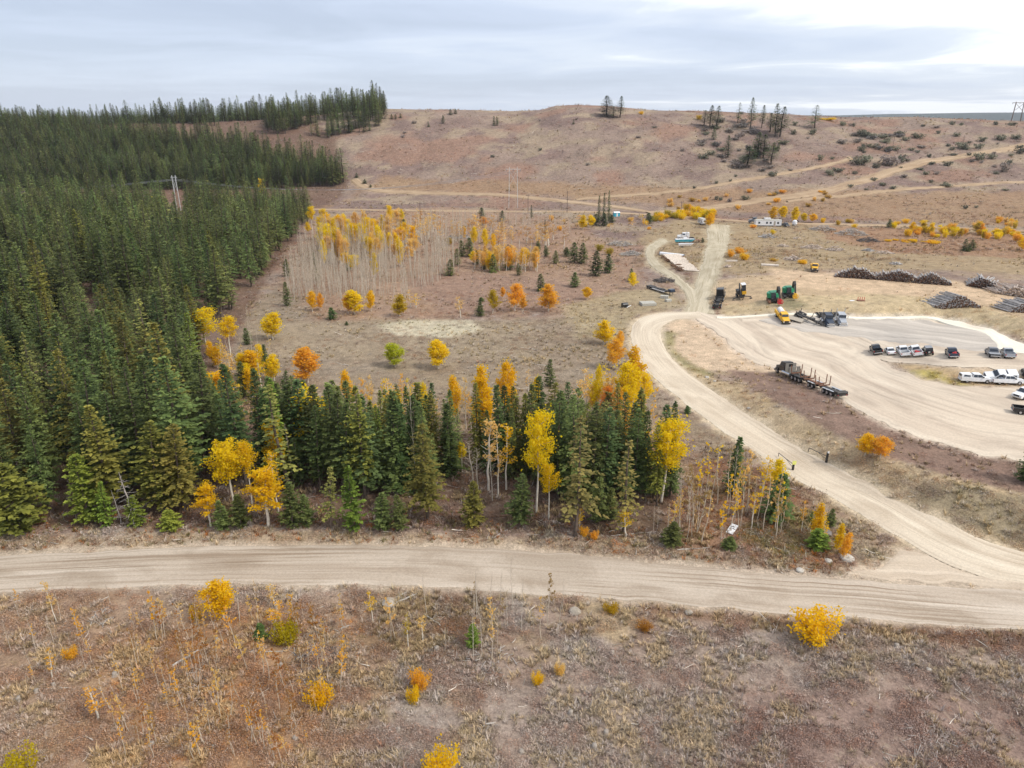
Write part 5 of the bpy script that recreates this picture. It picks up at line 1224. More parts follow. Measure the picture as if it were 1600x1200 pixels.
# orange fern and leaf patches on the slope below the road
FERN = [(150, 1100), (200, 1010), (420, 955), (580, 945), (560, 1040), (480, 1190), (180, 1190)]
x, y = scatter_xy(16000, 40, 74); z = H(x, y); px, py, _ = project(x, y, z)
k = inside(FERN, px, py) & (fbm(x / 2.5, y / 2.5, 3, 81) > .45) & ~on_sheet(x, y, .2); x, y, z = x[k], y[k], z[k]; n = len(x)
cf = np.where((rc.uniform(0, 1, n) < .45)[:, None], lin(206, 142, 72)[None], lin(176, 132, 100)[None]) * rc.uniform(.6, 1.2, n)[:, None]; s = rc.uniform(.4, .95, n)
stuff('orange_undergrowth', np.column_stack([x, y, z]), np.column_stack([rc.normal(0, .2, n), rc.normal(0, .2, n), rc.uniform(0, 6.28, n)]), np.column_stack([s, s, s]), src[4:7], None, rc.integers(0, 3, n), 'orange dying undergrowth on the slope below the road', tints=cf)
# brown undergrowth on the forest floor strip and the brown ground near the junction
UND = [(0, 860), (0, 800), (420, 800), (800, 800), (1040, 830), (1060, 740), (1200, 735), (1330, 830), (1330, 900), (1000, 868), (800, 850), (400, 845)]
x, y = scatter_xy(22000, 72, 125); z = H(x, y); px, py, _ = project(x, y, z)
k = inside(UND, px, py) & ~on_sheet(x, y, .4) & (fbm(x / 3, y / 3, 3, 82) > .38); x, y, z = x[k], y[k], z[k]; n = len(x)
pick = rc.integers(0, 5, n); cu = np.array([lin(126, 92, 70), lin(150, 118, 92), lin(176, 152, 122), lin(110, 104, 58), lin(168, 106, 52)])[pick] * rc.uniform(.6, 1.3, n)[:, None]; s = rc.uniform(.5, 1.2, n)
u = rc.uniform(0, 1, n); idx = np.where(u < .10, rc.integers(7, 10, n), np.where(u < .6, rc.integers(4, 7, n), rc.integers(0, 4, n))); cu[idx >= 7] = lin(200, 190, 174) * .9
stuff('undergrowth', np.column_stack([x, y, z]), np.column_stack([rc.normal(0, .15, n), rc.normal(0, .15, n), rc.uniform(0, 6.28, n)]), np.column_stack([s, s, s]), src, None, idx, 'brown undergrowth and dead branches between road and trees', tints=cu)

# ------------------------------------------------------------------ logs, stumps, rocks
M_LOG = plain('grey_log', (0.46, 0.42, 0.37), .9, wear=.3, scale=2.5, spec=.1)
M_LOGRED = plain('brown_log', (0.20, 0.115, 0.07), .9, wear=.35, scale=2.5, spec=.1)
M_ROCK = plain('pale_rock', (0.50, 0.46, 0.40), .9, wear=.25, scale=2.0, spec=.1)
M_ROCKT = plain('tan_rock', (0.36, 0.31, 0.25), .9, wear=.3, scale=2.0, spec=.1)
M_ROCKD = plain('dark_rock', (0.20, 0.18, 0.17), .9, wear=.3, scale=2.0, spec=.1)
def log_mesh(seed, L, r0, mat):
    r = np.random.default_rng(seed); g = Geo()
    P = np.column_stack([np.linspace(-L / 2, L / 2, 7), np.cumsum(r.normal(0, .05, 7)), r0 * .7 + np.cumsum(r.normal(0.0, .02, 7))]); g.tube(P, np.linspace(r0, r0 * .5, 7) * r.uniform(.9, 1.1, 7), 7)
    for e, s in ((0, -1), (6, 1)):
        k = 7; b = np.arange(k) + (0 if e == 0 else (6 * k)); g.t.append(np.array([[b[0], b[i], b[i + 1]] for i in range(1, k - 1)])); g.tm.append(np.zeros(k - 2, int))
    for _ in range(r.integers(1, 5)):
        k = r.integers(1, 6); g.tube(np.array([P[k], P[k] + np.array([r.normal(0, .3), r.normal(0, .4), r.uniform(.1, .5)])]), [r0 * .25, r0 * .1], 4)
    return g.mesh('fallen_log', [mat])
def rock_mesh(seed, R, mat, flatness=.6):
    r = np.random.default_rng(seed); bm = bmesh.new(); bmesh.ops.create_icosphere(bm, subdivisions=2, radius=1)
    for v in bm.verts:
        c = v.co; k = 1 + .5 * (fbm(np.array([c.x * 1.3 + seed]), np.array([c.y * 1.3 + c.z * 2.1]), 3, seed)[0] - .5); v.co = Vector((c.x * k * R, c.y * k * R * r.uniform(.97, 1.03), c.z * k * R * flatness))
    me = bpy.data.meshes.new('rock'); bm.to_mesh(me); bm.free(); me.materials.append(mat); return me
def lay(items):
    B0 = ground([i[1] for i in items], [i[2] for i in items]); B1 = ground([i[3] for i in items], [i[4] for i in items])
    for k, (i, a, b) in enumerate(zip(items, B0, B1)):
        d = b - a; L = math.hypot(d[0], d[1]); o = link(i[0], log_mesh(600 + k, L, i[5], i[6])); o.location = (a + b) / 2; o.rotation_euler = (0, -math.atan2(d[2], L), math.atan2(d[1], d[0]))
        tag(o, i[7], 'log', None)
lay([('fallen_log', 770, 842, 801, 822, .10, M_LOG, 'thin bleached fallen stem leaning out of the row by the road'), ('fallen_log', 955, 838, 1025, 832, .09, M_LOG, 'pale fallen stem by the orange bush, lower of two'), ('fallen_log', 950, 832, 985, 822, .08, M_LOG, 'pale fallen stem by the orange bush, upper of two'),
     ('fallen_log', 862, 824, 885, 818, .08, M_LOG, 'short pale fallen stem left of the grey half dead conifer'), ('fallen_log', 735, 838, 752, 826, .07, M_LOG, 'short thin fallen stem under the gap of the row'), ('fallen_log', 765, 808, 800, 806, .09, M_LOGRED, 'brown fallen stem lying level below the gap'),
     ('fallen_log', 1058, 860, 1110, 858, .08, M_LOG, 'grey pole lying near the young pine at the end of the row'), ('fallen_log', 1135, 798, 1168, 797, .10, M_LOGRED, 'brown log on the ground behind the white sign'), ('fallen_log', 270, 1042, 312, 1018, .16, M_LOG, 'grey split log on the orange slope'),
     ('fallen_log', 478, 1030, 540, 1042, .14, M_LOGRED, 'dark brown log in the slash heap by the golden bush'), ('fallen_log', 410, 1020, 450, 1019, .08, M_LOG, 'thin grey log left of the slash heap'), ('fallen_log', 455, 1040, 476, 1070, .08, M_LOG, 'grey branch log below the slash heap'),
     ('fallen_log', 603, 950, 652, 930, .18, M_LOG, 'thick tan log beside the pale rock under the road'), ('fallen_log', 606, 942, 636, 926, .14, M_LOG, 'second tan log beside the pale rock under the road'), ('fallen_log', 664, 960, 690, 978, .10, M_LOG, 'pale stick log above the small green pine'),
     ('fallen_log', 755, 1135, 774, 1129, .12, M_LOG, 'short bleached log on the open slope at the bottom'), ('fallen_log', 1144, 1012, 1168, 1015, .07, M_LOG, 'bleached curved branch below the road on the right'), ('fallen_log', 945, 1075, 952, 1092, .10, M_LOG, 'bleached forked branch on the slope right of centre'),
     ('fallen_log', 532, 984, 545, 977, .10, M_LOG, 'white broken log end on the slope left of centre'), ('fallen_log', 0, 803, 14, 800, .10, M_LOG, 'grey log end at the left border by the forest'), ('fallen_log', 70, 847, 92, 851, .07, M_LOG, 'thin grey stick log on the road bank at left')])
rocks = [(608, 945, .9, M_ROCKT, 'big flat pale rock at the road edge beside tan logs'), (898, 956, .7, M_ROCKT, 'round pale rock under the road right of the bare saplings'), (1227, 739, .7, M_ROCK, 'pale boulder beside the yellow-topped gate post'), (1232, 748, .4, M_ROCK, 'small white stone below the pale boulder by the gate'),
         (1294, 877, .5, M_ROCK, 'white boulder near the junction, left of the big one'), (1323, 874, .9, M_ROCK, 'big pale boulder at the point of the junction'), (1284, 806, .7, M_ROCKD, 'dark purple boulder among the small trees at the junction'), (1290, 834, .8, M_ROCKD, 'dark boulder below the small pines at the junction'),
         (1076, 958, .5, M_ROCKT, 'pale rock just under the road right of centre'), (1451, 1047, .3, M_ROCK, 'single white stone on the right slope'), (1105, 590, .5, M_ROCK, 'white stone at the top of the slope near the bend'), (1117, 596, .35, M_ROCK, 'smaller white stone near the top of the slope'), (1170, 638, .35, M_ROCK, 'white stone halfway along the slope'),
         (898, 1188, .3, M_ROCK, 'white stone at the bottom border'), (1250, 892, .5, M_ROCK, 'small pale stone on the near shoulder before the junction')]
for k, (i, a) in enumerate(zip(rocks, ground([r[0] for r in rocks], [r[1] for r in rocks]))):
    o = link('boulder', rock_mesh(700 + k, i[2], i[3])); o.location = (a[0], a[1], a[2] + i[2] * .15); o.rotation_euler = (0, 0, k * 1.7); tag(o, i[4], 'rock')
M_STUMP = plain('stump_wood', (0.36, 0.31, 0.26), .9, wear=.3, scale=4, spec=.1)
rs = random.Random(9); st_pts = []
while len(st_pts) < 26:
    st_pts.append((rs.uniform(20, 1590), rs.uniform(1000, 1190)))
g = Geo(); g.tube([(0, 0, -.1), (0, 0, .05), (.02, 0, .2), (.03, .01, .42)], [.34, .26, .2, .19], 9); g.t.append(np.array([[27, 27 + i, 28 + i] for i in range(1, 8)])); g.tm.append(np.zeros(7, int))
stump_me = g.mesh('stump', [M_STUMP])
for p in ground([q[0] for q in st_pts], [q[1] for q in st_pts]):
    if on_sheet(np.array([p[0]]), np.array([p[1]]), .5)[0]: continue
    o = link('stump', stump_me); o.location = p; s = rs.uniform(.7, 1.3); o.scale = (s, s, s * rs.uniform(.6, 1.2)); o.rotation_euler = (rs.gauss(0, .1), rs.gauss(0, .1), rs.uniform(0, 6)); tag(o, 'small cut grey stump in the dry scrub of the near slope', 'stump', 'cut stumps on the near slope')
# ------------------------------------------------------------------ vehicles and machines
def M(n, c, r=.45, metal=0, wear=.08, spec=.5): return plain(n, c, r, metal, wear, 2.5, spec)
P_WHITE = M('white_paint', (.80, .80, .80), .3); P_BLACK = M('black_paint', (.018, .018, .020), .3); P_DARK = M('dark_blue_paint', (.03, .045, .075), .3); P_SILVER = M('silver_paint', (.42, .44, .47), .3, .3); P_GREYP = M('grey_paint', (.16, .17, .19), .35)
P_YEL = M('machine_yellow', (.78, .42, .02), .45); P_GREEN = M('machine_green', (.012, .24, .11), .45); P_RED = M('machine_red', (.55, .03, .03), .45); P_TEAL = M('teal_paint', (.05, .40, .52), .4)
GLASS = M('dark_glass', (.025, .035, .05), .08, 0, .02, .6); RUBBER = M('rubber', (.022, .021, .020), .85, spec=.2); RIM = M('wheel_metal', (.48, .48, .49), .4, .6); STEEL = M('dark_steel', (.045, .042, .040), .6, .2, .25); CHROME = M('polished_metal', (.60, .61, .63), .22, .9); RUST = M('rusty_steel', (.20, .095, .055), .8, 0, .3); LAMP_R = M('tail_lamp_red', (.42, .02, .02), .3); LAMP_W = M('head_lamp_glass', (.75, .75, .72), .15); BEIGE = M('beige_panel', (.40, .35, .28), .6); RACK = M('worn_rack', (.22, .20, .17), .6); DECK = M('deck_wood', (.36, .27, .22), .85, 0, .25); CONC = M('concrete', (.46, .44, .38), .9, 0, .15, .2); TARP = M('grey_canvas', (.30, .31, .33), .8)
class VB:
    """one part: boxes, prisms and cylinders in local metres (x forward, y left, z up)"""
    def __init__(s): s.bm = bmesh.new()
    def box(s, x0, x1, y0, y1, z0, z1, tx=0.0, ty=0.0, fx=0.0):
        """tx, ty: inset of the top at each end; fx: extra inset of the top front"""
        b = [(x0, y0, z0), (x1, y0, z0), (x1, y1, z0), (x0, y1, z0), (x0 + tx, y0 + ty, z1), (x1 - tx - fx, y0 + ty, z1), (x1 - tx - fx, y1 - ty, z1), (x0 + tx, y1 - ty, z1)]
        v = [s.bm.verts.new(p) for p in b]
        for f in ((3, 2, 1, 0), (4, 5, 6, 7), (0, 1, 5, 4), (1, 2, 6, 5), (2, 3, 7, 6), (3, 0, 4, 7)): s.bm.faces.new([v[i] for i in f])
        return s
    def prism(s, prof, y0, y1, inset=None):
        """profile of (x, z) points, pushed across the width; inset per point narrows it"""
        n = len(prof); ins = inset or [0] * n
        a = [s.bm.verts.new((x, y0 + i, z)) for (x, z), i in zip(prof, ins)]; b = [s.bm.verts.new((x, y1 - i, z)) for (x, z), i in zip(prof, ins)]
        s.bm.faces.new(a); s.bm.faces.new(b[::-1])
        for i in range(n): s.bm.faces.new((a[i], b[i], b[(i + 1) % n], a[(i + 1) % n]))
        return s
    def cyl(s, p, r, L, axis='y', n=14, r2=None):
        m = {'y': Matrix.Rotation(math.pi / 2, 4, 'X'), 'x': Matrix.Rotation(math.pi / 2, 4, 'Y'), 'z': Matrix.Identity(4)}[axis]
        bmesh.ops.create_cone(s.bm, cap_ends=True, segments=n, radius1=r, radius2=r if r2 is None else r2, depth=L, matrix=Matrix.Translation(p) @ m); return s
    def bar(s, a, b, w=.08, h=None):
        a, b = Vector(a), Vector(b); d = b - a; q = d.to_track_quat('X', 'Z').to_matrix().to_4x4(); L = d.length; h = h or w
        bmesh.ops.create_cube(s.bm, size=1, matrix=Matrix.Translation((a + b) / 2) @ q @ Matrix.Diagonal((L, w, h, 1))); return s
    def quad(s, pts): s.bm.faces.new([s.bm.verts.new(p) for p in pts]); return s
    def done(s, name, mat, parent, bevel=0.0):
        bmesh.ops.recalc_face_normals(s.bm, faces=s.bm.faces)
        if bevel: bmesh.ops.bevel(s.bm, geom=[e for e in s.bm.edges], offset=bevel, segments=1, affect='EDGES', clamp_overlap=True)
        me = bpy.data.meshes.new(name); s.bm.to_mesh(me); s.bm.free(); me.materials.append(mat)
        o = link(name, me, parent); return o
def wheel(parent, x, y, r, w, rim=RIM, dual=False):
    t = VB(); t.cyl((0, 0, 0), r, w * (2.1 if dual else 1), 'y', 18); o = t.done('wheel', RUBBER, parent, .03); o.location = (x, y, r)
    sgn = 1 if y > 0 else -1; t = VB(); t.cyl((0, sgn * (w * (1.05 if dual else .5) + .012), 0), r * .58, .05, 'y', 14, r * .5 if sgn < 0 else r * .58); t.done('rim', rim, o)
    return o
def pickup(paint, label, load=None, canopy=False, deck=False, group=None, cat='pickup'):
    o = empty('pickup_truck'); tag(o, label, cat, group)
    # lower body: bonnet, doors; bed is open behind the cab
    VB().prism([(2.85, .45), (2.9, .72), (2.84, 1.02), (1.55, 1.17), (1.35, 1.2), (-.95, 1.2), (-.95, .40), (2.55, .38)], -.98, .98, [.06, .03, .08, .10, .04, .04, 0, .04]).done('body', paint, o, .03)
    VB().prism([(1.5, 1.17), (.72, 1.86), (-.62, 1.88), (-.93, 1.17)], -.93, .93, [.02, .17, .17, .02]).done('cab', paint, o, .03)
    VB().quad([(1.40, -.80, 1.25), (1.40, .80, 1.25), (.80, .68, 1.80), (.80, -.68, 1.80)]).done('windshield', GLASS, o).location = (.035, 0, .03)
    VB().quad([(-.91, .74, 1.27), (-.91, -.74, 1.27), (-.70, -.66, 1.78), (-.70, .66, 1.78)]).done('rear_window', GLASS, o).location = (-.03, 0, 0)
    for s in (-1, 1):
        for x0, x1, a, b in ((.10, 1.10, .10, .72), (-.74, .02, -.60, .02)):
            VB().quad([(x0, s * .945, 1.27), (x1, s * .945, 1.27), (b, s * .815, 1.76), (a, s * .815, 1.76)]).done('side_window', GLASS, o)
        VB().box(.95, 1.18, s * 1.0 - .10, s * 1.0 + .10, 1.18, 1.38).done('mirror', STEEL, o)
        VB().box(2.74, 2.905, s * .74 - .17, s * .74 + .17, .80, .98).done('headlight', LAMP_W, o)
        if not deck: VB().box(-2.905, -2.86, s * .90 - .07, s * .90 + .07, .78, 1.12).done('tail_light', LAMP_R, o)
        for x in (1.85, -1.75): wheel(o, x, s * .84, .40, .27)
    VB().box(2.86, 3.02, -.92, .92, .46, .68).done('front_bumper', CHROME if not deck else STEEL, o, .03)
    VB().box(-3.02, -2.88, -.90, .90, .46, .64).done('rear_bumper', CHROME, o, .03)
    VB().box(2.86, 2.915, -.52, .52, .70, 1.0).done('grille', STEEL, o)
    if deck:
        b = VB(); b.box(-2.95, -.98, -1.05, 1.05, .92, 1.02); b.bar((-1.02, -.9, 1.02), (-1.02, -.9, 1.75), .07); b.bar((-1.02, .9, 1.02), (-1.02, .9, 1.75), .07); b.bar((-1.02, -.9, 1.72), (-1.02, .9, 1.72), .07); b.done('flat_deck', TARP, o)
        VB().box(-2.8, -.98, -.4, .4, .5, .9).done('chassis', STEEL, o)
    else:
        b = VB()
        for s in (-1, 1): b.box(-2.88, -.97, s * .955 - .055, s * .955 + .055, .48, 1.20)
        b.box(-2.88, -2.80, -.90, .90, .50, 1.20); b.box(-2.80, -.97, -.90, .90, .55, .68); b.done('bed', paint, o)
        VB().box(-2.79, -.98, -.89, .89, .685, .70).done('bed_liner', STEEL, o)
    if canopy:
        VB().prism([(-2.9, 1.21), (-2.78, 1.80), (-.98, 1.86), (-.98, 1.21)], -.96, .96, [.02, .14, .14, .02]).done('canopy', P_WHITE, o, .03)
        for s in (-1, 1): VB().quad([(-2.5, s * .935, 1.33), (-1.25, s * .935, 1.33), (-1.3, s * .845, 1.70), (-2.42, s * .845, 1.70)]).done('canopy_window', GLASS, o)
        VB().quad([(-2.905, -.7, 1.3), (-2.905, .7, 1.3), (-2.825, .62, 1.72), (-2.825, -.62, 1.72)]).done('canopy_rear_window', GLASS, o)
    if load: 
        g = VB(); r = random.Random(len(label)); 
        for _ in range(5):
            x, y = r.uniform(-2.4, -1.3), r.uniform(-.55, .55); g.box(x - .3, x + .3, y - .22, y + .22, .70, r.uniform(1.0, 1.3), .04, .04)
        l = g.done('cargo', load, None, .02); l.parent = None; o['_load'] = 1; tag(l, 'red bundled cargo lying in the bed of the %s' % label.split(' parked')[0].split(' with')[0], 'cargo'); return o, l
    return o, None
def sedan(paint, label):
    o = empty('sedan_car'); tag(o, label, 'car')
    VB().prism([(2.2, .35), (2.3, .60), (2.1, .80), (1.05, .95), (-1.45, .98), (-2.2, .92), (-2.28, .6), (-2.2, .36)], -.88, .88, [.08, .05, .10, .06, .06, .10, .06, .06]).done('body', paint, o, .04)
    VB().prism([(1.1, .94), (.35, 1.42), (-.85, 1.44), (-1.6, .96)], -.82, .82, [.02, .17, .17, .04]).done('cab', paint, o, .03)
    VB().quad([(1.03, -.72, 1.0), (1.03, .72, 1.0), (.42, .60, 1.40), (.42, -.60, 1.40)]).done('windshield', GLASS, o).location = (.03, 0, .02)
    VB().quad([(-1.52, .68, 1.02), (-1.52, -.68, 1.02), (-.92, -.58, 1.41), (-.92, .58, 1.41)]).done('rear_window', GLASS, o).location = (-.03, 0, .02)
    for s in (-1, 1):
        VB().quad([(-1.35, s * .81, 1.03), (.95, s * .81, 1.03), (.30, s * .68, 1.38), (-.80, s * .68, 1.38)]).done('side_window', GLASS, o)
        VB().box(2.12, 2.29, s * .66 - .16, s * .66 + .16, .60, .75).done('headlight', LAMP_W, o); VB().box(-2.275, -2.2, s * .66 - .16, s * .66 + .16, .68, .85).done('tail_light', LAMP_R, o)
        for x in (1.4, -1.35): wheel(o, x, s * .76, .32, .2)
    return o
def jeep(label):
    o = empty('off_road_car'); tag(o, label, 'car')
    VB().prism([(2.0, .5), (2.0, 1.0), (.7, 1.12), (-1.9, 1.12), (-1.95, .5)], -.8, .8, [.1, .12, .04, .0, .0]).done('body', P_BLACK, o, .03)
    VB().prism([(.75, 1.12), (.35, 1.82), (-1.85, 1.84), (-1.9, 1.12)], -.76, .76, [.02, .07, .07, .02]).done('cab', P_BLACK, o, .03)
    VB().box(-1.8, .3, -.68, .68, 1.845, 1.875).done('soft_top', TARP, o)
    VB().quad([(.76, -.64, 1.2), (.76, .64, 1.2), (.42, .62, 1.74), (.42, -.62, 1.74)]).done('windshield', GLASS, o).location = (.02, 0, 0)
    VB().quad([(-1.92, -.6, 1.25), (-1.92, .6, 1.25), (-1.88, .58, 1.72), (-1.88, -.58, 1.72)]).done('rear_window', GLASS, o).location = (-.02, 0, 0)
    VB().cyl((-2.06, .1, 1.0), .37, .22, 'x', 16).done('spare_wheel', RUBBER, o, .03); VB().cyl((-2.18, .1, 1.0), .22, .03, 'x', 12).done('spare_wheel_rim', RIM, o)
    for s in (-1, 1):
        VB().quad([(-1.7, s * .765, 1.24), (.45, s * .765, 1.24), (.25, s * .715, 1.72), (-1.66, s * .715, 1.72)]).done('side_window', GLASS, o); VB().box(-1.97, -1.9, s * .66 - .08, s * .66 + .08, .75, .95).done('tail_light', LAMP_R, o)
        VB().box(.9, 1.9, s * .88 - .12, s * .88 + .12, .78, .84).done('fender', STEEL, o)
        for x in (1.3, -1.2): wheel(o, x, s * .78, .40, .27)
    return o
def put(o, px, py, hx, hy, load=None, lift=0.0, dz=None):
    """stand o at a point of the photo's ground, heading along (hx, hy), tilted with the slope"""
    P = ground(px, py)[0]; a = math.atan2(hy, hx); d = np.array([math.cos(a), math.sin(a)]); n = np.array([-d[1], d[0]])
    hf = [float(H(P[0] + k * 1.8 * d[0], P[1] + k * 1.8 * d[1])) for k in (-1, 1)]; hs = [float(H(P[0] + k * .9 * n[0], P[1] + k * .9 * n[1])) for k in (-1, 1)]
    for q in (o, load):
        if q is None: continue
        q.location = (P[0], P[1], (sum(hf) + sum(hs)) / 4 + .10 + lift); q.rotation_euler = (math.atan2(hs[1] - hs[0], 1.8), -math.atan2(hf[1] - hf[0], 3.6), a)
    return o
def put2(o, fx, fy, rx, ry, load=None, lift=0.0):
    F, R = ground([fx, rx], [fy, ry]); d = F - R
    m = project(*((F + R) / 2)); return put(o, float(m[0]), float(m[1]), d[0], d[1], load, lift)
AW = (-2.0, 5.2)                                                   # the row is parked facing away, a little to the left
ROWG = 'vehicles parked along the edge of the upper yard'
def two(px, py, k=1.0): return (px - 5.2 * k, py - 6.2, px + 5.2 * k, py + 6.2)
for (mk, px, py, h) in [
    (lambda: pickup(P_BLACK, 'black pickup parked first at the left end of the row', None, group=ROWG), 1369, 551, 1.0), (lambda: (tag(sedan(P_WHITE, 'low white sedan parked between the black and the white pickup'), group=ROWG), None), 1390.5, 553, 1.0),
    (lambda: pickup(P_WHITE, 'white pickup with an empty dark bed parked next to the white sedan', group=ROWG), 1411, 553.5, 1.0), (lambda: pickup(P_WHITE, 'white pickup with red cargo in its bed parked in the row', P_RED, group=ROWG), 1430.5, 553, 1.0),
    (lambda: (tag(jeep('boxy black off road car with a spare wheel on its back'), group=ROWG), None), 1449.5, 553.5, .9), (lambda: pickup(P_DARK, 'dark blue pickup with red cargo standing alone right of the black off road car', P_RED, group=ROWG), 1487, 557, 1.05),
    (lambda: pickup(P_GREYP, 'grey flat deck pickup parked beside the silver one at the right of the row', None, deck=True, group=ROWG), 1550, 557, 1.35), (lambda: pickup(P_SILVER, 'silver pickup parked last at the right end of the row', None, group=ROWG), 1574, 558, 1.35),
    (lambda: pickup(P_WHITE, 'white pickup with a windowed canopy seen from its side below the bank', canopy=True), 1523, 598, (5.4, -1.2)), (lambda: pickup(P_WHITE, 'white pickup with a canopy facing left behind the other white one', canopy=True), 1561, 592, (-5.4, .8)),
    (lambda: pickup(P_WHITE, 'white pickup with an open bed seen from its side at the foot of the bank'), 1573, 600.5, (5.4, -1.0)), (lambda: pickup(P_WHITE, 'white pickup facing left, half cut by the right border'), 1601, 621, (-4.6, -2.2)),
    (lambda: pickup(P_BLACK, 'black pickup just peeking in at the right border beside the white ones'), 1609, 597, (1, 5)), (lambda: pickup(P_BLACK, 'black vehicle lowest at the right border of the yard'), 1610, 648, (4.5, -2))]:
    o, l = mk(); put2(o, *two(px, py, h), load=l) if isinstance(h, float) else put(o, px, py, *h, load=l)
    if '_load' in o: del o['_load']

def axle(parent, xs, r=.52, y=.95, dual=True, rim=RIM):
    for x in xs:
        for s in (-1, 1): wheel(parent, x, s * y, r, .26, rim, dual)
def stakes(v, x, w=1.15, h=1.9, z=1.25):
    v.bar((x, -w, z), (x, w, z), .2, .22)
    for s in (-1, 1): v.bar((x, s * w, z), (x, s * (w + .12), z + h), .13)
def tractor_unit(paint, label, cat='truck', sleeper=False, group=None, fifth=True, tanks=CHROME):
    o = empty('highway_tractor'); tag(o, label, cat, group)
    VB().box(-4.2, 2.9, -.45, .45, .75, 1.05).done('frame', STEEL, o)
    VB().prism([(3.2, .8), (3.25, 1.75), (1.4, 2.05), (1.4, .8)], -.95, .95, [.12, .16, .0, .0]).done('hood', paint, o, .05)
    VB().box(-.6, 1.4, -1.1, 1.1, .95, 2.15).done('cab', paint, o, .05)
    VB().prism([(1.4, 2.12), (1.05, 3.0), (-.6, 3.05), (-.6, 2.12)], -1.08, 1.08, [.02, .12, .12, .02]).done('roof', paint, o, .04)
    VB().quad([(1.39, -.92, 2.2), (1.39, .92, 2.2), (1.14, .86, 2.85), (1.14, -.86, 2.85)]).done('windshield', GLASS, o).location = (.03, 0, 0)
    for s in (-1, 1):
        VB().quad([(-.1, s * 1.09, 2.2), (1.2, s * 1.09, 2.2), (1.0, s * 1.0, 2.8), (-.1, s * 1.0, 2.8)]).done('side_window', GLASS, o)
        VB().box(2.95, 3.24, s * .72 - .18, s * .72 + .18, 1.15, 1.4).done('headlight', LAMP_W, o); VB().cyl((-.8, s * 1.05, 2.3), .10, 3.0, 'z', 8).done('exhaust_stack', CHROME, o)
        VB().cyl((-.2, s * .98, .80), .34, 1.6, 'x', 14).done('fuel_tank', tanks, o); VB().box(1.5, 1.6, s * 1.35 - .1, s * 1.35 + .1, 2.1, 2.7).done('mirror', CHROME, o)
        VB().prism([(3.0, 1.05), (2.6, 1.3), (1.8, 1.3), (1.5, 1.0)], s * 1.02 - .16, s * 1.02 + .16).done('fender', paint, o)
    VB().box(3.2, 3.42, -1.15, 1.15, .5, .95).done('bumper', CHROME, o, .04); VB().box(3.22, 3.27, -.6, .6, 1.0, 1.65).done('grille', CHROME, o)
    if sleeper: VB().box(-2.0, -.62, -1.15, 1.15, 1.0, 3.2, .05, .1).done('sleeper', paint, o, .06)
    for s in (-1, 1): wheel(o, 2.3, s * 1.0, .52, .3)
    axle(o, (-2.7, -4.0))
    if fifth: VB().box(-3.9, -2.9, -.5, .5, 1.06, 1.2, .1, .1).done('fifth_wheel', STEEL, o)
    return o
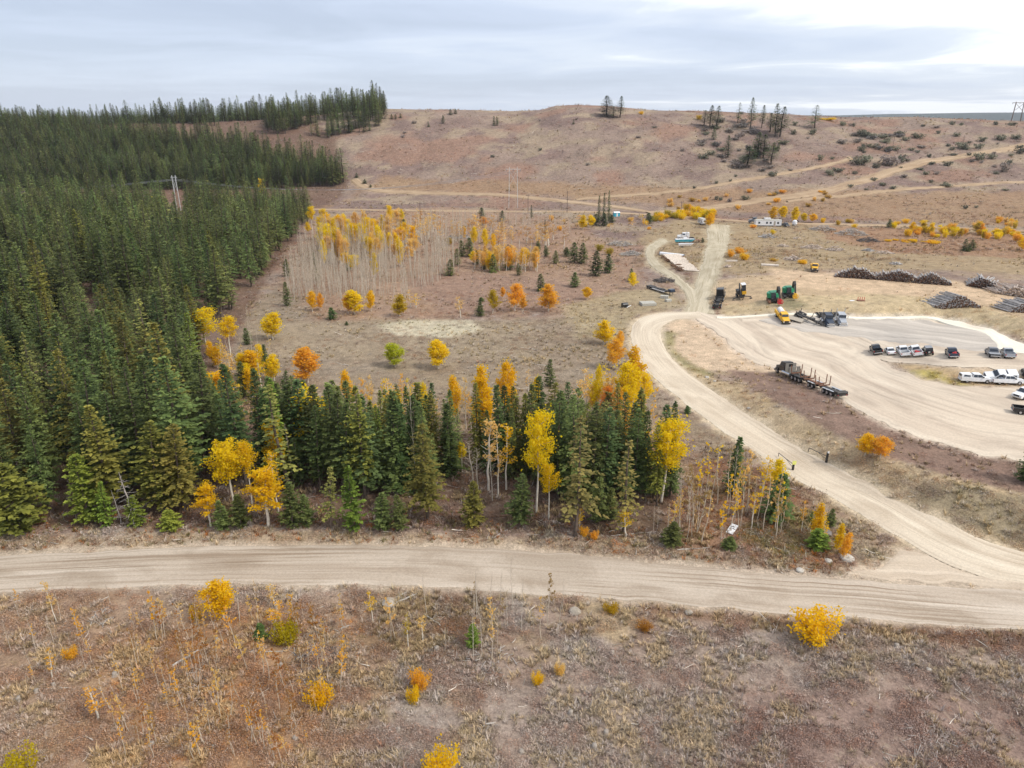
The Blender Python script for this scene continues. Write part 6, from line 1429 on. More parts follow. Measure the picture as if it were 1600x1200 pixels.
# the log truck with its two trailers
def log_truck(L):
    o = empty('log_truck'); tag(o, 'empty black log truck with rusty stakes and two trailers on the pale yard', 'log truck')
    f = 11.0
    VB().prism([(f, .8), (f + .05, 1.75), (f - 1.7, 2.05), (f - 1.7, .8)], -.95, .95, [.12, .16, 0, 0]).done('hood', P_BLACK, o, .05)
    VB().box(f - 3.7, f - 1.7, -1.12, 1.12, .95, 2.2).done('cab', P_BLACK, o, .05)
    VB().prism([(f - 1.7, 2.15), (f - 2.1, 3.0), (f - 3.7, 3.05), (f - 3.7, 2.15)], -1.08, 1.08, [.02, .14, .14, .02]).done('roof', P_BLACK, o, .04)
    VB().quad([(f - 1.72, -.92, 2.22), (f - 1.72, .92, 2.22), (f - 2.0, .85, 2.9), (f - 2.0, -.85, 2.9)]).done('windshield', GLASS, o).location = (.06, 0, 0)
    for s in (-1, 1):
        VB().quad([(f - 3.2, s * 1.1, 2.25), (f - 1.95, s * 1.1, 2.25), (f - 2.15, s * .99, 2.85), (f - 3.2, s * .99, 2.85)]).done('side_window', GLASS, o)
        VB().box(f - .2, f + .07, s * .72 - .18, s * .72 + .18, 1.15, 1.4).done('headlight', LAMP_W, o); VB().cyl((f - 4.6, s * 1.02, .85), .42, 3.0, 'x', 14).done('fuel_tank', CHROME, o)
        wheel(o, f - .9, s * 1.02, .54, .3); VB().prism([(f - .2, 1.08), (f - .6, 1.32), (f - 1.3, 1.32), (f - 1.6, 1.0)], s * 1.04 - .18, s * 1.04 + .18).done('fender', P_BLACK, o)
    VB().box(f, f + .3, -1.2, 1.2, .5, 1.0).done('bumper', CHROME, o, .04)
    g = VB()                                                       # head rack: open panel frame behind the cab
    for x, z1 in ((f - 4.3, 2.9), (f - 5.85, 2.5)):
        for q in (-1.15, -.55, .55, 1.15): g.bar((x, q, 1.05), (x, q, z1), .16)
        g.bar((x, -1.2, z1), (x, 1.2, z1), .16); g.bar((x, -1.2, z1 - .9), (x, 1.2, z1 - .9), .12); g.box(x - .05, x + .05, .55, 1.15, 1.1, z1); g.box(x - .05, x + .05, -1.15, -.55, 1.1, z1)
    g.done('head_rack', RACK, o)
    VB().box(f - 10.2, f - .4, -.45, .45, .75, 1.08).done('frame', STEEL, o)
    axle(o, (f - 6.9, f - 8.2, f - 9.5), .54); VB().box(f - 10.0, f - 6.4, .75, 1.22, 1.14, 1.22).box(f - 10.0, f - 6.4, -1.22, -.75, 1.14, 1.22).done('fender_deck', STEEL, o)
    for k, x in enumerate((f - 6.6, f - 9.9)): v = VB(); stakes(v, x, 1.15, 1.75, 1.4); v.done('stake_bunk', RUST, o)
    t1 = f - 10.3
    VB().box(t1 - 5.6, t1 + .5, -.3, .3, .85, 1.15).done('trailer_frame', RUST, o); axle(o, (t1 - 2.6, t1 - 3.9), .50)
    for x in (t1 - .9, t1 - 4.9): v = VB(); stakes(v, x, 1.15, 1.8, 1.25); v.done('stake_bunk', RUST, o)
    VB().box(t1 - 4.4, t1 - 2.0, .75, 1.2, 1.08, 1.14).box(t1 - 4.4, t1 - 2.0, -1.2, -.75, 1.08, 1.14).done('fender_deck', CHROME, o)
    t2 = t1 - 5.6
    VB().box(t2 - 6.2, t2 + .4, -.4, .4, .80, 1.08).done('trailer_frame', STEEL, o); axle(o, (t2 - 1.9, t2 - 3.2, t2 - 4.5), .50)
    v = VB(); stakes(v, t2 - .5, 1.15, 1.8, 1.2); v.done('stake_bunk', RUST, o); VB().box(t2 - 5.0, t2 - 1.4, .75, 1.2, 1.06, 1.12).box(t2 - 5.0, t2 - 1.4, -1.2, -.75, 1.06, 1.12).done('fender_deck', P_SILVER, o); VB().box(t2 - 6.3, t2 - 6.1, -1.2, 1.2, .55, .85).done('rear_bumper', STEEL, o)
    for x in (t2 - 5.5, t2 - 6.1): VB().cyl((x, 0, 1.1), .3, 2.2, 'y', 10).done('roller', STEEL, o)
    for s in (-1, 1): VB().box(t2 - 6.32, t2 - 6.28, s * .9 - .1, s * .9 + .1, .62, .76).done('tail_light', LAMP_R, o)
    return o, f - (t2 - 6.3), (f + t2 - 6.3) / 2
lt, LL, ctr_ = log_truck(0)
a, b = ground([1217, 1316], [582, 624]); d = a - b; L = math.hypot(d[0], d[1]); lt.scale = (L / LL,) * 3 if .7 < L / LL < 1.25 else (1, 1, 1)
k = lt.scale[0]; m = (a + b) / 2; u = d[:2] / L; lt.location = (m[0] - u[0] * ctr_ * k, m[1] - u[1] * ctr_ * k, float(m[2]) + .1); lt.rotation_euler = (0, -math.atan2(d[2], L), math.atan2(d[1], d[0]))

# trucks below the bank, all facing the camera
DN = (1.4, -6.0)
def work_truck(label, tank=True):
    o = empty('work_truck'); tag(o, label, 'truck')
    VB().box(-3.6, 2.4, -.45, .45, .6, .9).done('frame', STEEL, o)
    VB().prism([(2.7, .7), (2.75, 1.5), (1.1, 1.75), (1.1, .7)], -.95, .95, [.10, .12, 0, 0]).done('hood', P_YEL, o, .05); VB().box(-.6, 1.1, -1.05, 1.05, .8, 1.75).done('cab', P_YEL, o, .05)
    VB().prism([(1.1, 1.73), (.75, 2.5), (-.6, 2.55), (-.6, 1.73)], -1.03, 1.03, [.02, .12, .12, .02]).done('roof', P_YEL, o, .04)
    VB().quad([(1.1, -.88, 1.8), (1.1, .88, 1.8), (.83, .82, 2.4), (.83, -.82, 2.4)]).done('windshield', GLASS, o).location = (.04, 0, 0)
    VB().box(2.66, 2.85, -1.1, 1.1, .45, .85).done('bumper', STEEL, o); VB().box(2.72, 2.78, -.55, .55, .9, 1.4).done('grille', STEEL, o)
    for s in (-1, 1):
        VB().quad([(-.3, s * 1.04, 1.82), (.95, s * 1.04, 1.82), (.7, s * .96, 2.38), (-.3, s * .96, 2.38)]).done('side_window', GLASS, o); VB().box(2.5, 2.77, s * .74 - .16, s * .74 + .16, .95, 1.2).done('headlight', LAMP_W, o)
        wheel(o, 1.9, s * .95, .46, .28); wheel(o, -2.4, s * .85, .46, .26, RIM, True); VB().box(-3.6, -.7, s * 1.1 - .12, s * 1.1 + .12, .95, 1.9).done('side_bin', P_YEL, o, .03)
    VB().box(-3.6, -.7, -.95, .95, .92, 1.05).done('deck', STEEL, o)
    if tank: VB().cyl((-2.2, 0, 1.9), .75, 2.3, 'x', 16).done('tank', P_WHITE, o, .05)
    return o
put2(work_truck('yellow work truck with a white tank facing the camera on the grey gravel'), 1227, 508, 1218, 496)
put2(work_truck('old yellow truck standing alone on the dirt in front of the far log pile', False), 1273, 428, 1271, 419)
put2(tractor_unit(P_DARK, 'dark blue highway tractor with chrome facing the camera, left of the grey one', sleeper=False), 1297, 514, 1282, 497)
put2(tractor_unit(P_SILVER, 'grey highway tractor facing the camera, right of the dark blue one', sleeper=False), 1317, 513, 1304, 497)
def log_trailer(label):
    o = empty('log_trailer'); tag(o, label, 'trailer')
    VB().box(-4, 4, -.35, .35, .8, 1.1).done('frame', STEEL, o); axle(o, (-2.2, -3.4), .5); VB().bar((4, 0, .95), (6, 0, .8), .18).done('drawbar', STEEL, o)
    for x in (-3.6, 0, 2.6): v = VB(); stakes(v, x, 1.1, .9, 1.2); v.done('stake_bunk', STEEL, o)
    for s in (-1, 1): VB().box(-4, -1.6, s * .95 - .3, s * .95 + .3, 1.06, 1.12).done('fender', STEEL, o)
    VB().cyl((1, 0, 1.35), .5, .3, 'z', 14).done('turntable', STEEL, o); VB().box(-4.05, -3.98, -1.1, 1.1, .55, .85).done('rear_bumper', STEEL, o)
    return o
put(log_trailer('low black log trailer parked between the small deck trailer and the dark blue tractor'), 1264, 503, 5.0, -6.0)
def deck_trailer(label):
    o = empty('utility_trailer'); tag(o, label, 'trailer')
    VB().box(-2, 2, -1.0, 1.0, .6, .72).done('deck', BEIGE, o, .02); VB().bar((2, 0, .6), (3.3, 0, .5), .12).done('drawbar', STEEL, o); VB().box(-1.9, 1.9, -.4, .4, .45, .59).done('frame', STEEL, o)
    for s in (-1, 1): wheel(o, -.3, s * 1.08, .33, .2); VB().box(-.8, .2, s * 1.12 - .13, s * 1.12 + .13, .70, .76).done('fender', STEEL, o)
    return o
put(deck_trailer('small pale flat trailer beside the yellow work truck'), 1242, 502, 5, -3.2)
# long black lowboy seen end-on, with a dark cab at its far end
def chassis_truck(label):
    o = tractor_unit(P_BLACK, label, 'truck', True, fifth=False, tanks=STEEL)
    VB().box(-11.5, -2.1, -.5, .5, .80, 1.10).done('rear_frame', STEEL, o); axle(o, (-9.2, -10.5), .5)
    for x in (-3.3, -6.4, -8.6, -11.2):
        v = VB(); stakes(v, x, 1.2, .55, 1.2); v.done('stake_bunk', STEEL, o)
    VB().cyl((-7.4, 0, 1.3), .6, .35, 'z', 14).done('turntable', STEEL, o); VB().box(-11.6, -11.45, -1.25, 1.25, .5, .85).done('rear_bumper', STEEL, o)
    for s in (-1, 1): VB().box(-11.62, -11.58, s * .9 - .14, s * .9 + .14, .58, .74).done('tail_light', LAMP_R, o); VB().box(-11, -3, s * 1.05 - .1, s * 1.05 + .1, 1.02, 1.12).done('side_rail', STEEL, o)
    return o
put2(chassis_truck('long black truck chassis seen from behind beside the yellow loader'), 1130, 455, 1122, 477)
def loader(label):
    o = empty('log_loader'); tag(o, label, 'loader')
    VB().box(-2.6, 2.2, -.5, .5, .7, 1.1).done('carrier_frame', STEEL, o)
    for s in (-1, 1):
        v = VB(); v.bar((1.4, s * .4, 1.0), (1.4, s * 2.6, .55), .22); v.bar((1.4, s * 2.6, .55), (1.4, s * 2.6, .08), .2); v.box(1.1, 1.7, s * 2.6 - .35, s * 2.6 + .35, 0, .1); v.done('outrigger', STEEL, o)
        for x in (-1.0, -2.1): wheel(o, x, s * .95, .5, .26, RIM, True)
    VB().cyl((.2, 0, 1.25), .8, .3, 'z', 18).done('turntable', STEEL, o)
    VB().box(-.9, 1.3, .15, 1.35, 1.4, 2.4).done('cab_base', P_YEL, o, .04); VB().box(-.7, 1.25, .2, 1.3, 2.42, 4.3).done('cab', GLASS, o, .03); VB().box(-.85, 1.4, .12, 1.38, 4.31, 4.45).done('cab_roof', P_WHITE, o)
    VB().box(-1.8, .5, -1.2, .1, 1.4, 2.5).done('engine_house', STEEL, o, .05)
    v = VB(); v.bar((.2, -.4, 1.4), (.6, -.45, 4.8), .38, .4); v.done('boom', STEEL, o); v = VB(); v.bar((.6, -.45, 4.75), (2.6, -.45, 1.9), .26, .3); v.done('stick', STEEL, o)
    v = VB(); v.bar((2.6, -.45, 1.9), (2.6, -.45, 1.0), .14)
    for s in (-1, 1): v.bar((2.6, -.45 + s * .1, 1.2), (2.6, -.45 + s * .65, .75), .14); v.bar((2.6, -.45 + s * .65, .75), (2.6, -.45 + s * .25, .25), .12)
    v.done('grapple', STEEL, o); return o
put(loader('yellow and black knuckleboom log loader standing on its outriggers'), 1158, 466, -.6, -6)
def harvester(head, label):
    o = empty('forest_machine'); tag(o, label, 'harvester')
    for s in (-1, 1):
        t = VB(); t.prism([(-2.2, .45), (-1.9, .05), (1.9, .05), (2.2, .45), (1.9, .95), (-1.9, .95)], s * 1.25 - .32, s * 1.25 + .32).done('track', RUST if head is P_RED else STEEL, o, .05)
    VB().box(-1.3, 1.3, -.95, .95, .5, 1.15).done('carbody', STEEL, o)
    VB().cyl((-.6, .1, 2.0), 1.75, 1.5, 'z', 20).done('engine_house', P_GREEN, o, .12); VB().box(-2.0, .6, -.9, 1.2, 2.76, 2.92, .2, .2).done('hood', P_GREEN, o)
    VB().box(.1, 1.7, -.75, .6, 1.3, 3.1, .08, .1).done('cab', GLASS, o, .05); VB().box(.1, 1.65, -.7, .55, 3.11, 3.22).done('cab_roof', P_GREEN, o)
    B = 1.15; pts = [(.2, B, 1.6), (.5, B, 3.2), (1.4, B, 4.5), (2.6, B, 4.9), (3.5, B, 4.2)]
    v = VB()
    for p, q in zip(pts, pts[1:]): v.bar(p, q, .55, .60)
    v.done('boom', STEEL, o); v = VB(); v.bar(pts[-1], (4.1, B, 2.0), .42, .42); v.done('stick', STEEL, o)
    v = VB(); v.box(3.75, 4.55, B - .45, B + .45, 1.1, 2.0, .1, .1); v.box(3.6, 4.7, B - .6, B + .6, .5, .85, -.05, .05); v.box(3.85, 4.45, B - .35, B + .35, .85, 1.1)
    for s in (-1, 1): v.bar((4.2, B + s * .6, 1.6), (4.75, B + s * .75, 1.0), .18); v.bar((4.75, B + s * .75, 1.0), (4.8, B + s * .3, .5), .15)
    v.done('felling_head', head, o, .03); return o
put2(harvester(P_RED, 'green tracked forest machine with a red head, nearer of two'), 1212, 478, 1204, 466)
put2(harvester(P_YEL, 'green tracked forest machine with a yellow head, farther of two'), 1236, 470, 1227, 458)
# flat deck semi trailer with truck front at left of the junction
def step_deck(label):
    o = empty('lowbed_trailer'); tag(o, label, 'trailer')
    VB().box(-4.2, 3.8, -1.25, 1.25, .75, .95).done('deck', STEEL, o); VB().box(3.8, 6.6, -1.2, 1.2, 1.15, 1.35).done('gooseneck_deck', STEEL, o); VB().box(3.6, 3.85, -1.2, 1.2, .75, 1.34).done('step', STEEL, o)
    VB().box(-3.9, 3.2, -1.42, -1.27, .62, .92).done('side_rail', P_WHITE, o); axle(o, (-4.6, -5.8, -7.0), .48); VB().box(-7.6, -4.1, -1.2, 1.2, 1.02, 1.16).done('rear_deck', STEEL, o)
    VB().box(4.6, 6.5, -1.15, 1.15, 1.36, 2.2, .15, .1).done('equipment_box', P_DARK, o, .05); VB().box(-1.5, 1.2, -.9, .9, .96, 1.25).done('loading_ramp', STEEL, o)
    for s in (-1, 1): VB().bar((5.6, s * .8, 0.02), (5.6, s * .8, 1.15), .16).done('landing_leg', STEEL, o)
    return o
ld = step_deck('long black low deck trailer parked on the grass left of the junction'); a, b = ground([1053, 1014], [463, 450]); d = a - b; m = (a + b) / 2; k = math.hypot(*d[:2]) / 14.3
ld.scale = (min(1, k),) * 3; ld.location = (m[0], m[1], m[2] + .1); ld.rotation_euler = (0, 0, math.atan2(d[1], d[0]))
def slab(label, px, py, sx, sy, sz, rz, parts=4):
    o = empty('concrete_block_stack'); tag(o, label, 'concrete block'); P = ground(px, py)[0]; o.location = P; o.rotation_euler = (0, 0, rz)
    for i in range(parts): VB().box(-sx / 2, sx / 2, -sy / 2 + i * sy / parts + .02, -sy / 2 + (i + 1) * sy / parts - .02, 0, sz * (1 - .06 * (i % 2))).done('block', CONC, o, .03)
slab('grey concrete slab stack lying on the grass left of the junction', 1012, 476, 4.4, 3.2, .8, .15); slab('pale concrete block beside the low deck trailer', 1038, 466, 2.4, 1.6, .9, -.3, 2); slab('pale concrete block nearer the road beside the trailer', 1044, 471, 1.8, 1.2, .7, .4, 1)
o = empty('scrap_tank'); tag(o, 'black scrap tank with a white pipe lying in the grass', 'tank'); VB().cyl((0, 0, .7), .7, 1.8, 'x', 16).done('tank', P_BLACK, o, .05); VB().bar((.2, -1.0, .15), (1.9, -.3, .5), .14).done('pipe', P_WHITE, o); VB().box(-.6, .6, -.5, .5, 0, .3).done('cradle', STEEL, o); o.location = ground(976, 480)[0]; o.rotation_euler = (0, 0, .3)

# ------------------------------------------------------------------ trailers and boats on the flat
def travel_trailer(label):
    o = empty('travel_trailer'); tag(o, label, 'trailer')
    VB().prism([(3.5, .6), (3.7, 1.6), (3.3, 2.9), (-3.6, 2.95), (-3.7, .6)], -1.2, 1.2).done('body', P_WHITE, o, .06); VB().box(-3.75, 3.35, -1.28, 1.28, 2.96, 3.06).done('roof', CONC, o)
    VB().quad([(3.72, -.8, 1.75), (3.72, .8, 1.75), (3.42, .8, 2.6), (3.42, -.8, 2.6)]).done('front_window', GLASS, o)
    for s in (-1, 1):
        for x in (-2.4, -.2, 2.0): VB().box(x - .4, x + .4, s * 1.21 - .02, s * 1.21 + .02, 1.6, 2.3).done('window', GLASS, o)
        for x in (-.4, .5): wheel(o, x, s * 1.05, .36, .2)
        VB().box(-3.6, 3.4, s * 1.215 - .01, s * 1.215 + .01, 1.2, 1.38).done('stripe', P_GREYP, o)
    VB().box(-1.9, -1.2, -1.24, -1.21, .75, 2.55).done('door', CONC, o); VB().bar((3.6, 0, .55), (4.9, 0, .5), .12).done('drawbar', STEEL, o); VB().box(3.45, 3.72, -1.15, 1.15, .6, .95).done('skirt', STEEL, o); return o
put(travel_trailer('white travel trailer facing the camera beside the golden aspen'), 1097, 351, .5, -5)
def mobile_home(label):
    o = empty('mobile_home'); tag(o, label, 'mobile home')
    VB().box(-6.3, 6.3, -1.8, 1.8, .5, 3.0).done('wall', P_WHITE, o); VB().prism([(-1.9, 3.02), (0, 3.35), (1.9, 3.02)], -6.4, 6.4).done('roof', CONC, o).rotation_euler = (0, 0, math.pi / 2)
    for x in (-4.6, -.8, 1.0, 4.6):
        w = VB().box(x - .45, x + .45, -1.84, -1.79, 1.4, 2.2).done('window', GLASS, o); VB().box(x - .52, x + .52, -1.85, -1.83, 2.2, 2.28).box(x - .52, x + .52, -1.85, -1.83, 1.32, 1.4).done('window_frame', P_GREYP, w)
    d = VB().box(2.5, 3.4, -1.84, -1.79, .6, 2.6).done('door', BEIGE, o); VB().box(3.2, 3.28, -1.9, -1.84, 1.5, 1.6).done('handle', STEEL, d)
    VB().box(-6.2, 6.2, -1.75, 1.75, 0, .49).done('skirting', STEEL, o); VB().box(-2.0, 1.2, -.9, .9, 3.3, 4.0).done('roof_box', P_WHITE, o); VB().box(2.3, 3.6, -2.9, -1.86, 0, .55).done('step', DECK, o); return o
o = mobile_home('long white mobile home on the flat between yellow bushes'); P = ground(1199, 353)[0]; o.location = P; o.rotation_euler = (0, 0, -.10)
o = tractor_unit(P_GREYP, 'dark grey truck parked at the left end of the mobile home'); put(o, 1179, 349, -6, 1.0)
o, _ = pickup(P_BLACK, 'dark pickup with a pale roof right of the mobile home'); put(o, 1227, 354, .6, -5)
o = empty('fuel_tank'); tag(o, 'white rounded tank standing right of the dark pickup', 'tank'); VB().cyl((0, 0, 1.7), 1.2, 1.6, 'z', 18, 1.15).done('shell', P_WHITE, o, .1); VB().cyl((0, 0, 2.7), 1.15, .5, 'z', 18, .4).done('cap', P_WHITE, o); VB().cyl((0, 0, .6), .7, .8, 'z', 14, 1.1).done('hopper', P_WHITE, o)
for i in range(4): VB().bar((math.cos(i * 1.57 + .8) * 1.0, math.sin(i * 1.57 + .8) * 1.0, 0), (math.cos(i * 1.57 + .8) * 1.0, math.sin(i * 1.57 + .8) * 1.0, 1.2), .1).done('leg', STEEL, o)
o.location = ground(1241, 353)[0]
put(tractor_unit(P_WHITE, 'white highway tractor at the rear of the boats by the worn track', sleeper=True), 1069, 374.5, -6, .4)
def boat(label, hull, L, cabin=True):
    o = empty('boat'); tag(o, label, 'boat')
    v = VB(); k = L / 7
    v.prism([(-3.4, .9), (-3.4, 1.75), (3.0, 1.95), (3.9, 2.0), (2.6, 1.0)], -1.15, 1.15, [.3, .0, .45, 1.1, .75]).done('hull', hull, o, .04)
    VB().prism([(-3.35, 1.77), (-3.35, 1.92), (3.0, 2.06), (3.85, 2.05), (3.0, 1.97)], -1.16, 1.16, [0, .05, .5, 1.1, .45]).done('gunwale', P_WHITE, o)
    if cabin: VB().prism([(-.6, 1.95), (-.4, 2.45), (1.0, 2.42), (1.9, 2.05)], -.85, .85, [.05, .18, .18, .1]).done('cabin', P_WHITE, o, .04); VB().quad([(1.86, -.6, 2.15), (1.86, .6, 2.15), (1.12, .55, 2.38), (1.12, -.55, 2.38)]).done('windshield', GLASS, o).location = (.04, 0, .03)
    t = VB(); t.bar((-3.2, -.5, .55), (3.6, 0, .55), .12); t.bar((-3.2, .5, .55), (3.6, 0, .55), .12); t.bar((3.6, 0, .55), (4.8, 0, .5), .12); t.bar((-1.5, -.9, .6), (-1.5, .9, .6), .1)
    for x in (-2.5, 0, 2): t.bar((x, -.3, .55), (x, -.5, .98), .08); t.bar((x, .3, .55), (x, .5, .98), .08)
    t.done('cradle', STEEL, o)
    for s in (-1, 1): wheel(o, -1.5, s * .95, .33, .2)
    o.scale = (k, k, k); return o
put(boat('blue and white boat on its trailer in front of the white tractor', P_TEAL, 8.2), 1069, 382, 6, -.4); put(boat('small all white boat on a trailer, nearest of the three white hulks', P_WHITE, 6.0, False), 1071, 387, 6, -.6)
o = empty('scrap_trailer'); tag(o, 'rusty brown flat trailer behind the boats', 'trailer'); VB().box(-3, 3, -1.1, 1.1, .8, .95).done('deck', RUST, o); VB().box(-3, -2.8, -1.1, 1.1, .96, 2.0).done('headboard', RUST, o); axle(o, (-1.6, -.4), .45); VB().bar((3, 0, .8), (4.4, 0, .6), .14).done('drawbar', RUST, o); put(o, 1084, 378, 5, -2)
def shed(label, px, py):
    o = empty('small_shed'); tag(o, label, 'shed'); VB().box(-1.6, 1.6, -1.2, 1.2, 0, 2.0).done('wall', P_TEAL, o); VB().prism([(-1.4, 2.02), (0, 2.6), (1.4, 2.02)], -1.75, 1.75).done('roof', P_WHITE, o).rotation_euler = (0, 0, math.pi / 2); VB().box(-.4, .4, -1.24, -1.2, .05, 1.8).done('door', P_WHITE, o); o.location = ground(px, py)[0]; o.rotation_euler = (0, 0, .2)
shed('small teal shed with a white roof behind the conifer trio', 963, 338)

# ------------------------------------------------------------------ timber
M_ENDS = plain('log_ends', (0.13, 0.075, 0.052), .9, wear=.4, scale=4, spec=.1); M_TOPS = plain('bark_grey', (0.44, 0.41, 0.385), .9, wear=.35, scale=1.5, spec=.1); M_PINK = plain('fresh_wood', (0.56, 0.46, 0.38), .9, wear=.3, scale=2, spec=.1)
def deck(label, px0, py0, px1, py1, humps, logL=9.0, r0=.20, seed=1, mats=(M_TOPS, M_ENDS), skew=0.0, messy=.05):
    """a long stack of logs lying away from the camera: ends in front, bark on top"""
    A, B = ground([px0, px1], [py0, py1]); d = B - A; W = math.hypot(d[0], d[1]); ang = math.atan2(d[1], d[0]); r = np.random.default_rng(seed)
    o = empty('log_pile', A, ang); tag(o, label, 'log pile'); g = Geo()
    x = 0.2
    hx = np.array([h[0] for h in humps]) * W; hh = np.array([h[1] for h in humps])
    while x < W - .1:
        top = np.interp(x, hx, hh) * r.uniform(.88, 1.1); z = r0
        while z < top:
            rad = r0 * r.uniform(.65, 1.25); n = r.uniform(-.5, .5); L = logL * r.uniform(.85, 1.08); xx = x + r.normal(0, .12); gz = float(H(A[0] + d[0] * x / W, A[1] + d[1] * x / W)) - A[2]
            y0 = n * .8; dirx = skew * L + r.normal(0, messy) * L; k = 7
            an = np.arange(k) / k * 6.2832; ring = np.stack([np.cos(an), 0 * an, np.sin(an)], -1)
            V = np.concatenate([ring * rad + [xx, y0, gz + z], ring * rad * .7 + [xx + dirx, y0 + L, gz + z + r.normal(0, messy)]]); i = np.arange(k); j = (i + 1) % k
            g.add(V, np.stack([i, j, j + k, i + k], -1), [], 0); b = g.n - 2 * k
            g.t.append(np.array([[b, b + q, b + q + 1] for q in range(1, k - 1)])[:, ::-1]); g.tm.append(np.full(k - 2, 1))
            z += r0 * 1.75
        x += r0 * 1.9
    me = g.mesh('logs', mats); l = link('logs', me, o); tag(l, kind='stuff')
deck('long three humped log pile with dark ends across the yard', 1303, 433, 1490, 447, [(0, .4), (.06, 1.6), (.17, 3.6), (.24, 3.2), (.35, 1.5), (.45, 2.4), (.56, 3.4), (.62, 3.0), (.68, 1.7), (.78, 2.6), (.83, 3.2), (.90, 2.0), (1, .3)], 4.2, .24, 1)
deck('grey log pile standing nearer than the humped one', 1458, 481, 1534, 482, [(0, .4), (.25, 2.0), (.45, 3.4), (.62, 3.0), (.85, 1.4), (1, .3)], 5.0, .22, 2, skew=-.55)
deck('grey log pile cut by the right border', 1576, 488, 1640, 492, [(0, .5), (.3, 2.4), (.7, 3.0), (1, .5)], 5.5, .22, 3, skew=-.5)
deck('pale tangled log pile at the far right of the yard', 1510, 447, 1560, 455, [(0, .4), (.25, 2.6), (.6, 3.0), (1, 1.0)], 7, .24, 4, (M_TOPS, M_ENDS), -.3, .14)
deck('pinkish jumbled log pile right of the tangled one', 1555, 459, 1640, 470, [(0, .6), (.3, 2.6), (.7, 2.8), (1, 1.0)], 5, .26, 5, (M_PINK, M_PINK), -.4, .3)
# fan of white logs left of the worn track, each log by itself
A = ground([1036, 1062], [403, 424]); o = empty('log_fan', A[0]); tag(o, 'fan of white peeled logs beside the worn track', 'log pile'); M_PEEL = plain('peeled_wood', (.66, .58, .50), .85, wear=.2, scale=1.5, spec=.1); d = A[1] - A[0]; r = random.Random(3)
for i in range(15):
    t = i / 14; g = Geo(); p = d * t * .95 + np.array([t * .6, 0, .4 + .9 * (1 - t) * .8]); az = -.02 - .48 * t + r.gauss(0, .025); Lg = 6.6 * r.uniform(.92, 1.05)
    g.tube([p, p + np.array([math.cos(az) * Lg, math.sin(az) * Lg, .15])], [.36, .28], 9); b = 0
    for q0 in (0, 9): g.t.append(np.array([[q0, q0 + q, q0 + q + 1] for q in range(1, 8)])); g.tm.append(np.full(7, 1))
    link('log', g.mesh('log', [M_PEEL, M_ENDS]), o)
g = Geo(); rj = np.random.default_rng(4)
for i in range(70):
    t = rj.uniform(0, 1); p = d * t + np.array([rj.uniform(-1.4, .9), rj.uniform(-.5, .5), rj.uniform(.1, 1.0)]); az = rj.normal(-.3, .35); Lg = rj.uniform(.8, 2.2); g.tube([p, p + np.array([math.cos(az) * Lg, math.sin(az) * Lg, rj.normal(0, .1)])], [.16, .12], 6)
tag(link('log_ends', g.mesh('log_ends', [M_LOGRED]), o), kind='stuff')
A = ground([1031, 1069], [399, 400]); d = A[1] - A[0]; o = empty('culvert_pipe', A[0], math.atan2(d[1], d[0])); tag(o, 'long white culvert pipe lying behind the fan of logs', 'pipe'); L = math.hypot(*d[:2]); VB().cyl((L / 2, 0, .75), .75, L, 'x', 18).done('shell', P_WHITE, o); 
for i in range(2): VB().cyl((i * L, 0, .75), .8, .25, 'x', 18).done('collar', P_GREYP, o)
def heap(label, px, py, w, n, mat, seed, L=(.8, 2.6), flat_=.5, depth=.5, cat='wood heap', th=(.06, .16)):
    P = ground(px, py)[0]; dep = project(*P)[2]; R = w * dep / FPX / 2; r = np.random.default_rng(seed); o = empty('wood_heap', P); tag(o, label, cat); g = Geo()
    for _ in range(n):
        a = r.uniform(0, 6.28); q = math.sqrt(r.uniform(0, 1)); x, y = R * q * math.cos(a), R * depth * q * math.sin(a) * 1.4; z = R * flat_ * (1 - q) * r.uniform(.2, 1) + .1; az = r.uniform(0, 6.28); l = r.uniform(*L); e = np.array([math.cos(az), math.sin(az), r.normal(0, .22)]) * l / 2; c = np.array([x, y, z + float(H(P[0] + x, P[1] + y)) - P[2]])
        g.tube([c - e, c + e], r.uniform(*th), 4)
    tag(link('branches', g.mesh('branches', [mat]), o), kind='stuff')
M_DARKW = plain('dark_slash', (.15, .13, .12), .9, wear=.4, spec=.1)
for i, h in enumerate([('heap of grey and dark planks in front of the mobile home', 1199, 371, 28, 90, M_TOPS), ('flat heap of pale boards on the worn ground', 1223, 385, 18, 50, M_PINK), ('low white heap of slabs right of the boards', 1268, 388, 34, 90, M_PINK), ('second low white heap of slabs in the same line', 1305, 391, 30, 80, M_PINK), ('pile of pale chunks above the golden bush', 1239, 406, 28, 100, M_PINK), ('grey pile behind the humped log pile, centre', 1356, 392, 18, 60, M_TOPS), ('orange-pink pile right of the grey one', 1383, 396, 24, 70, M_PINK), ('small grey pile just behind the humped log pile', 1400, 413, 16, 60, M_TOPS), ('dark brush heap with white sticks on the right flat', 1356, 377, 34, 130, M_DARKW), ('grey brush heap right of the white dome', 1285, 359, 40, 130, M_GREYWOOD), ('long grey brush heap on the right flat', 1330, 366, 50, 150, M_GREYWOOD), ('small pale mound behind the plank heap', 1245, 373, 12, 40, M_PINK), ('low grey slash line left of the curving track', 968, 383, 40, 110, M_GREYWOOD), ('grey slash below the curving track', 985, 398, 34, 100, M_GREYWOOD), ('brown slash by the low deck trailer', 1037, 440, 30, 90, M_DARKW)]):
    heap(h[0], h[1], h[2], h[3], h[4], h[5], 800 + i)
heap('white and dark rubbish heap in the middle of the aspen flats', 718, 371, 36, 120, M_TOPS, 830, (.8, 2.4), .4, .5, 'rubbish heap'); heap('dark half of the rubbish heap on its left', 708, 371, 18, 90, M_DARKW, 831, (.8, 2.0), .5, .5, 'rubbish heap')
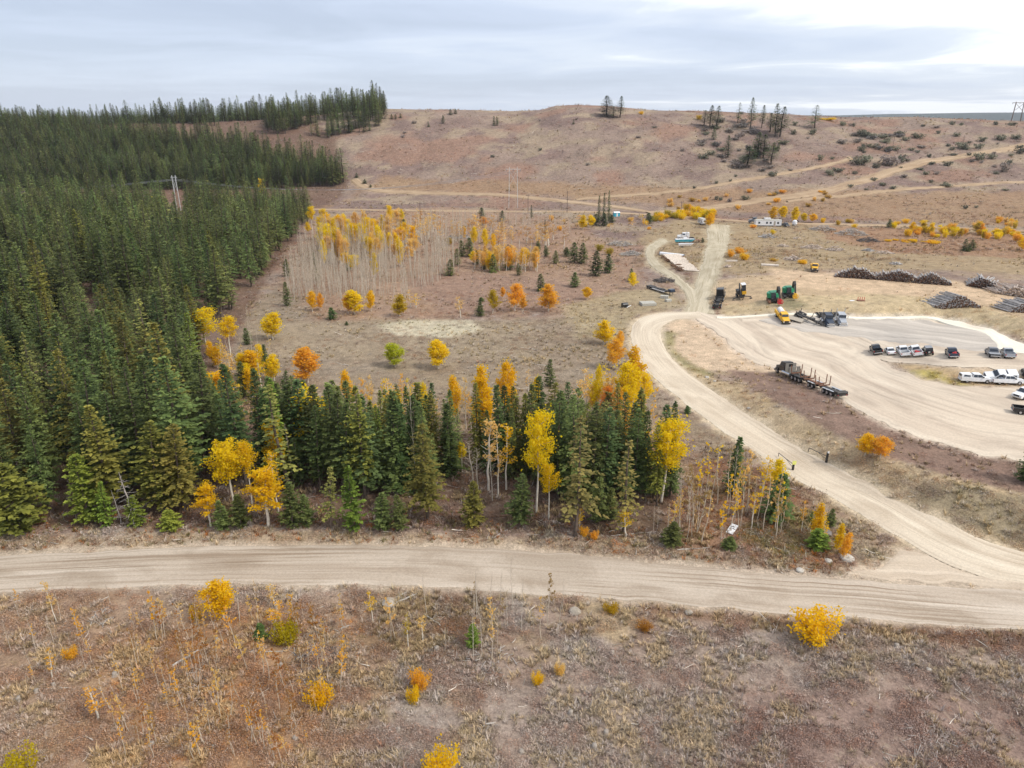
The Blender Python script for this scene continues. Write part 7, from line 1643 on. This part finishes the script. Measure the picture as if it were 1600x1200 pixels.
TH = (.015, .05)
for h in [('dark slash heap with pale broken sticks beside the compact golden bush', 505, 1038, 95, 110, M_DARKW, 832), ('grey broken sticks at the right of the yellow-green bush', 480, 1010, 80, 60, M_GREYWOOD, 833), ('grey weathered slash among ferns near the road at left', 160, 965, 50, 40, M_GREYWOOD, 834), ('pale slash sticks on the bottom right slope', 1465, 1170, 110, 50, M_GREYWOOD, 835), ('grey slash sticks on the slope below the road', 770, 1035, 90, 45, M_GREYWOOD, 836), ('grey slash on the left slope', 290, 1075, 80, 45, M_GREYWOOD, 837)]:
    heap(h[0], h[1], h[2], h[3], h[4], h[5], h[6], (.3, 1.8), .05, .6, 'slash sticks', TH)
def planks(label, px, py, n, L, rz, mat):
    o = empty('plank_stack', ground(px, py)[0], rz); tag(o, label, 'planks')
    for i in range(n): VB().box(-L / 2, L / 2, -.9 + i * .62, -.4 + i * .62 + .05, 0, .5 - .06 * i).done('plank', mat, o, .02)
planks('stack of long white planks near the faded golden bush', 1203, 415, 4, 5.8, -.25, M_PEEL); planks('white beam lying across by the orange bushes', 1142, 408, 1, 4.2, -.05, M_PEEL)
heap('small pale heap below the white beam', 1137, 417, 9, 30, M_PINK, 838)
o = empty('steel_rack', ground(1345, 470)[0]); tag(o, 'small rusty red rack standing on the bank above the grey gravel', 'rack'); VB().box(-1, 1, -.6, .6, .0, .2).done('base', RUST, o)
for i in range(4): VB().bar((-.9 + i * .6, 0, .2), (-.9 + i * .6, 0, 1.1), .12).done('upright', P_RED, o)
o = empty('white_board', ground(1331, 470)[0], .3); tag(o, 'small white board lying left of the rusty rack', 'board'); VB().box(-.7, .7, -.4, .4, .02, .1).done('panel', P_WHITE, o); VB().box(-.6, .6, -.05, .05, -.05, .02).done('batten', DECK, o)

# ------------------------------------------------------------------ gates, sign, frame
def gate(label, px, py, ex, ey, sign_mat, sign, h=1.55):
    P, E = ground([px, ex], [py, ey]); o = empty('road_gate', P); tag(o, label, 'gate'); e = E - P
    VB().cyl((0, 0, h / 2), .19, h, 'z', 12).done('post', P_BLACK, o)
    v = VB(); v.bar((0, 0, 1.05), (e[0], e[1], e[2] + .75), .08); v.bar((0, 0, .45), (e[0] * .5, e[1] * .5, e[2] * .5 + .88), .05); v.done('arm', P_BLACK, o)
    VB().bar((e[0], e[1], e[2]), (e[0], e[1], e[2] + .8), .07).done('arm_post', P_BLACK, o); s = VB(); s.box(-sign / 2, sign / 2, -.235, -.20, h - .05, h + sign); s.done('reflector_board', sign_mat, o, .01); VB().bar((0, -.19, h - .3), (0, -.19, h + sign * .9), .06).done('board_stem', P_BLACK, o)
YG_ = M('hi_vis_yellow', (.80, .82, .22), .5)
gate('open gate with a yellow-topped post on the forest side of the side road', 1238.5, 735, 1216, 714, YG_, .62, 1.2); gate('open gate with a tall black post on the bank side of the side road', 1291, 722, 1263, 706, P_WHITE, .28, 1.75)
# white notice board lying tilted on the brown ground
q = ground([1142.6, 1153.3, 1145, 1133.4], [822.5, 826.2, 836.3, 832.6]); c = q.mean(0); ax = q[1] - q[0]; ay = q[0] - q[3]; o = empty('notice_board', c); tag(o, 'white notice board with black lettering lying tilted on brown ground', 'sign')
bw, bl = math.hypot(*ax[:2]), math.hypot(*ay[:2]); o.rotation_euler = (0.10, 0.03, math.atan2(ax[1], ax[0])); o.location = (c[0], c[1], c[2] + .28)
VB().box(-bw / 2, bw / 2, -bl / 2, bl / 2, 0, .05).done('panel', P_WHITE, o, .005)
v = VB(); v.bar((-bw * .30, bl * .10, .055), (-bw * .05, bl * .27, .055), .10, .012); v.bar((-bw * .06, bl * .27, .055), (bw * .16, bl * .20, .055), .13, .012); v.done('emblem', P_BLACK, o)
v = VB(); x = -bw * .44
for i, k in enumerate((.10, .07, .12, .06, .10, .08, .11, .07, .09)):
    v.box(x, x + k, bl * .02 - .05 * (i % 2), bl * .02 + .07, .052, .058); x += k + .03
    if x > bw * .44: break
v.done('lettering', P_BLACK, o)
for s in (-1, 1): VB().bar((s * bw * .35, -bl * .45, -.02), (s * bw * .35, bl * .45, -.02), .08).done('batten', DECK, o)
for s in (-1, 1): VB().bar((s * bw * .35, bl * .4, -.5), (s * bw * .35, bl * .4, -.03), .08).done('prop', DECK, o)
P = ground(110, 812)[0]; o = empty('pipe_frame', P, -.1); tag(o, 'thin white pipe frame standing at the forest edge by the road', 'frame'); VB().bar((-.95, 0, 0), (-.95, 0, .95), .07).done('post', BEIGE, o); VB().bar((.95, 0, 0), (.95, 0, .95), .07).done('post', BEIGE, o); VB().bar((-1.0, 0, .95), (1.0, 0, .95), .07).done('crossbar', BEIGE, o)
# ------------------------------------------------------------------ power lines
M_POLE = plain('pole_wood', (.16, .12, .10), .9, wear=.3, spec=.1); M_POLEW = plain('bleached_pole', (.62, .62, .60), .8, wear=.15, spec=.1); M_WIRE = plain('wire', (.30, .30, .31), .5, 0, .05)
def h_pole(label, P, h, w, mat, r=.22, lean=0.0):
    o = empty('power_pylon', P); tag(o, label, 'pylon')
    for s in (-1, 1): VB().bar((s * w / 2 * 1.15, 0, -.3), (s * w / 2, 0, h), r * 2).done('pole', mat, o)
    VB().bar((-w * .95, 0, h * .95), (w * .95, 0, h * .95), r * 1.6).done('crossarm', mat, o)
    v = VB(); v.bar((-w / 2, 0, h * .92), (w / 2, 0, h * .55), r * .8); v.bar((w / 2, 0, h * .92), (-w / 2, 0, h * .55), r * .8); v.done('cross_brace', mat, o)
    for x in (-w * .9, 0, w * .9): VB().cyl((x, 0, h * .95 - .7), .14, 1.1, 'z', 8).done('insulator', P_GREYP, o)
    return o
def pole(label, P, h, r=.2):
    o = empty('utility_pole', P); tag(o, label, 'pole'); VB().cyl((0, 0, h / 2), r, h, 'z', 8, r * .7).done('post', M_POLE, o); VB().bar((-1.1, 0, h - .7), (1.1, 0, h - .7), .16).done('crossarm', M_POLE, o)
    for x in (-1, 0, 1): VB().cyl((x, 0, h - .45), .07, .3, 'z', 6).done('insulator', P_GREYP, o)
def hgt(px, py, ty): P = ground(px, py)[0]; return P, float(height_for(P, ty))
P1, h1_ = hgt(280, 330, 274); h_pole('white bleached power pole frame standing among the forest tops', P1, h1_, 1.9, M_POLEW, .15)
P2, h2_ = hgt(802, 325, 261); h_pole('pale thin power pole frame on the flat below the hill', P2, h2_, 4.6, M_POLEW, .13)
P3, h3_ = hgt(1587, 190, 159); h_pole('dark wooden power pole frame on the skyline at right', P3, h3_, 7.0, M_POLE, .26)
for x, y, t, l in [(657, 342, 316, 'dark utility pole behind the bare aspens'), (825, 333, 303, 'dark utility pole by the straight road, left of two'), (886, 332, 298, 'dark utility pole by the straight road, right of two'), (1063, 341, 314, 'dark utility pole above the yellow hedge'), (1394, 235, 206, 'leaning pale pole on the right hill, upper'), (1384, 231, 209, 'pale pole on the right hill beside the upper one'), (1503, 232, 213, 'pale pole far right on the hill')]:
    P, h = hgt(x, y, t); pole(l, P, h, .16)
def wire(a, b, sag, label, n=24, r=.06):
    t = np.linspace(0, 1, n)[:, None]; p = a * (1 - t) + b * t; p[:, 2] -= (sag * 4 * t * (1 - t))[:, 0]; g = Geo(); g.tube(p, r, 5); o = link('power_line', g.mesh('power_line', [M_WIRE])); tag(o, label, 'wire', 'power lines strung past the forest')
for k, s in enumerate((-1, 0, 1)):
    a = P1 + np.array([s * 4.2, 0, h1_ * .95 - 1.3]); b = P2 + np.array([s * 4.2, 0, h2_ * .95 - 1.3]); w = P1 + np.array([-260 + s * 4, -40, h1_ * .95 - 6])
    wire(w, a, 5, ['upper', 'middle', 'lower'][k] + ' wire running left from the white pole over the forest'); wire(a, b, 8, ['upper', 'middle', 'lower'][k] + ' wire running right from the white pole past the far forest')

# ------------------------------------------------------------------ air
def haze_box():
    V = [(x, y, z) for x in (-5500, 5500) for y in (-600, 5400) for z in (-24, 175)]
    F = [(0, 1, 3, 2), (4, 6, 7, 5), (0, 4, 5, 1), (2, 3, 7, 6), (0, 2, 6, 4), (1, 5, 7, 3)]
    me = bpy.data.meshes.new('haze'); me.from_pydata(V, [], F); me.update()
    m = bpy.data.materials.new('air'); m.use_nodes = True; ns = m.node_tree.nodes; ns.clear()
    o = ns.new('ShaderNodeOutputMaterial'); v = ns.new('ShaderNodeVolumePrincipled'); v.inputs['Color'].default_value = (.86, .91, 1.0, 1); v.inputs['Density'].default_value = HAZE; v.inputs['Anisotropy'].default_value = 0.1
    m.node_tree.links.new(v.outputs[0], o.inputs['Volume']); me.materials.append(m)
    tag(link('haze', me), 'thin autumn haze over the land', None, None, 'stuff')
HAZE = 0.00006
haze_box()
